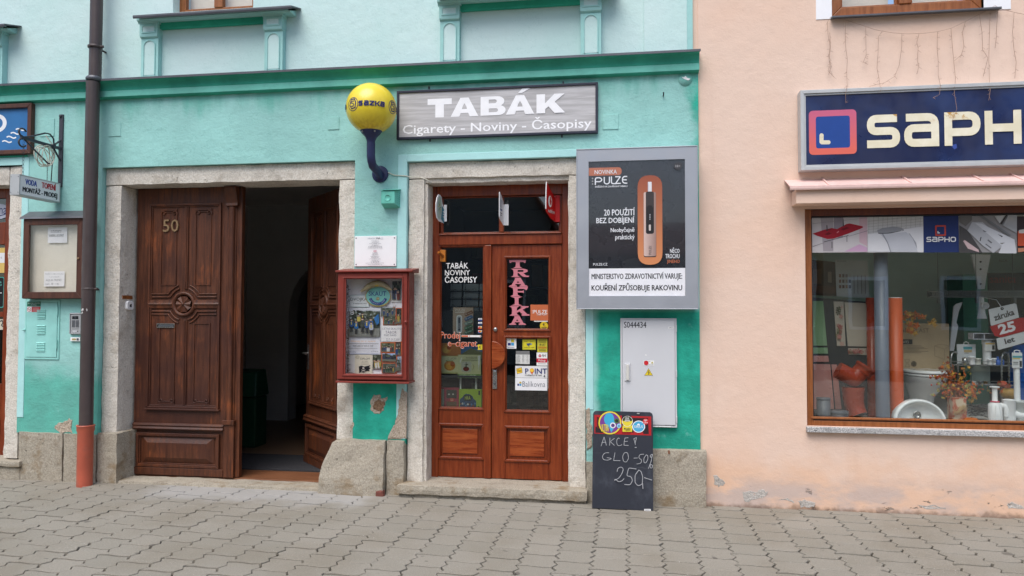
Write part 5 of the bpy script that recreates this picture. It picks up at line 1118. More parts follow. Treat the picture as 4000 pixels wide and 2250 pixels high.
def T(s, l, tp, r, q_, m, bo=0.0): p.text(s, kx(l), ky(tp), kx(r), ky(q_), m, bo)
p.rect(2299, 626, 2677, 1050, bk); p.rect(2299, 1048, 2677, 1157, flat(250, 250, 254))
T('MINISTERSTVO ZDRAVOTNICTVÍ VARUJE:', 229, 1082, 962, 1152, flat(30, 31, 36), .035); T('KOUŘENÍ ZPŮSOBUJE RAKOVINU', 229, 1168, 962, 1245, flat(30, 31, 36), .035)
o = [(kx(208), ky(250)), (kx(440), ky(243))]
p.rrect(kx(150), ky(238), kx(473), ky(302), 15, cop); p.rect(kx(140), ky(228), kx(207), ky(310), AL); p.k -= 1
T('NOVINKA', 254, 256, 434, 289, ww, .03)
def ST(pts, w=4.4, r=8, cl=False): p.stroke([(kx(x), ky(y)) for x, y in pts], w, ww, cl, r)
ST([(260,378),(260,320),(300,320),(316,336),(300,352),(264,352)]); ST([(332,314),(332,360),(345,370),(362,370),(374,358),(374,312)]); ST([(390,310),(390,368),(430,368)]); ST([(420,312),(462,312),(424,366),(466,366)], r=2); ST([(518,310),(492,310),(480,322),(480,352),(492,364),(518,364)]); ST([(482,337),(514,337)], r=1)
for y in (327, 349, 371): p.disc(kx(238), ky(y), 3.2, gq)
T('ZAŘÍZENÍ NA ZAHŘÍVÁNÍ TABÁKU', 256, 380, 519, 398, ww, .03)
T('20 POUŽITÍ', 330, 562, 578, 626, ww, .03); T('BEZ DOBÍJENÍ', 268, 632, 575, 700, ww, .03); T('Neobyčejně', 384, 722, 576, 770, ww, .025); T('praktický', 421, 780, 577, 831, ww, .025)
T('PULZE.CZ', 243, 1010, 358, 1030, ww, .015); T('NĚCO', 863, 884, 940, 928, ww, .03); T('TROCHU', 826, 936, 940, 972, ww, .03); T('JINÉHO', 838, 976, 942, 1018, cop, .03)
p.disc(kx(926), ky(228), 15, flat(66, 66, 70)); T('18+', 906, 218, 946, 238, flat(170, 170, 172), .02)
gcop = NT('copper_gradient_print'); gcop = gcop.done(gcop.mix(gcop.ramp(gcop.xyz()[2], WZ(2540, 690, Y), WZ(2540, 1030, Y), 0, 1, False), S(150, 80, 58), S(206, 134, 88)), .35)
p.rrect(kx(602), ky(302), kx(801), ky(1024), 46, gcop)
p.rrect(kx(684), ky(355), kx(715), ky(440), 3, flat(228, 228, 232)); p.rect(kx(684), ky(362), kx(690), ky(438), flat(200, 200, 210))
body = NT('device_print'); body = body.done(body.mix(body.ramp(body.xyz()[0], WX(kx(652), 900, Y), WX(kx(750), 900, Y), 0, 1, False), S(206, 180, 170), S(150, 122, 114)), .3)
p.rrect(kx(650), ky(440), kx(751), ky(962), 7, flat(60, 50, 48)); p.rrect(kx(651), ky(438), kx(750), ky(955), 7, body); p.rrect(kx(668), ky(434), kx(733), ky(775), 9, flat(44, 42, 44)); p.rect(kx(668), ky(440), kx(733), ky(560), flat(66, 60, 60)); p.rrect(kx(678), ky(545), kx(722), ky(765), 9, flat(40, 38, 40))
for y in (620, 632, 645, 658): p.disc(kx(701), ky(y), 1.6, ww)
p.rrect(kx(692), ky(700), kx(708), ky(750), 3.6, flat(206, 196, 190))
vs, fs = glyphs('PULZE', .0); p.k += 1; gg = p.inside(kx(692), ky(870), kx(712), ky(942)); p.add([gg(1-y, x) for x, y in vs], fs, flat(120, 104, 100))
p.build('poster', t); MB().box(ix0-.002, ix1+.002, Y+.004, Y+.007, iz0-.002, iz1+.002, thin_glass('poster_glass', (1, 1, 1), .02, .05)).build('pane', t)
# electrical cabinet
Y = -.05; X0, X1, Z0, Z1 = rect(2424, 1245, 2642, 1668, Y)
t = thing('electrical_cabinet', 'light grey electrical cabinet door numbered S044434 below the lightbox', 'cabinet', ((X0+X1)/2, 0, Z0))
GX = M['greybox']; b = MB(); b.box(X0, X1+.004, Y+.018, .0, Z0, Z1+.004, GX); b.frame(X0, X1+.004, Z0, Z1+.004, .014, Y, Y+.018, GX); b.build('box', t, .002)
b = MB(); dx0, dx1, dz0, dz1 = X0+.017, X1-.012, Z0+.02, Z1-.012; b.box(dx0, dx1, Y-.006, Y+.012, dz0, dz1, GX); d = b.build('door', t, .003)
b = MB(); l = rect(2439, 1418, 2463, 1489, Y-.01); b.box(l[0], l[1], Y-.012, Y-.006, l[2], l[3], M['greybox']); l2 = rect(2446, 1424, 2457, 1485, Y-.03); b.box(l2[0], l2[1], Y-.03, Y-.012, l2[2], l2[3], paint('cream_handle', S(206, 204, 196), .5)); b.build('handle', d, .004)
b = MB()
for y in (1283, 1460, 1640): z = WZ(2643, y, Y); b = MB(); b.tube([(X1+.0, Y-.002, z-.03), (X1+.0, Y-.002, z+.03)], .006, GX, 8); b.build('hinge', d)
MB().box(X0+.03, X1-.05, Y-.004, Y+.003, Z0+.004, Z0+.012, M['white']).build('drip_strip', t)
p = Print(Y-.0068); u4 = lambda x: 2200+x/1.61; v4 = lambda y: 1150+y/1.61
p.text('S044434', u4(382), v4(172), u4(523), v4(210), flat(52, 54, 58), .02); p.build('lettering', d)
p = Print(Y-.0068); p.rect(u4(660), v4(203), u4(697), v4(215), white); p.text('020408-K', u4(664), v4(206), u4(694), v4(212), ink); p.build('sticker', d)
p = Print(Y-.0068); p.rect(u4(504), v4(415), u4(572), v4(448), white); p.text('Elektrické', u4(508), v4(419), u4(548), v4(424), ink); p.text('zařízení 0 24 70 vypni', u4(509), v4(439), u4(568), v4(445), ink, .02); p.disc(u4(522), v4(431), 9, flat(206, 40, 50)); p.poly([(u4(559), v4(421)), (u4(567), v4(434)), (u4(552), v4(434))], flat(190, 176, 50)); p.build('sticker', d)
p = Print(Y-.0068); p.poly([(u4(537), v4(461)), (u4(567), v4(512)), (u4(508), v4(512))], white); p.poly([(u4(537), v4(464)), (u4(564.5), v4(510.5)), (u4(510), v4(510.5))], ink); p.poly([(u4(537), v4(468)), (u4(561), v4(508.5)), (u4(513.5), v4(508.5))], flat(226, 200, 44)); p.stroke([(u4(539), v4(477)), (u4(533), v4(489)), (u4(541), v4(490)), (u4(535), v4(504))], 2, ink); p.build('sticker', d)
p = Print(Y-.0068); p.poly([(u4(514), v4(378)), (u4(522), v4(376)), (u4(527), v4(384)), (u4(518), v4(386))], white); p.build('sticker', d)
# chalkboard leaning on the wall
q_ = lambda x, y: (2300+x/3.37, 1580+y/3.37)
by = G(2432, 1992)[1]; bxa = WX(2311.5, 1987, by); bxb = WX(2553, 1998, by); ty = -.13
txa = WX(2318, 1612, ty); txb = WX(2549, 1614, ty); tz = WZ(2433, 1609, ty)
t = thing('chalkboard', 'black chalkboard with round stickers and chalked prices leaning against the wall', 'chalkboard', ((bxa+bxb)/2, by, 0))
bw = ((bxb-bxa)+(txb-txa))/2; bc = (bxa+bxb)/2; tc = (txa+txb)/2; hv = Vector((tc-bc, ty-by, tz)); BH = hv.length; vv = hv.normalized(); uu = Vector((1, 0, 0)); uu = (uu-vv*uu.dot(vv)).normalized(); nn = uu.cross(vv)
if nn.y > 0: nn = -nn
def onboard(u, v, k): p0 = Vector((bc, by, .004))+uu*(u-.5)*bw+vv*v*BH+nn*k; return tuple(p0)
b = MB(); r = .02; pts = [(0, 0), (1, 0), (1, 1), (0, 1)]; pts = [(0, 0), (1, 0)]+[(1-.06+.06*cos(a), 1-.04+.04*sin(a)) for a in (pi/2*k/5 for k in range(6))]+[(.06+.06*cos(a), 1-.04+.04*sin(a)) for a in (pi/2+pi/2*k/5 for k in range(6))]
n = len(pts); b.add([onboard(u, v, 0) for u, v in pts]+[onboard(u, v, -.022) for u, v in pts], [list(range(n)), list(range(2*n-1, n-1, -1))]+[(i, i+n, (i+1) % n+n, (i+1) % n) for i in range(n)], M['chalk']); b.build('board', t, .002)
def bu(x, y):
    px, py = q_(x, y); v = (1390-y+ (x-450)*-.02*0)/(1390-98); xl = 62+(38-62)*(1-v); xr = 842+(852-842)*(1-v); return ((x-xl)/(xr-xl), v+((x-450)/800)*.022)
p = Print(fn=lambda u, v, k: onboard(*bu(u, v), k+.0006))
rk, yk, pk, tq = flat(176, 30, 34), flat(226, 206, 60), flat(122, 60, 140), flat(60, 170, 206); dk = flat(44, 30, 34)
p.poly([(80,140),(820,168),(822,422),(78,392)], rk); p.poly([(92,300),(140,300),(190,350),(190,385),(90,382)], dk); p.poly([(440,150),(560,160),(600,230),(590,390),(440,300)], dk); p.poly([(560,185),(780,190),(790,400),(720,400),(700,300),(560,250)], dk); p.poly([(110,170),(140,172),(140,330),(112,320)], flat(90, 26, 30))
for y in (350, 372, 388): p.stroke([(440, y), (560, y+6)], 5, flat(120, 28, 30))
p.build('banner', t)
def stk(fn_): p = Print(fn=lambda u, v, k: onboard(*bu(u, v), k+.004)); fn_(p); p.build('sticker', t)
def s1(p):
    p.disc(283, 250, 150, yk, 155); p.disc(283, 250, 132, pk, 137); p.disc(272, 200, 66, tq, 84); p.poly([(225,230),(330,200),(360,280),(300,380),(270,300),(230,330)], tq); p.disc(372, 224, 34, flat(40, 50, 40)); p.ring(372, 224, 30, 6, flat(110, 150, 70)); p.disc(322, 284, 38, flat(230, 226, 230)); p.disc(322, 284, 24, flat(90, 60, 120)); p.disc(402, 290, 30, flat(150, 200, 226)); p.disc(402, 292, 14, flat(90, 150, 190))
    p.text('ULTRA', 165, 268, 268, 366, yk, .03)
def s2(p): p.rrect(448, 285, 574, 370, 8, yk); p.disc(511, 230, 71, flat(240, 240, 236)); p.disc(511, 230, 66, yk); p.poly([(447,222),(452,195),(480,168),(512,162),(545,170),(572,200),(575,225),(510,236)], flat(60, 62, 30)); p.text('ZDE', 482, 180, 534, 204, white, .04); p.rect(478, 212, 542, 218, white); p.rect(474, 224, 548, 230, white); p.disc(478, 327, 11, ink); p.text('sazka', 492, 316, 552, 340, ink, .03); p.rect(486, 346, 550, 351, ink)
def s3(p): p.disc(658, 302, 84, flat(236, 238, 240), 80); p.disc(658, 302, 73, flat(70, 166, 206), 70); p.poly([(635,285),(645,265),(660,262),(675,275),(670,290),(655,282)], white); p.text('SIRIUS', 600, 287, 714, 320, white, .01); p.rect(630, 332, 690, 336, flat(160, 210, 230))
def s4(p): p.disc(748, 236, 38, flat(206, 36, 40), 40); p.text('115', 712, 236, 756, 260, white, .03); p.rect(724, 212, 770, 217, white); p.rect(730, 222, 764, 226, white); p.rect(760, 250, 776, 256, white)
for f_ in (s1, s2, s3, s4): stk(f_)
p = Print(fn=lambda u, v, k: onboard(*bu(u, v), k+.001)); ch = paint('chalk_line', S(164, 165, 168), .9, .25, 220); chl = paint('faint_chalk_line', S(170, 172, 176), .9, .3, 220)
def C(pts, w=7, m=ch, rd=22): p.stroke(pts, w, m, False, rd)
C([(165,560),(205,438),(235,552)], rd=4); C([(172,512),(232,508)]); C([(282,448),(278,552)]); C([(342,456),(286,500),(342,552)], rd=8); C([(408,462),(396,450),(374,470),(370,520),(384,552),(412,556),(442,540)]); C([(480,450),(470,500),(466,550),(526,552)], rd=5); C([(478,454),(524,448)]); C([(474,500),(516,496)]); C([(594,460),(612,520),(632,446),(600,462)], rd=5); C([(612,520),(616,545)]); C([(608,578),(632,578)], 10)
C([(270,648),(215,648),(180,690),(190,738),(250,748),(308,724),(240,712)], 7); C([(348,645),(330,750),(418,752)], rd=4); C([(470,650),(446,700),(462,766),(500,772),(528,720),(516,650),(486,642),(466,656)])
C([(594,718),(646,716)]); C([(728,668),(672,668),(658,720),(700,738),(690,786),(632,796)]); C([(760,672),(726,720),(728,776),(752,784),(782,728),(776,680),(752,676)]); C([(838,665),(836,700),(812,712),(810,680),(838,665),(822,760),(786,856)]); C([(812,800),(808,846),(834,850),(842,812),(818,800)])
C([(376,898),(384,850),(430,832),(460,860),(440,920),(400,980),(338,1012),(352,992),(392,1030),(440,1018),(468,985)], 8); C([(630,860),(528,846),(502,950),(560,960),(580,1010),(548,1068),(472,1062)], 8); C([(662,872),(612,940),(612,1040),(650,1080),(706,1060),(712,960),(690,890),(656,872)], 8); C([(712,1048),(716,1118)], 9); C([(732,972),(832,1004)], 8)
p.build('chalk_writing', t); p = Print(fn=lambda u, v, k: onboard(*bu(u, v), k+.001)); p.rect(733, 1380, 820, 1410, flat(226, 226, 226)); p.rect(740, 1390, 812, 1393, ink); p.rect(746, 1398, 806, 1400, ink); p.build('price_tag', t)
b = MB(); c0 = Vector(onboard(*bu(652, 131), .004)); b.box(c0.x-.013, c0.x+.013, c0.y-.004, c0.y+.004, c0.z-.006, c0.z+.006, M['steel']); b.build('hanger', t, .003)
# three small signs projecting from the transom
def blade(nm, label, base, blade_pts, mat_b, yb=DY-.0):
    """a mounting plate flat on the frame and a blade standing out from it"""
    t = thing(nm, label, 'sign', (WX(base[0], base[3], yb), yb, WZ(base[0], base[3], yb)))
    x0_, x1_, z0_, z1_ = rect(*base, yb-.006); MB().box(x0_, x1_, yb-.006, yb+.002, z0_, z1_, mat_b).build('mounting_plate', t, .001)
    return t, x0_, z0_, z1_
def bladeface(t, xk, pts, m, th=.005, lean=0.0):
    n = len(pts); b = MB(); b.add([(xk+th/2+lean*(y-yb), y, z) for y, z in pts]+[(xk-th/2+lean*(y-yb), y, z) for y, z in pts], [list(range(n)), list(range(2*n-1, n-1, -1))]+[(i, (i+1) % n, (i+1) % n+n, i+n) for i in range(n)], m); return b.build('blade', t)
t, xk, z0_, z1_ = blade('blade_sign', 'white blade sign projecting from the middle of the transom', (1966, 798, 1986.5, 880), None, M['white'])
yb = DY-.006; z0_, z1_ = WZ(1960, 868, yb-.12), WZ(1960, 780, yb-.12); bladeface(t, xk, [(yb, z0_-.015), (yb, z1_-.01), (yb-.06, z1_+.02), (yb-.21, z1_+.06), (yb-.23, z1_+.05), (yb-.23, z0_+.04), (yb-.20, z0_+.02)], M['white'])
p = Print(fn=lambda u, v, k: (xk+.0028+k, yb-.23+u*.23, z0_+v*(z1_-z0_))); p.rect(.15, .98, .5, .62, flat(196, 200, 206)); p.rect(.2, .58, .6, .5, flat(60, 90, 150)); p.rect(.2, .4, .6, .36, ink); p.rect(.2, .3, .5, .27, ink); p.build('print', t)
t, xk, z0_, z1_ = blade('blade_sign', 'teal and yellow sun shaped blade sign at the left end of the transom', (1734, 800, 1745, 865), None, M['white'])
zA_, zB_ = WZ(1725, 868, yb-.1), WZ(1725, 768, yb-.1); zm, hh = (zA_+zB_)/2, (zB_-zA_)/2
sunp = [(yb-.005, zA_-.0), (yb-.005, zm+.2*hh), (yb-.05, zm+.55*hh), (yb-.07, zm+.95*hh), (yb-.11, zm+1.12*hh), (yb-.16, zm+1.1*hh), (yb-.20, zm+.8*hh), (yb-.225, zm+.3*hh), (yb-.225, zm-.3*hh), (yb-.2, zm-.75*hh), (yb-.14, zm-.95*hh)]
bladeface(t, xk, sunp, M['white'], .005, .1)
p = Print(fn=lambda u, v, k: (xk+.0028+k+.1*(u-1)*.22, yb-.22+u*.22, zA_+v*(zB_-zA_))); tl = flat(52, 130, 150); p.poly([(.98,.0),(.98,.56),(.72,.66),(.6,.12)], tl); p.poly([(.1,.3),(.2,.12),(.55,.1),(.7,.62),(.62,.95),(.4,1.02),(.2,.9),(.08,.6)], flat(190, 206, 196))
for k in range(10): a = 2*pi*k/10; p.poly([(.4+.05*cos(a-.3), .58+.07*sin(a-.3)), (.4+.26*cos(a), .58+.38*sin(a)), (.4+.05*cos(a+.3), .58+.07*sin(a+.3))], flat(206, 186, 60) if k % 2 else flat(60, 110, 90))
for k in range(3): p.rect(.76, .46-k*.1, .94, .42-k*.1, white)
p.build('print', t)
t, xk, z0_, z1_ = blade('blade_sign', 'red mobile network blade sign at the right end of the transom', (2168, 762, 2187, 867), None, flat(178, 28, 30))
RDs = paint('sign_red', S(190, 26, 28), .35, .03); zA_, zB_ = WZ(2150, 853, yb-.1), WZ(2150, 742, yb-.1); hz_ = zB_-zA_
bladeface(t, xk, [(yb, zA_-.02), (yb, zB_-.06), (yb-.05, zB_-.035), (yb-.12, zB_+.0), (yb-.185, zB_+.05), (yb-.20, zB_+.06), (yb-.21, zB_-.05), (yb-.212, (zA_+zB_)/2), (yb-.21, zA_+.075), (yb-.2, zA_+.05), (yb-.1, zA_+.0)], RDs, .008, .3)
p = Print(fn=lambda u, v, k: (xk+.0045+k+.3*(u-1)*.21, yb-.21+u*.21, zA_+v*hz_)); p.disc(.4, .58, .21, white, .2); p.poly([(.36,.6),(.4,.48),(.52,.46),(.56,.6),(.48,.66),(.47,.76),(.4,.74)], flat(190, 26, 28)); p.text('vodafone', .16, .32, .9, .18, white, .01); p.build('print', t)
b = MB(); b.tube([(xk-.06, yb-.2, zB_+.06), (xk-.063, yb-.21, zB_-.05), (xk-.0636, yb-.212, (zA_+zB_)/2), (xk-.063, yb-.21, zA_+.075)], .005, M['white'], 6); b.build('rim', t)
# the far shop at the left edge
xs_ = WX(24, 1275, .2); sY_ = .2; t = MB(); FW_ = M['shopwood']
t.box(xs_-.04, xs_+.02, sY_, sY_+.06, .19, zf-.19, FW_)
for a, c in ((868, 955), (1218, 1238), (1500, 1640)): t.box(-7.3, xs_-.04, sY_, sY_+.06, WZ(10, c, sY_), WZ(10, a, sY_), FW_)
t.box(-7.3, xs_-.04, sY_, sY_+.06, zf-.3, zf-.19, FW_); t.box(-7.3, xs_-.04, sY_-.004, sY_+.06, .19, WZ(10, 1640, sY_)-.002, FW_)
fd = t.build('shop_front', teal, .004); MB().box(-7.3, xs_-.04, sY_+.03, sY_+.036, WZ(10, 1500, sY_), zf-.3, M['dark_glass']).build('pane', fd)
p = Print(sY_+.02); p.rect(-60, 968, 34, 1066, flat(222, 190, 110)); p.rect(-60, 988, 31, 1027, flat(232, 232, 234)); p.text('ZAVŘENO S', -40, 1002, 7, 1010, ink); p.build('sticker', fd)
p = Print(sY_+.02); p.rrect(-80, 1082, 16, 1202, 8, flat(64, 160, 150)); p.rrect(-80, 1085, 13, 1199, 7, flat(24, 26, 28)); p.text('Volk', -20, 1098, 7, 1106, flat(120, 200, 190), .02); p.text('D', -4, 1109, 7, 1117, flat(120, 200, 190), .03); p.rect(-20, 1143, 8, 1146, flat(220, 220, 220)); p.build('sticker', fd)
p = Print(sY_+.02); p.disc(-5, 826, 44, flat(196, 200, 214), 30); p.text('na', -3, 812, 27, 836, flat(50, 60, 110), .01); p.stroke([(-20,842),(5,842),(22,836),(28,830)], 3, flat(50, 60, 110)); p.build('sticker', fd)
p = Print(sY_+.02); p.rect(-40, 1246, 20, 1288, flat(206, 200, 180)); p.stroke([(0,1256),(8,1252),(12,1262),(6,1270),(12,1276),(18,1270)], 4, ink); p.build('sticker', fd)
# green grit bin in the hallway
t = thing('grit_bin', 'dark green bin with sloping lid standing in the dim hallway', 'bin', (-4.7, 2.3, hz)); GBN = paint('green_bin', S(22, 66, 46), .45, .1)
bX0, bX1 = WX(925, 1650, 1.9), WX(998, 1650, 1.9); b = MB(); b.box(bX1-.85, bX1, 1.9, 2.2, hz, hz+.62, GBN); b.build('body', t, .02); b = MB(); b.add([(bX1-.87,1.86,hz+.625),(bX1+.02,1.86,hz+.625),(bX1+.02,2.22,hz+.625),(bX1-.87,2.22,hz+.625),(bX1-.82,1.98,hz+.92),(bX1-.03,1.98,hz+.92),(bX1-.03,2.22,hz+.95),(bX1-.82,2.22,hz+.95)], [(0,3,2,1),(4,5,6,7),(0,1,5,4),(1,2,6,5),(2,3,7,6),(3,0,4,7)], GBN); b.build('lid', t, .02)
# ------------------------------------------------------------------ goods behind the left pane of the shop door
IY = .36
def dy(y): return y
x0_, x1_, z0_, z1_ = rect(1712, 1598, 1892, 1604, IY+.1)
t = thing('window_shelf', 'low dark display shelf just behind the left shop door pane', 'shelf', ((x0_+x1_)/2, IY+.1, z1_-.03)); MB().box(sxl+.035, x1_+.02, IY-.02, IY+.30, z1_-.022, z1_, M['slate']).build('board', t)
ZSH = z1_
def bookbox(nm, label, cat, l, tp, r, q_, Y, th, col, fn_, tilt=0, group=None, parts=True):
    x0, x1, z0, z1 = rect(l, tp, r, q_, Y)
    t = thing(nm, label, cat, ((x0+x1)/2, Y, z0), group)
    MB().box(x0, x1, Y, Y+th, z0, z1, col).build('body', t, .002)
    p = Print(Y-.0005); fn_(p); p.build('cover_print', t); return t
yel, cream, olive = flat(226, 206, 80), flat(222, 216, 180), flat(150, 160, 90)
def mag1(p):
    p.rect(1720, 1390, 1796, 1459, flat(200, 196, 140)); p.rect(1724, 1394, 1794, 1452, flat(214, 212, 168)); p.text('O LVOVI', 1748, 1396, 1782, 1405, flat(60, 66, 60), .0); p.disc(1757, 1428, 22, flat(206, 140, 70), 20); p.disc(1754, 1430, 13, flat(226, 170, 84), 12); p.disc(1768, 1422, 9, flat(176, 96, 50), 10); p.rect(1742, 1408, 1770, 1411, flat(110, 140, 90))
def mag2(p):
    p.rect(1789, 1386, 1879, 1476, flat(206, 206, 160)); p.text('KOUZELNÉ', 1820, 1393, 1864, 1401, flat(90, 96, 70), .02); p.text('AUDIO POHÁDKY', 1806, 1402.5, 1872, 1410, flat(80, 86, 66), .02); p.rrect(1802, 1412, 1842, 1453, 10, flat(190, 190, 172)); p.disc(1821, 1441, 12, flat(120, 50, 44), 9); p.poly([(1818,1438),(1824,1438),(1822,1414),(1820,1414)], flat(70, 70, 60)); p.poly([(1812,1424),(1830,1420),(1828,1426)], flat(90, 84, 60))
    p.stroke([(1846,1422),(1852,1432),(1846,1444)], 1.2, flat(120, 90, 50)); p.rect(1788, 1461, 1878, 1477, flat(110, 148, 70)); p.text('ROBIN HOOD', 1796, 1463.5, 1860, 1472, flat(236, 240, 220), .03)
    p.poly([(1868,1390),(1878,1388),(1870,1450)], flat(230, 232, 226)); p.poly([(1796,1412),(1802,1398),(1806,1396),(1800,1420)], flat(228, 230, 220))
def mag3(p):
    p.rect(1720, 1340, 1800, 1388, flat(200, 130, 70)); p.disc(1744, 1364, 18, flat(220, 156, 70)); p.disc(1742, 1368, 11, flat(236, 190, 96)); p.disc(1754, 1358, 8, flat(180, 90, 44))
def mag4(p): p.rect(1800, 1352, 1884, 1400, flat(90, 130, 180)); p.poly([(1800,1384),(1840,1360),(1884,1376),(1884,1400),(1800,1400)], flat(130, 130, 90)); p.rect(1845, 1352, 1884, 1362, flat(70, 100, 150))
bookbox('magazine', 'orange animal magazine at the back of the window goods', 'magazine', 1720, 1340, 1800, 1392, IY+.10, .006, flat(190, 120, 60), mag3, group='magazines behind the shop door pane')
bookbox('magazine', 'blue landscape magazine at the back right of the window goods', 'magazine', 1800, 1352, 1884, 1402, IY+.105, .006, flat(80, 110, 150), mag4, group='magazines behind the shop door pane')
bookbox('magazine', 'pale green magazine with an orange cartoon animal on its cover', 'magazine', 1720, 1390, 1796, 1460, IY+.05, .012, flat(190, 150, 70), mag1, group='magazines behind the shop door pane')
bookbox('magazine', 'pale green fairy tale magazine wrapped in clear film', 'magazine', 1789, 1386, 1879, 1477, IY+.03, .014, flat(150, 160, 100), mag2, group='magazines behind the shop door pane')
t = thing('magazine_rack', 'dark rack holding up the magazines behind the shop door pane', 'rack', (-1.65, IY+.13, 1.0)); b = MB()
zr = WZ(1800, 1460, IY+.08); b.box(WX(1716, 1450, IY+.1), WX(1888, 1450, IY+.1), IY+.02, IY+.14, zr-.03, zr-.012, M['slate']); b.box(WX(1716, 1400, IY+.13), WX(1888, 1400, IY+.13), IY+.125, IY+.14, zr-.03, WZ(1800, 1330, IY+.13), M['slate']); b.build('shelf', t)
b = MB()
for px in (1800, 1860): x = WX(px, 1500, IY+.1); b.box(x-.008, x+.008, IY+.09, IY+.11, ZSH, zr-.03, M['white'])
b.build('upright', t)
def bk1(p): p.rect(1722, 1520, 1736, 1592, flat(150, 176, 160))
def bk2(p): p.rect(1738, 1520, 1789, 1592, flat(170, 60, 76)); p.rect(1744, 1523, 1784, 1556, flat(70, 70, 62)); p.disc(1754, 1540, 4, flat(206, 200, 186), 3); p.disc(1770, 1540, 4, flat(206, 200, 186), 3); p.rect(1744, 1568, 1784, 1588, flat(120, 90, 64)); p.rect(1757, 1555, 1774, 1569, flat(200, 60, 60)); p.rect(1760, 1558, 1771, 1560, flat(230, 190, 150)); p.rect(1760, 1563, 1771, 1565, flat(230, 190, 150))
bookbox('book', 'crimson book half hidden at the left corner of the shelf', 'book', 1716, 1514, 1738, 1597, IY+.05, .03, flat(150, 50, 66), bk1, group='crimson books on the window shelf')
bookbox('book', 'crimson book with dark picture facing the street', 'book', 1734, 1515, 1792, 1597, IY+.01, .035, flat(160, 52, 70), bk2, group='crimson books on the window shelf')
def gm(p):
    p.rect(1791, 1523, 1880, 1597, flat(160, 190, 50)); p.poly([(1796,1560),(1808,1550),(1812,1543),(1820,1538),(1836,1540),(1846,1548),(1850,1558),(1860,1566),(1860,1597),(1796,1597)], flat(50, 76, 110)); p.rrect(1812, 1543, 1842, 1566, 6, flat(40, 50, 40)); p.text('HRA', 1816, 1547, 1838, 1561, flat(190, 206, 90), .02)
    rr = random.Random(8)
    for k in range(9): p.disc(1800+k*7, 1580+rr.uniform(-5, 6), 3.4, flat(*rr.choice(((206,206,200),(90,130,170),(200,160,110),(120,70,60)))), 4.5, 10)
    p.rect(1869, 1526, 1876, 1543, flat(60, 66, 40)); p.poly([(1866,1588),(1872,1584),(1872,1592)], ink)
bookbox('game_box', 'lime green board game box at the right of the window shelf', 'box', 1790, 1522, 1881, 1597, IY+.02, .07, flat(150, 182, 46), gm)
def pz(p):
    p.rect(1769, 1202, 1848, 1300, flat(176, 154, 136)); p.text('PULZE', 1779, 1207, 1816, 1216, flat(232, 228, 222), -.01); p.rect(1778, 1219, 1814, 1221, flat(226, 220, 214))
    p.rrect(1783, 1231, 1805, 1301, 10, flat(232, 232, 232)); p.rrect(1786, 1235, 1802, 1298, 8, flat(176, 180, 184)); p.rrect(1790, 1240, 1798, 1292, 3, flat(60, 66, 80)); p.rect(1790, 1262, 1798, 1285, flat(120, 120, 130))
    for k, c in enumerate(((130, 88, 64), (70, 100, 140), (120, 140, 130), (70, 110, 80), (70, 110, 90))): y = 1216+k*18; p.poly([(1814, y+9), (1842, y-4), (1849, y+3), (1849, y+7), (1820, y+20), (1815, y+15)], flat(*c)); p.disc(1821, y+11.5, 3, flat(206, 206, 200)); p.disc(1821, y+11.5, 2, flat(*c)); p.stroke([(1828, y+10), (1842, y+4)], 1.2, flat(206, 200, 190))
bookbox('display_card', 'beige display card with a white device and five coloured packs', 'display card', 1769, 1201, 1849, 1318, IY+.03, .02, flat(160, 140, 122), pz)
x0_, x1_, z0_, z1_ = rect(1714, 1213, 1890, 1345, IY+.12); t = thing('backing_board', 'black board standing behind the beige display card', 'board', ((x0_+x1_)/2, IY+.12, z0_)); MB().box(x0_, x1_, IY+.145, IY+.155, z0_-.05, z1_, M['slate']).build('panel', t)
t = thing('postcard_rack', 'wire rack of pale postcards inside the shop behind the left pane', 'rack', (-1.62, .9, 1.2)); Y = .85
bw_ = MB(); cm = paint('pale_card', S(176, 180, 180), .7, .05, 9); kk = 0
for cx0, cx1 in ((1756, 1800), (1806, 1866), (1870, 1925)):
    for r_ in range(5):
        tp = 1108+r_*31; l = rect(cx0+(r_ % 2), tp, cx1-(r_ % 3), tp+27, Y); b = MB(); b.add([(l[0],Y+.03,l[2]),(l[1],Y+.03,l[2]),(l[1],Y+.055,l[3]),(l[0],Y+.055,l[3]),(l[0],Y+.04,l[2]),(l[1],Y+.04,l[2]),(l[1],Y+.065,l[3]),(l[0],Y+.065,l[3])], [(0,1,2,3),(7,6,5,4),(0,4,5,1),(1,5,6,2),(2,6,7,3),(3,7,4,0)], cm); b.build('postcard', t)
        bw_.box(l[0]-.01, l[1]+.01, Y+.012, Y+.018, l[2]+.01, l[2]+.014, M['steel']); bw_.box(l[0]+.03, l[0]+.034, Y+.01, Y+.016, l[2]-.02, l[3], M['steel'])
bw_.build('wire_frame', t)
t = thing('shop_counter', 'dim shop counter and shelves at the back of the tobacconist', 'shelving', (-.9, 2.2, zst)); b = MB(); b.box(-1.3, .15, 1.9, 2.3, zst-.02, zst+1.0, M['casewood']); b.build('counter', t)
b = MB()
for k in range(6): b.box(-2.2, .15, 3.4, 3.75, zst+.3+k*.4, zst+.33+k*.4, M['slate'])
b.build('shelf', t); b = MB(); rr = random.Random(6)
for k in range(6):
    x = -2.15
    while x < .1: w = rr.uniform(.06, .18); h = rr.uniform(.12, .3); b.box(x, x+w*.9, 3.42, 3.6, zst+.335+k*.4, zst+.335+k*.4+h, flat(*rr.choice(((150,60,50),(80,90,120),(190,180,150),(110,120,90),(60,60,70),(170,130,80))))); x += w
b.build('packet', t, kind='stuff')
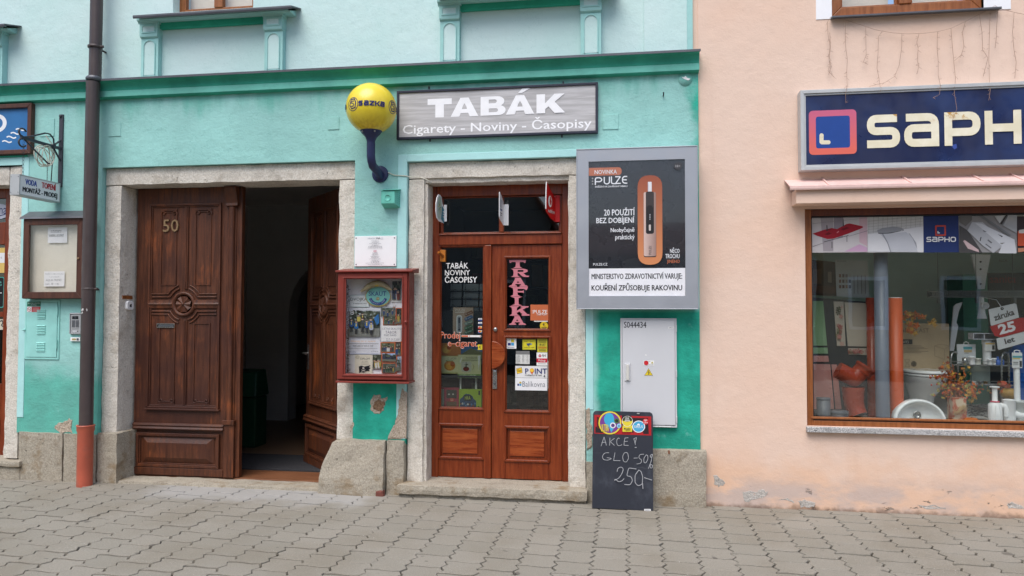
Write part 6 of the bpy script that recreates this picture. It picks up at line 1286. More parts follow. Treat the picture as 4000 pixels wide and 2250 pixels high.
# ------------------------------------------------------------------ the pink house
PY = .02
pink = thing('pink_house', 'salmon pink plastered house with a large shop window at the right', 'building', (2.6, .3, 0))
wx0 = WX(3141, 1240, .09); wzt = WZ(3600, 806, .0); wzb = WZ(3600, 1673, .05); WXR = 5.9
ux0, ux1 = WX(3249, 40, PY), WX(3842, 20, PY); uzb = WZ(3540, 48, PY)
XP = XB+.002
b = MB(); b.box(XP, wx0, PY, .42, -.05, uzb, M['pink']); b.box(wx0, WXR, PY, .42, -.05, wzb, M['pink']); b.box(WXR, 8, PY, .42, -.05, uzb, M['pink']); b.box(wx0, WXR, PY, .42, wzt, uzb, M['pink'])
b.box(XT+.004, XP, .03, .42, zt+.04, 7.4, M['pink']); b.box(XP, ux0, PY, .42, uzb, 7.4, M['pink']); b.box(ux1, 8, PY, .42, uzb, 7.4, M['pink']); b.box(ux0, ux1, PY, .42, uzb+1.6, 7.4, M['pink']); b.build('wall', pink)
def bare(pts, th=.002):
    o = patch('bare_patch', pts, PY, 'dampmortar', th); o.parent = pink; o.matrix_parent_inverse = Matrix.Translation(pink.location).inverted()
M['dampmortar'] = granite('grey_bare_mortar', S(178, 172, 164, .9), S(210, 204, 197, .9), .1, 30)
for pts in ([(2783,1853),(2806,1858),(2838,1886),(2830,1898),(2808,1902),(2790,1890)], [(2962,1920),(2976,1910),(3000,1922),(2988,1944),(2970,1946),(2930,1958),(2904,1962),(2898,1924),(2930,1918)], [(3118,1956),(3140,1952),(3186,1966),(3186,1978),(3160,1984),(3130,1980)], [(3042,1948),(3075,1948),(3100,1956),(3102,1964),(3080,1956)], [(3582,1974),(3640,1974),(3700,1984),(3690,1990),(3620,1986)], [(3930,1972),(3950,1962),(3990,1972),(4000,1985),(3935,1984)]): bare(pts)
# white surround and window upstairs
b = MB(); wl0 = WX(3187, 40, PY); wr1 = WX(3948, 20, PY); zlo = WZ(3217, 76, PY); b.box(wl0, ux0, PY-.006, PY+.05, zlo, 7.2, M['offwhite']); b.box(ux1, wr1, PY-.006, PY+.05, zlo, 7.2, M['offwhite']); b.build('window_surround', pink, .002)
b = MB(); b.frame(ux0, ux1, uzb, uzb+1.6, .085, PY+.03, PY+.12, M['winwood']); xm = (ux0+ux1)/2; b.box(xm-.05, xm+.05, PY+.02, PY+.11, uzb+.085, uzb+1.5, M['winwood']); w = b.build('window', pink, .006)
for a, c in ((ux0+.085, xm-.05), (xm+.05, ux1-.085)):
    q = MB(); q.frame(a, c, uzb+.085, uzb+1.515, .022, PY+.07, PY+.10, M['winwood']); q.build('sash', w, .004); MB().box(a+.02, c-.02, PY+.085, PY+.091, uzb+.1, uzb+1.5, M['glass']).build('pane', w)
    MB().box(a+.02, c-.02, PY+.25, PY+.255, uzb, uzb+1.6, M['cloth']).build('curtain', w)
b = MB(); b.sweepx([(PY-.07, uzb-.035), (PY-.065, uzb-.04), (PY+.06, uzb-.012), (PY+.06, uzb-.002), (PY-.07, uzb-.022)], ux0-.012, ux1+.11, M['zinc']); b.build('window_sill', pink)
# canopy over the shop window
cD = -.17; cxl = WX(3110, 790, cD); czb = WZ(3600, 786, cD); czt = WZ(3600, 728, cD)
b = MB(); b.box(cxl, 8, cD, PY, czb, czt, M['pink']); b.build('canopy', pink, .004)
b = MB(); lipx = WX(3086, 737, cD-.04); b.sweepx([(cD-.04, czt+.0), (cD-.036, czt-.012), (cD-.03, czt-.012), (cD-.03, czt+.012), (PY, czt+.105), (PY, czt+.112), (cD-.04, czt+.02)], lipx, 8, M['pinkmetal'])
b.build('canopy_flashing', pink)
b = MB()
for x in (cxl+.25, cxl+.9, cxl+1.45, cxl+1.75): b.sweepx([(cD-.028, czt+.024), (PY, czt+.113), (PY, czt+.128), (cD-.028, czt+.034)], x, x+.012, M['pinkmetal'])
b.build('flashing_seam', pink)
# the shop window
SY = .09; wh = WZ(3600, 838, SY); wb = WZ(3600, 1650, SY); fl = WX(3170, 1240, SY)
b = MB(); b.box(wx0, fl, SY-.03, SY+.06, wzb, wzt-.001, M['winwood']); b.box(WXR-.08, WXR, SY-.03, SY+.06, wzb, wzt-.001, M['winwood']); b.box(fl, WXR-.08, SY-.03, SY+.06, wh, wzt-.001, M['darkwin']); b.box(fl, WXR-.08, SY-.03, SY+.06, wzb, wb, M['winwood'])
b.frame(fl, WXR-.08, wb, wh, .012, SY-.005, SY+.05, M['rubber']); b.sweepx([(SY-.04, wzb+.075), (SY-.04, wzb+.06), (SY-.02, wzb+.055), (SY-.02, wzb+.08)], fl-.02, WXR-.06, M['winwood'])
sw = b.build('shop_window', pink, .004); MB().box(fl+.008, WXR-.085, SY+.02, SY+.028, wb+.008, wh-.008, thin_glass('shop_window_glass', (.95, .97, .96), .1)).build('pane', sw)
b = MB(); b.box(wx0-.01, WXR, -.035, .12, wzb-.045, wzb-.002, M['grey_granite']); b.build('window_sill', pink, .003)
# banner of bathroom pictures stuck inside the pane
p = Print(SY+.018, eps=-.00008); p.eps = .00012
u5 = lambda x: 3050+x/2.4147; v5 = lambda y: 700+y/2.4147
bt, bb = 843, 986; sl = lambda px: (px-3600)*-.014+0
def band(l, r, m): p.rect(l, bt, r, bb, m)
band(3169, 3389, flat(206, 200, 200)); band(3389, 3607, flat(206, 206, 204)); band(3607, 3745, flat(34, 52, 104)); band(3745, 3972, flat(150, 148, 148)); band(3972, 4180, flat(60, 50, 52))
yy = lambda v, px: v5(v)-((px-3600)*-.0115)
def PG(pts, c): p.poly([(u5(x), yy(y, u5(x))) for x, y in pts], flat(*c))
PG([(375,375),(495,372),(495,690),(400,690)], (170, 162, 166)); PG([(500,372),(590,370),(585,560),(500,560)], (150, 142, 150)); PG([(740,360),(815,358),(815,640),(740,600)], (206, 176, 184)); PG([(600,690),(740,620),(815,650),(815,690)], (206, 168, 196))
PG([(300,525),(400,490),(480,470),(530,480),(620,430),(650,425),(770,450),(776,462),(740,480),(640,520),(500,570),(440,575),(340,545)], (164, 28, 44)); PG([(410,530),(450,510),(480,522),(440,540)], (120, 16, 30)); PG([(560,480),(620,460),(650,468),(590,492)], (120, 16, 30)); PG([(430,445),(438,443),(442,500),(432,500)], (70, 66, 70)); PG([(585,385),(591,385),(596,455),(584,455)], (70, 66, 70)); PG([(425,490),(470,480),(472,486),(428,498)], (90, 40, 46)); PG([(525,510),(545,495),(550,505),(530,520)], (216, 120, 130))
PG([(405,600),(640,535),(640,540),(405,606)], (90, 86, 90)); PG([(478,600),(486,600),(486,660),(478,660)], (110, 104, 108)); PG([(620,540),(626,538),(626,600),(620,600)], (110, 104, 108)); PG([(300,645),(404,610),(404,613),(300,650)], (120, 112, 112)); PG([(640,545),(818,490),(818,494),(640,548)], (130, 122, 124)); PG([(300,430),(815,370),(815,372),(300,433)], (150, 144, 146))
for k in range(6): PG([(820,395+k*26+8),(1340,350+k*26-6),(1340,352+k*26-6),(820,397+k*26+8)], (150, 148, 144)) if k < 5 else None
for k in range(12): x = 830+k*44; PG([(x,360),(x+2.5,360),(x+2.5-4,520-k*6),(x-4,520-k*6)], (150, 148, 144))
PG([(820,525),(1342,445),(1342,690),(820,690)], (222, 222, 224)); PG([(905,490),(960,465),(1060,450),(1130,458),(1160,475),(1120,495),(1000,512),(920,515)], (150, 152, 156)); PG([(915,512),(1000,512),(1140,490),(1160,478),(1155,488),(1010,520),(920,520)], (70, 72, 76)); PG([(930,520),(1000,518),(1180,500),(1250,560),(1290,690),(1040,690),(1010,600)], (196, 198, 204)); PG([(950,520),(965,519),(1010,600),(1040,690),(1030,690),(1000,604)], (150, 152, 158)); PG([(1200,510),(1215,515),(1275,600),(1285,660),(1275,640),(1240,560)], (160, 162, 168))
def logo(l, tp, s, col, inner, cr):
    p.rrect(l, tp, l+s, tp+s, s*.1, col); p.rrect(l+s*.14, tp+s*.14, l+s*.86, tp+s*.86, s*.06, inner); p.stroke([(l+s*.26, tp+s*.55), (l+s*.26, tp+s*.72), (l+s*.44, tp+s*.72)], s*.09, cr)
def sapho(P_, x, base, h, m, w, n='sapHo'):
    """broad rounded letters of the shop name, in units of the letter height"""
    o = 0.0; q = w/2
    def L(pts, r=.24, cl=False): P_.stroke([(x+(a+o)*h, base-c*h) for a, c in pts], w*h, m, cl, r*h)
    for ch in n:
        if ch == 's': L([(.93, 1-q), (q, 1-q), (q, .505), (.9, .505), (.9, q), (.0, q)]); o += 1.14
        elif ch == 'a': L([(.06, 1-q), (1.06-q, 1-q), (1.06-q, 0)]); L([(1.06-q, .56), (q, .56), (q, q), (1.06-q, q)], .2); o += 1.22
        elif ch == 'p': L([(q, 0), (q, 1)]); L([(q, 1-q), (1.08-q, 1-q), (1.08-q, .40), (q, .40)]); o += 1.20
        elif ch == 'H': L([(q, 0), (q, 1)]); L([(1.08-q, 0), (1.08-q, 1)]); L([(q, .49), (1.08-q, .49)]); o += 1.22
        elif ch == 'o': L([(q, q), (1.1-q, q), (1.1-q, 1-q), (q, 1-q)], .3, True)
logo(3652, 880, 42, flat(190, 70, 56), flat(34, 52, 104), flat(226, 226, 226)); sapho(p, 3618, 945, 19.5, flat(226, 228, 230), .2)
PG([(1680,340),(1800,335),(1800,380),(1740,440),(1680,400)], (110, 108, 106)); PG([(1680,430),(1760,480),(1900,690),(1680,690)], (74, 72, 72)); PG([(1800,400),(1900,400),(2120,600),(2000,690),(1900,620),(1755,480)], (178, 180, 184)); PG([(1830,410),(1890,415),(2200,560),(2220,690),(2050,690),(2080,620)], (206, 208, 212)); PG([(1880,540),(1890,540),(1880,580),(1870,575)], (80, 80, 82)); PG([(1950,560),(1990,590),(1980,600),(1945,572)], (110, 110, 114)); PG([(1930,600),(1985,640),(1978,648),(1925,610)], (110, 110, 114)); PG([(1900,470),(1940,490),(1910,492)], (120, 120, 122)); PG([(2040,510),(2090,530),(2080,540)], (70, 70, 72)); PG([(2060,595),(2110,590),(2080,606)], (130, 128, 124)); PG([(2120,330),(2130,330),(2080,420),(2062,410)], (70, 66, 64)); PG([(2010,340),(2110,335),(2060,410)], (196, 198, 198)); PG([(1860,340),(1900,338),(2170,520),(2140,520)], (120, 122, 124)); PG([(2140,330),(2222,328),(2222,500),(2090,430)], (170, 172, 174)); PG([(1715,580),(1730,570),(1860,660),(1865,684),(1760,650)], (206, 180, 180))
PG([(2230,480),(2300,480),(2300,620),(2230,620)], (190, 80, 50)); PG([(2240,470),(2300,460),(2300,500),(2240,500)], (200, 196, 190)); PG([(2250,640),(2300,636),(2300,670),(2232,680),(2232,640)], (190, 130, 100))
p.build('banner', sw)
# display room
dz = wb-.012
b = MB(); b.box(wx0-.1, 6, 2.3, 2.4, dz, wzt+.1, M['display']); b.box(wx0-.1, wx0-.02, .42, 2.3, dz-.3, wzt+.1, M['display']); b.box(6, 6.1, .42, 2.4, dz, wzt+.1, M['display']); b.build('display_wall', pink)
MB().box(wx0-.1, 6, SY+.03, 2.3, dz-.05, dz, M['display_floor']).build('display_floor', pink); MB().box(wx0-.1, 6, .42, 2.4, wzt+.06, wzt+.1, M['hall']).build('display_ceiling', pink)
# big fascia sign
Y = -.10; X0, z0_, z1_ = WX(3128, 510, Y), WZ(3600, 653, Y), WZ(3600, 333, Y); X1 = WX(4470, 450, Y)
t = thing('fascia_sign', 'dark blue illuminated fascia sign with worn cream letters on the pink wall', 'sign', ((X0+X1)/2, 0, z0_))
b = MB(); b.frame(X0, X1, z0_, z1_, .03, Y, PY-.002, M['alu_old']); b.frame(X0+.028, X1-.028, z0_+.028, z1_-.028, .018, Y+.012, Y+.03, M['alu_old']); b.build('frame', t, .002)
def sign_blue():
    n = NT('night_blue_film'); c = n.mix(n.ramp(n.noise(1.6, 4), .4, .65), S(28, 36, 70), S(36, 54, 98)); return n.done(c, n.ramp(n.noise(6, 4), .3, .7, .25, .5), None, spec=.4)
MB().box(X0+.03, X1-.03, Y+.022, Y+.03, z0_+.03, z1_-.03, sign_blue()).build('panel', t)
def letter_cream():
    n = NT('peeling_cream_film'); g = n.noise(5, 6, .65); c = n.mix(n.ramp(g, .3, .6), S(234, 228, 206), S(222, 214, 186)); c = n.mix(n.math('MULTIPLY', n.ramp(n.noise(8, 6, .6), .55, .6), n.ramp(n.xyz()[2], WZ(3700, 480, Y), WZ(3700, 440, Y))), c, S(190, 146, 74)); return n.done(c, .4, n.bump(g, .3, .01))
p = Print(Y+.0215)
ring_c = NT('coral_gradient_film'); ring_c = ring_c.done(ring_c.mix(ring_c.ramp(ring_c.xyz()[2], WZ(3250, 590, Y), WZ(3250, 430, Y), 0, 1, False), S(218, 104, 88), S(196, 96, 128)), .4)
p.rrect(3160, 430, 3346, 603, 18, ring_c); p.rrect(3187, 453.5, 3320, 578, 10, flat(32, 72, 148)); CRM = letter_cream(); p.stroke([(3209, 529), (3209, 556), (3238, 556)], 16, CRM, False, 3); p.disc(3209, 529, 8, CRM); p.disc(3236, 556, 8, CRM)
X_a, z_a = 3388, 572
p2 = Print(Y+.0205); sxp = lambda u: WX(u, 500, Y); hL = WZ(3500, 436, Y)-WZ(3500, 566, Y); zb_ = WZ(3700, 568, Y)-.0; x00 = WX(3389, 500, Y)
pm = Print(fn=lambda u, v, k: (u, Y+.0195-k, v))
class _F:                                                     # letters drawn straight in metres
    def stroke(s, pts, w, m, closed=False, round_=0): pm.stroke([(a, 2*zb_-c) for a, c in pts], w, m, closed, round_)
hw_ = (WX(3995, 500, Y)-x00)/4.50
def big():
    o = x00; w = .24
    sapho(_F(), x00, zb_, hL, CRM, .235)
k0 = len(pm.v); big()
# stretch the word sideways to its true breadth
sxk = (WX(3994, 500, Y)-x00)/(hL*4.64); pm.v = [(x00+(x-x00)*sxk, y, z) for x, y, z in pm.v]
p.build('emblem', t); pm.build('lettering', t)
b = Print(Y+.021); b.poly([(3714,568),(3736,562),(3738,578),(3728,584)], flat(60, 84, 160)); b.build('peeling_film', t)
# dead string lights under the upstairs window
t = thing('string_lights', 'unlit icicle string lights drooping under the upstairs window', 'string lights', (2.3, -.02, 4.0)); b = MB(); WR_ = M['wire']; Yl = -.012
u4_ = lambda x: 2700+x/1.8115; v4_ = lambda y: y/1.8115
def pt(x, y, Y=Yl): X_, Z_ = W(u4_(x), v4_(y), Y); return (X_, Y, Z_)
main = [(958,170),(985,122),(1095,142),(1190,172),(1300,210),(1420,232),(1530,240),(1640,236),(1740,225),(1840,200),(1940,152),(2060,90),(2150,40)]; b.tube([pt(*q_) for q_ in main], .0017, WR_, 4, False)
b.tube([pt(*q_) for q_ in ((2150,40),(2180,60),(2290,88),(2400,110),(2480,120))], .0017, WR_, 4, False)
drops = [[(962,150),(968,240),(982,330),(974,400),(982,460),(968,500),(1010,545)], [(1095,142),(1090,240),(1092,325),(1105,420),(1100,520),(1104,600),(1092,665),(1095,730)], [(1235,190),(1236,290),(1238,390),(1218,440),(1250,455)], [(1355,215),(1325,260),(1322,380),(1314,480),(1330,560),(1342,650)], [(1490,240),(1490,330),(1472,460),(1440,540),(1370,585),(1260,612)], [(1612,240),(1596,300),(1606,340),(1600,430),(1612,470),(1596,525)], [(1742,225),(1740,340),(1748,430),(1748,530),(1764,610),(1756,670),(1710,692)], [(1838,200),(1848,330),(1858,430),(1870,560),(1862,660),(1880,770),(1845,860)], [(1940,152),(1920,230),(1930,330),(1910,390),(1862,430)], [(2040,110),(2058,230),(2062,350),(2100,410),(2066,540)], [(2115,90),(2110,260),(2106,420),(2110,560),(2116,640),(2106,710)], [(2172,60),(2162,180),(2160,260),(2150,340)], [(2285,90),(2274,230),(2284,350),(2300,440),(2290,555)], [(980,230),(986,330),(976,420),(990,470),(972,530)]]
rr = random.Random(3); mc = []
for d in drops:
    b.tube([pt(x, y, Yl if y < 600 else Y-.012) for x, y in d], .0016, WR_, 4, False)
    for i in range(len(d)-1):
        for k in range(2):
            f = rr.random(); x, y = d[i][0]+(d[i+1][0]-d[i][0])*f, d[i][1]+(d[i+1][1]-d[i][1])*f; a = rr.choice((-1, 1)); yl = Yl if y < 600 else Y-.012; b.tube([pt(x, y, yl), pt(x+a*rr.uniform(10, 22), y+rr.uniform(-14, 22), yl-.006)], .0013, WR_, 3, False)
b.build('wire', t)
# ------------------------------------------------------------------ goods in the bathroom shop window
u6 = lambda x: 3050+x/2.0695
v6 = lambda y: 1100+y/2.0695
def P6(x, y, Y): a, c = W(u6(x), v6(y), Y); return (a, Y, c)
def upright(nm, label, cat, xl, xr, ytop, Y, m, hollow=True, group=None, zb=None, extra=None):
    x0, x1 = WX(u6(xl), v6(800), Y), WX(u6(xr), v6(800), Y); r = (x1-x0)/2; zt_ = WZ(u6((xl+xr)/2), v6(ytop), Y); zb_ = dz if zb is None else zb
    t = thing(nm, label, cat, ((x0+x1)/2, Y, zb_), group); b = MB(); c = ((x0+x1)/2, Y, 0)
    b.lathe(c, [(r, zb_+.001), (r, zt_), (r*.9, zt_), (r*.9, zt_-.05), (0, zt_-.05)] if hollow else [(r, zb_+.001), (r, zt_)], m, 28); b.build('tube', t)
    return t, (x0+x1)/2, r, zt_
t, cx, r, zt_ = upright('drain_pipe', 'tall blue grey drain pipe rising behind the banner', 'pipe', 765, 877, -350, .26, M['lav'], group='tall pipes in the shop window')
t, cx, r, zt_ = upright('drain_pipe', 'bright orange drain pipe with a white rim right of the grey one', 'pipe', 879, 990, 132, .34, M['orange'], group='tall pipes in the shop window'); b = MB(); b.lathe((cx, .34, 0), [(r*1.0, zt_-.0), (r*1.01, zt_+.004), (r*.9, zt_+.004)], M['white'], 24); b.build('rim', t)
t, cx, r, zt_ = upright('drain_pipe', 'dark brick orange pipe half hidden left of the grey one', 'pipe', 700, 785, 130, .52, M['orange_dk'], group='tall pipes in the shop window'); b = MB(); b.lathe((cx, .52, 0), [(r+.001, zt_-.06), (r*1.1, zt_-.05), (r*1.1, zt_)], M['orange_dk'], 24); b.build('socket', t)
GP = M['greypipe']
t, cx, r, zt_ = upright('pipe_stub', 'taller grey pipe coupling in the left corner of the shop window', 'pipe fitting', 287, 398, 938, .24, GP, group='grey pipe couplings'); b = MB(); b.lathe((cx, .24, 0), [(r+.001, zt_-.018), (r*1.05, zt_-.016), (r*1.05, zt_-.002), (r, zt_)], GP, 24); b.build('collar', t)
t, cx, r, zt_ = upright('pipe_stub', 'low wide grey pipe coupling beside the taller one', 'pipe fitting', 403, 540, 1042, .23, GP, group='grey pipe couplings'); b = MB(); b.lathe((cx, .23, 0), [(r+.001, zt_-.03), (r*1.06, zt_-.028), (r*1.06, zt_-.004), (r, zt_)], GP, 24); b.build('collar', t)
upright('pipe_stub', 'grey coupling almost hidden in the window corner', 'pipe fitting', 262, 330, 1040, .36, GP, group='grey pipe couplings')
# orange bend lying on an orange branch
t = thing('pipe_bend', 'glossy brick orange pipe bend resting on the orange branch', 'pipe fitting', P6(590, 850, .34)); OD = M['orange_dk']; Yb = .32
b = MB(); J = P6(590, 782, Yb); b.tube([P6(459, 715, Yb), J], .075, OD, 24); b.tube([J, P6(681, 700, Yb)], .075, OD, 24); b.ball(J, .075, .075, .075, OD, 24, 16); b.build('elbow', t)
b = MB(); a, c = Vector(P6(650, 738, Yb)), Vector(P6(683, 698, Yb)); d = (c-a).normalized(); b.tube([a, c-d*.012, c-d*.01, c+d*.012], [.084, .084, .092, .092], OD, 24); b.tube([c+d*.0122, c+d*.0124], [.092, .078], OD, 24, False); b.build('socket', t)
t = thing('pipe_branch', 'orange pipe branch standing under the glossy bend', 'pipe fitting', P6(590, 1090, .36)); OR = M['orange_dk']; Yb = .36
b = MB(); b.tube([P6(585, 858, Yb), P6(586, 930, Yb), P6(592, 985, Yb), P6(606, 1035, Yb-.01), P6(628, 1083, Yb-.03)], [.091, .09, .084, .08, .078], OR, 24); b.build('tube', t); b = MB(); a = Vector(P6(628, 1083, Yb-.03)); d = (a-Vector(P6(606, 1035, Yb-.01))).normalized(); b.tube([a+d*.001, a+d*.003], [.07, .068], M['black'], 20); b.build('bore', t); b = MB(); b.tube([P6(585, 852, Yb), P6(586, 890, Yb)], .094, OR, 22); b.build('socket', t)
# tile sample board
Yt = .62; t = thing('tile_board', 'charcoal display board carrying green, pink and floral sample tiles', 'display board', P6(480, 1100, Yt))
b = MB(); pts = [(225,125),(725,165),(745,1100),(225,1100)]; b.prism([(P6(x, y, Yt)[0], P6(x, y, Yt)[2]) for x, y in pts], Yt, Yt+.03, M['slate']); b.build('panel', t)
def tile(pts, c, deco=0):
    m = {'g': tg, 'p': tp_, 'c': tcr}[c]; b = MB(); b.prism([(P6(x, y, Yt)[0], P6(x, y, Yt)[2]) for x, y in pts], Yt-.008, Yt, m)
    if deco:
        rr = random.Random(deco); l = min(q[0] for q in pts); r = max(q[0] for q in pts); tt = min(q[1] for q in pts); bo = max(q[1] for q in pts); w = r-l
        p = Print(Yt-.0082)
        for k in range(int(5*max((bo-tt)/w, w/(bo-tt)))):
            x = l+w*rr.uniform(.3, .7) if bo-tt > w else rr.uniform(l+12, r-12); y = rr.uniform(tt+14, bo-14) if bo-tt > w else (tt+bo)/2+rr.uniform(-6, 6); s = rr.uniform(10, 20); c_ = flat(*rr.choice(((176, 84, 84), (206, 150, 140), (110, 116, 74), (80, 84, 60), (190, 110, 104))))
            for i in range(5): a = 2*pi*i/5+k; p.poly([(u6(x), v6(y)), (u6(x+s*cos(a-.35)), v6(y+s*sin(a-.35))), (u6(x+s*1.15*cos(a)), v6(y+s*1.15*sin(a))), (u6(x+s*cos(a+.35)), v6(y+s*sin(a+.35)))], c_)
        b.v += []; n = len(b.v); b.add(p.v, p.f, tcr); b.m[-len(p.m):] = p.m
    b.build('tile', t)
def tilemat(nm, rgb, wave):
    n = NT(nm); v = n.n.new('ShaderNodeTexVoronoi'); n.l.new(n.pos, v.inputs['Vector']); v.inputs['Scale'].default_value = 9; w = n.math('SINE', n.math('MULTIPLY', v.outputs['Distance'], 90.0)); return n.done(n.mix(n.ramp(n.noise(4, 4), .3, .7), sc(rgb, .95), sc(rgb, 1.05)), .3, n.bump(w, wave, .004))
tg, tp_, tcr = tilemat('green_relief_tile', S(142, 178, 136), .5), tilemat('pink_relief_tile', S(206, 146, 138), .5), tilemat('ivory_tile', S(186, 176, 160), .08)
tile([(235,157),(340,157),(373,517),(235,517)], 'g'); tile([(425,160),(505,162),(522,520),(452,520)], 'c', 3); tile([(512,167),(716,176),(718,525),(540,522)], 'c'); tile([(235,533),(376,533),(380,582),(235,582)], 'g'); tile([(543,537),(720,539),(721,594),(548,592)], 'c', 5); tile([(235,598),(382,600),(388,648),(235,648)], 'p'); tile([(235,665),(398,668),(430,1030),(235,1030)], 'p'); tile([(408,668),(450,670),(490,1030),(442,1030)], 'p')
Yq = .7; t = thing('picture', 'brown bathroom photograph above the sample tiles', 'picture', P6(350, 115, Yq)); b = MB(); b.prism([(P6(x, y, Yq)[0], P6(x, y, Yq)[2]) for x, y in ((225,-180),(440,-160),(455,118),(225,108))], Yq, Yq+.01, flat(70, 52, 44)); b.build('sheet', t); p = Print(Yq-.0005)
for pts, c in (([(262,-100),(330,-100),(330,20),(262,20)], (110, 84, 66)), ([(345,-120),(420,-115),(424,30),(345,20)], (54, 40, 36)), ([(258,30),(448,44),(450,100),(258,90)], (92, 58, 44)), ([(380,-80),(410,-80),(412,10),(380,5)], (140, 120, 100))): p.poly([(u6(x), v6(y)) for x, y in pts], flat(*c))
p.build('print', t)
t = thing('colour_chart', 'white colour chart with rows of swatches above the sample tiles', 'chart', P6(580, 125, Yq-.02)); b = MB(); b.prism([(P6(x, y, Yq-.02)[0], P6(x, y, Yq-.02)[2]) for x, y in ((440,-176),(700,-170),(718,132),(452,118))], Yq-.02, Yq-.012, flat(196, 200, 198)); b.build('sheet', t); p = Print(Yq-.0205)
p.text('POLAR', u6(455), v6(-172), u6(530), v6(-158), flat(120, 120, 120))
for r_ in range(3):
    for c_ in range(4): x = 470+c_*26; y = -60+r_*44; p.rect(u6(x), v6(y), u6(x+18), v6(y+26), flat(*((150,110,100),(110,90,90),(150,140,140),(190,186,180),(140,100,90),(120,106,100),(160,150,140),(60,56,60),(130,96,86),(110,84,80),(160,130,110),(70,60,56))[(r_*4+c_)]))
for k in range(4): p.stroke([(u6(590+k*30), v6(-50)), (u6(592+k*30), v6(100))], 2.4, flat(140, 130, 130))
p.build('print', t)
# cardboard carton on the toilet
Yc = .95; X0, X1 = WX(u6(960), v6(500), Yc), WX(u6(1363), v6(500), Yc); Z0, Z1 = WZ(u6(1150), v6(722), Yc), WZ(u6(1150), v6(338), Yc)
t = thing('carton', 'brown cardboard carton standing on the toilet lid', 'box', ((X0+X1)/2, Yc, Z0)); MB().box(X0, X1, Yc, Yc+.22, Z0, Z1, M['card']).build('body', t, .004)
p = Print(Yc-.0008); gy_ = flat(96, 84, 70); p.text('alca', u6(978), v6(376), u6(1066), v6(410), gy_, .02); p.text('PLAST', u6(1072), v6(378), u6(1196), v6(411), gy_, -.01); p.rect(u6(960), v6(466), u6(1064), v6(507), flat(60, 56, 54)); p.text('A93', u6(986), v6(476), u6(1032), v6(500), flat(206, 196, 180), .0)
for k, w in enumerate((150, 175, 200, 130, 205, 150)): p.rect(u6(985), v6(518+k*11), u6(985+w), v6(520.5+k*11), gy_)
p.disc(u6(1074), v6(665), 11, gy_); p.disc(u6(1074), v6(665), 8.6, flat(190, 166, 132)); p.disc(u6(1074), v6(665), 8, gy_); p.stroke([(u6(1000), v6(630)), (u6(1040), v6(630)), (u6(1030), v6(655)), (u6(1008), v6(655))], .8, gy_, True); p.stroke([(u6(1005), v6(690)), (u6(1010), v6(665)), (u6(1030), v6(665)), (u6(1038), v6(690))], .8, gy_, True)
p.stroke([(u6(1240), v6(520)), (u6(1320), v6(545)), (u6(1322), v6(630)), (u6(1242), v6(600))], .8, gy_, True); p.stroke([(u6(1320), v6(545)), (u6(1362), v6(520))], .8, gy_); p.stroke([(u6(1240), v6(520)), (u6(1290), v6(505)), (u6(1362), v6(520))], .8, gy_); p.build('print', t)
# toilet
CE = M['ceramic']; Ye = .84; cx = (WX(u6(985), v6(800), Ye)+WX(u6(1325), v6(800), Ye))/2; rw = (WX(u6(1325), v6(800), Ye)-WX(u6(985), v6(800), Ye))/2
zt_ = WZ(u6(1150), v6(770), Ye-.2); t = thing('toilet', 'white ceramic toilet bowl with closed lid under the carton', 'toilet', (cx, Ye, dz))
def oval(b, prof, m, n=32): 
    vs = []; fs = []
    for sx, sy, oy, z in prof: vs += [(cx+sx*cos(2*pi*i/n), Ye+oy+sy*sin(2*pi*i/n)*(1 if sin(2*pi*i/n) < 0 else .8), z) for i in range(n)]
    for j in range(len(prof)-1): fs += [(j*n+i, j*n+(i+1) % n, (j+1)*n+(i+1) % n, (j+1)*n+i) for i in range(n)]
    b.add(vs, fs, m, True); b.add(vs[:n], [list(range(n))[::-1]], m); b.add(vs[-n:], [list(range(n))], m); return b
h = zt_-dz; oval(MB(), [(rw*.5, .16, .08, dz+.002), (rw*.48, .15, .08, dz+h*.2), (rw*.56, .17, .06, dz+h*.45), (rw*.82, .25, .0, dz+h*.75), (rw*.98, .29, 0, dz+h*.93), (rw, .3, 0, zt_)], CE).build('bowl', t)
oval(MB(), [(rw*1.0, .3, 0, zt_+.006), (rw*1.01, .305, 0, zt_+.022), (rw, .3, 0, zt_+.024)], CE).build('seat', t); oval(MB(), [(rw*1.0, .3, 0, zt_+.03), (rw*1.02, .31, 0, zt_+.036), (rw*.98, .3, 0, zt_+.052), (rw*.8, .25, 0, zt_+.058)], CE).build('lid', t)
# small wash basin standing on edge
Ys = .19; t = thing('wash_basin', 'white oval hand basin tipped up on edge in the shop window', 'wash basin', P6(1130, 1110, Ys)); x0_, x1_ = P6(922, 1115, Ys)[0], P6(1342, 1115, Ys)[0]; cx = (x0_+x1_)/2; rx = (x1_-x0_)/2; ztop = P6(1130, 954, Ys)[2]; zc_ = dz+.0; rz = ztop-zc_; tl_ = Vector((0, .35, 1)).normalized()
b = MB(); n = 48; vs = []; fs = []
rings = [(1.0, .10), (1.02, .03), (1.0, .0), (.93, -.004), (.885, .006), (.84, .03), (.7, .075), (.4, .10), (.0001, .105)]
for s_, dep in rings:
    for i in range(n+1):
        a = pi*i/n; oz = .0 if s_ > .85 else .12*rz*(1-s_)
        vs.append((cx+rx*s_*cos(a), Ys+dep+.16*(rz*s_*sin(a)), zc_+rz*s_*sin(a)*.97+(.1*rz if s_ < .05 else 0)*0+oz))
for j in range(len(rings)-1): fs += [(j*(n+1)+i, j*(n+1)+i+1, (j+1)*(n+1)+i+1, (j+1)*(n+1)+i) for i in range(n)]
b.add(vs, fs, CE, True); b.build('bowl', t)
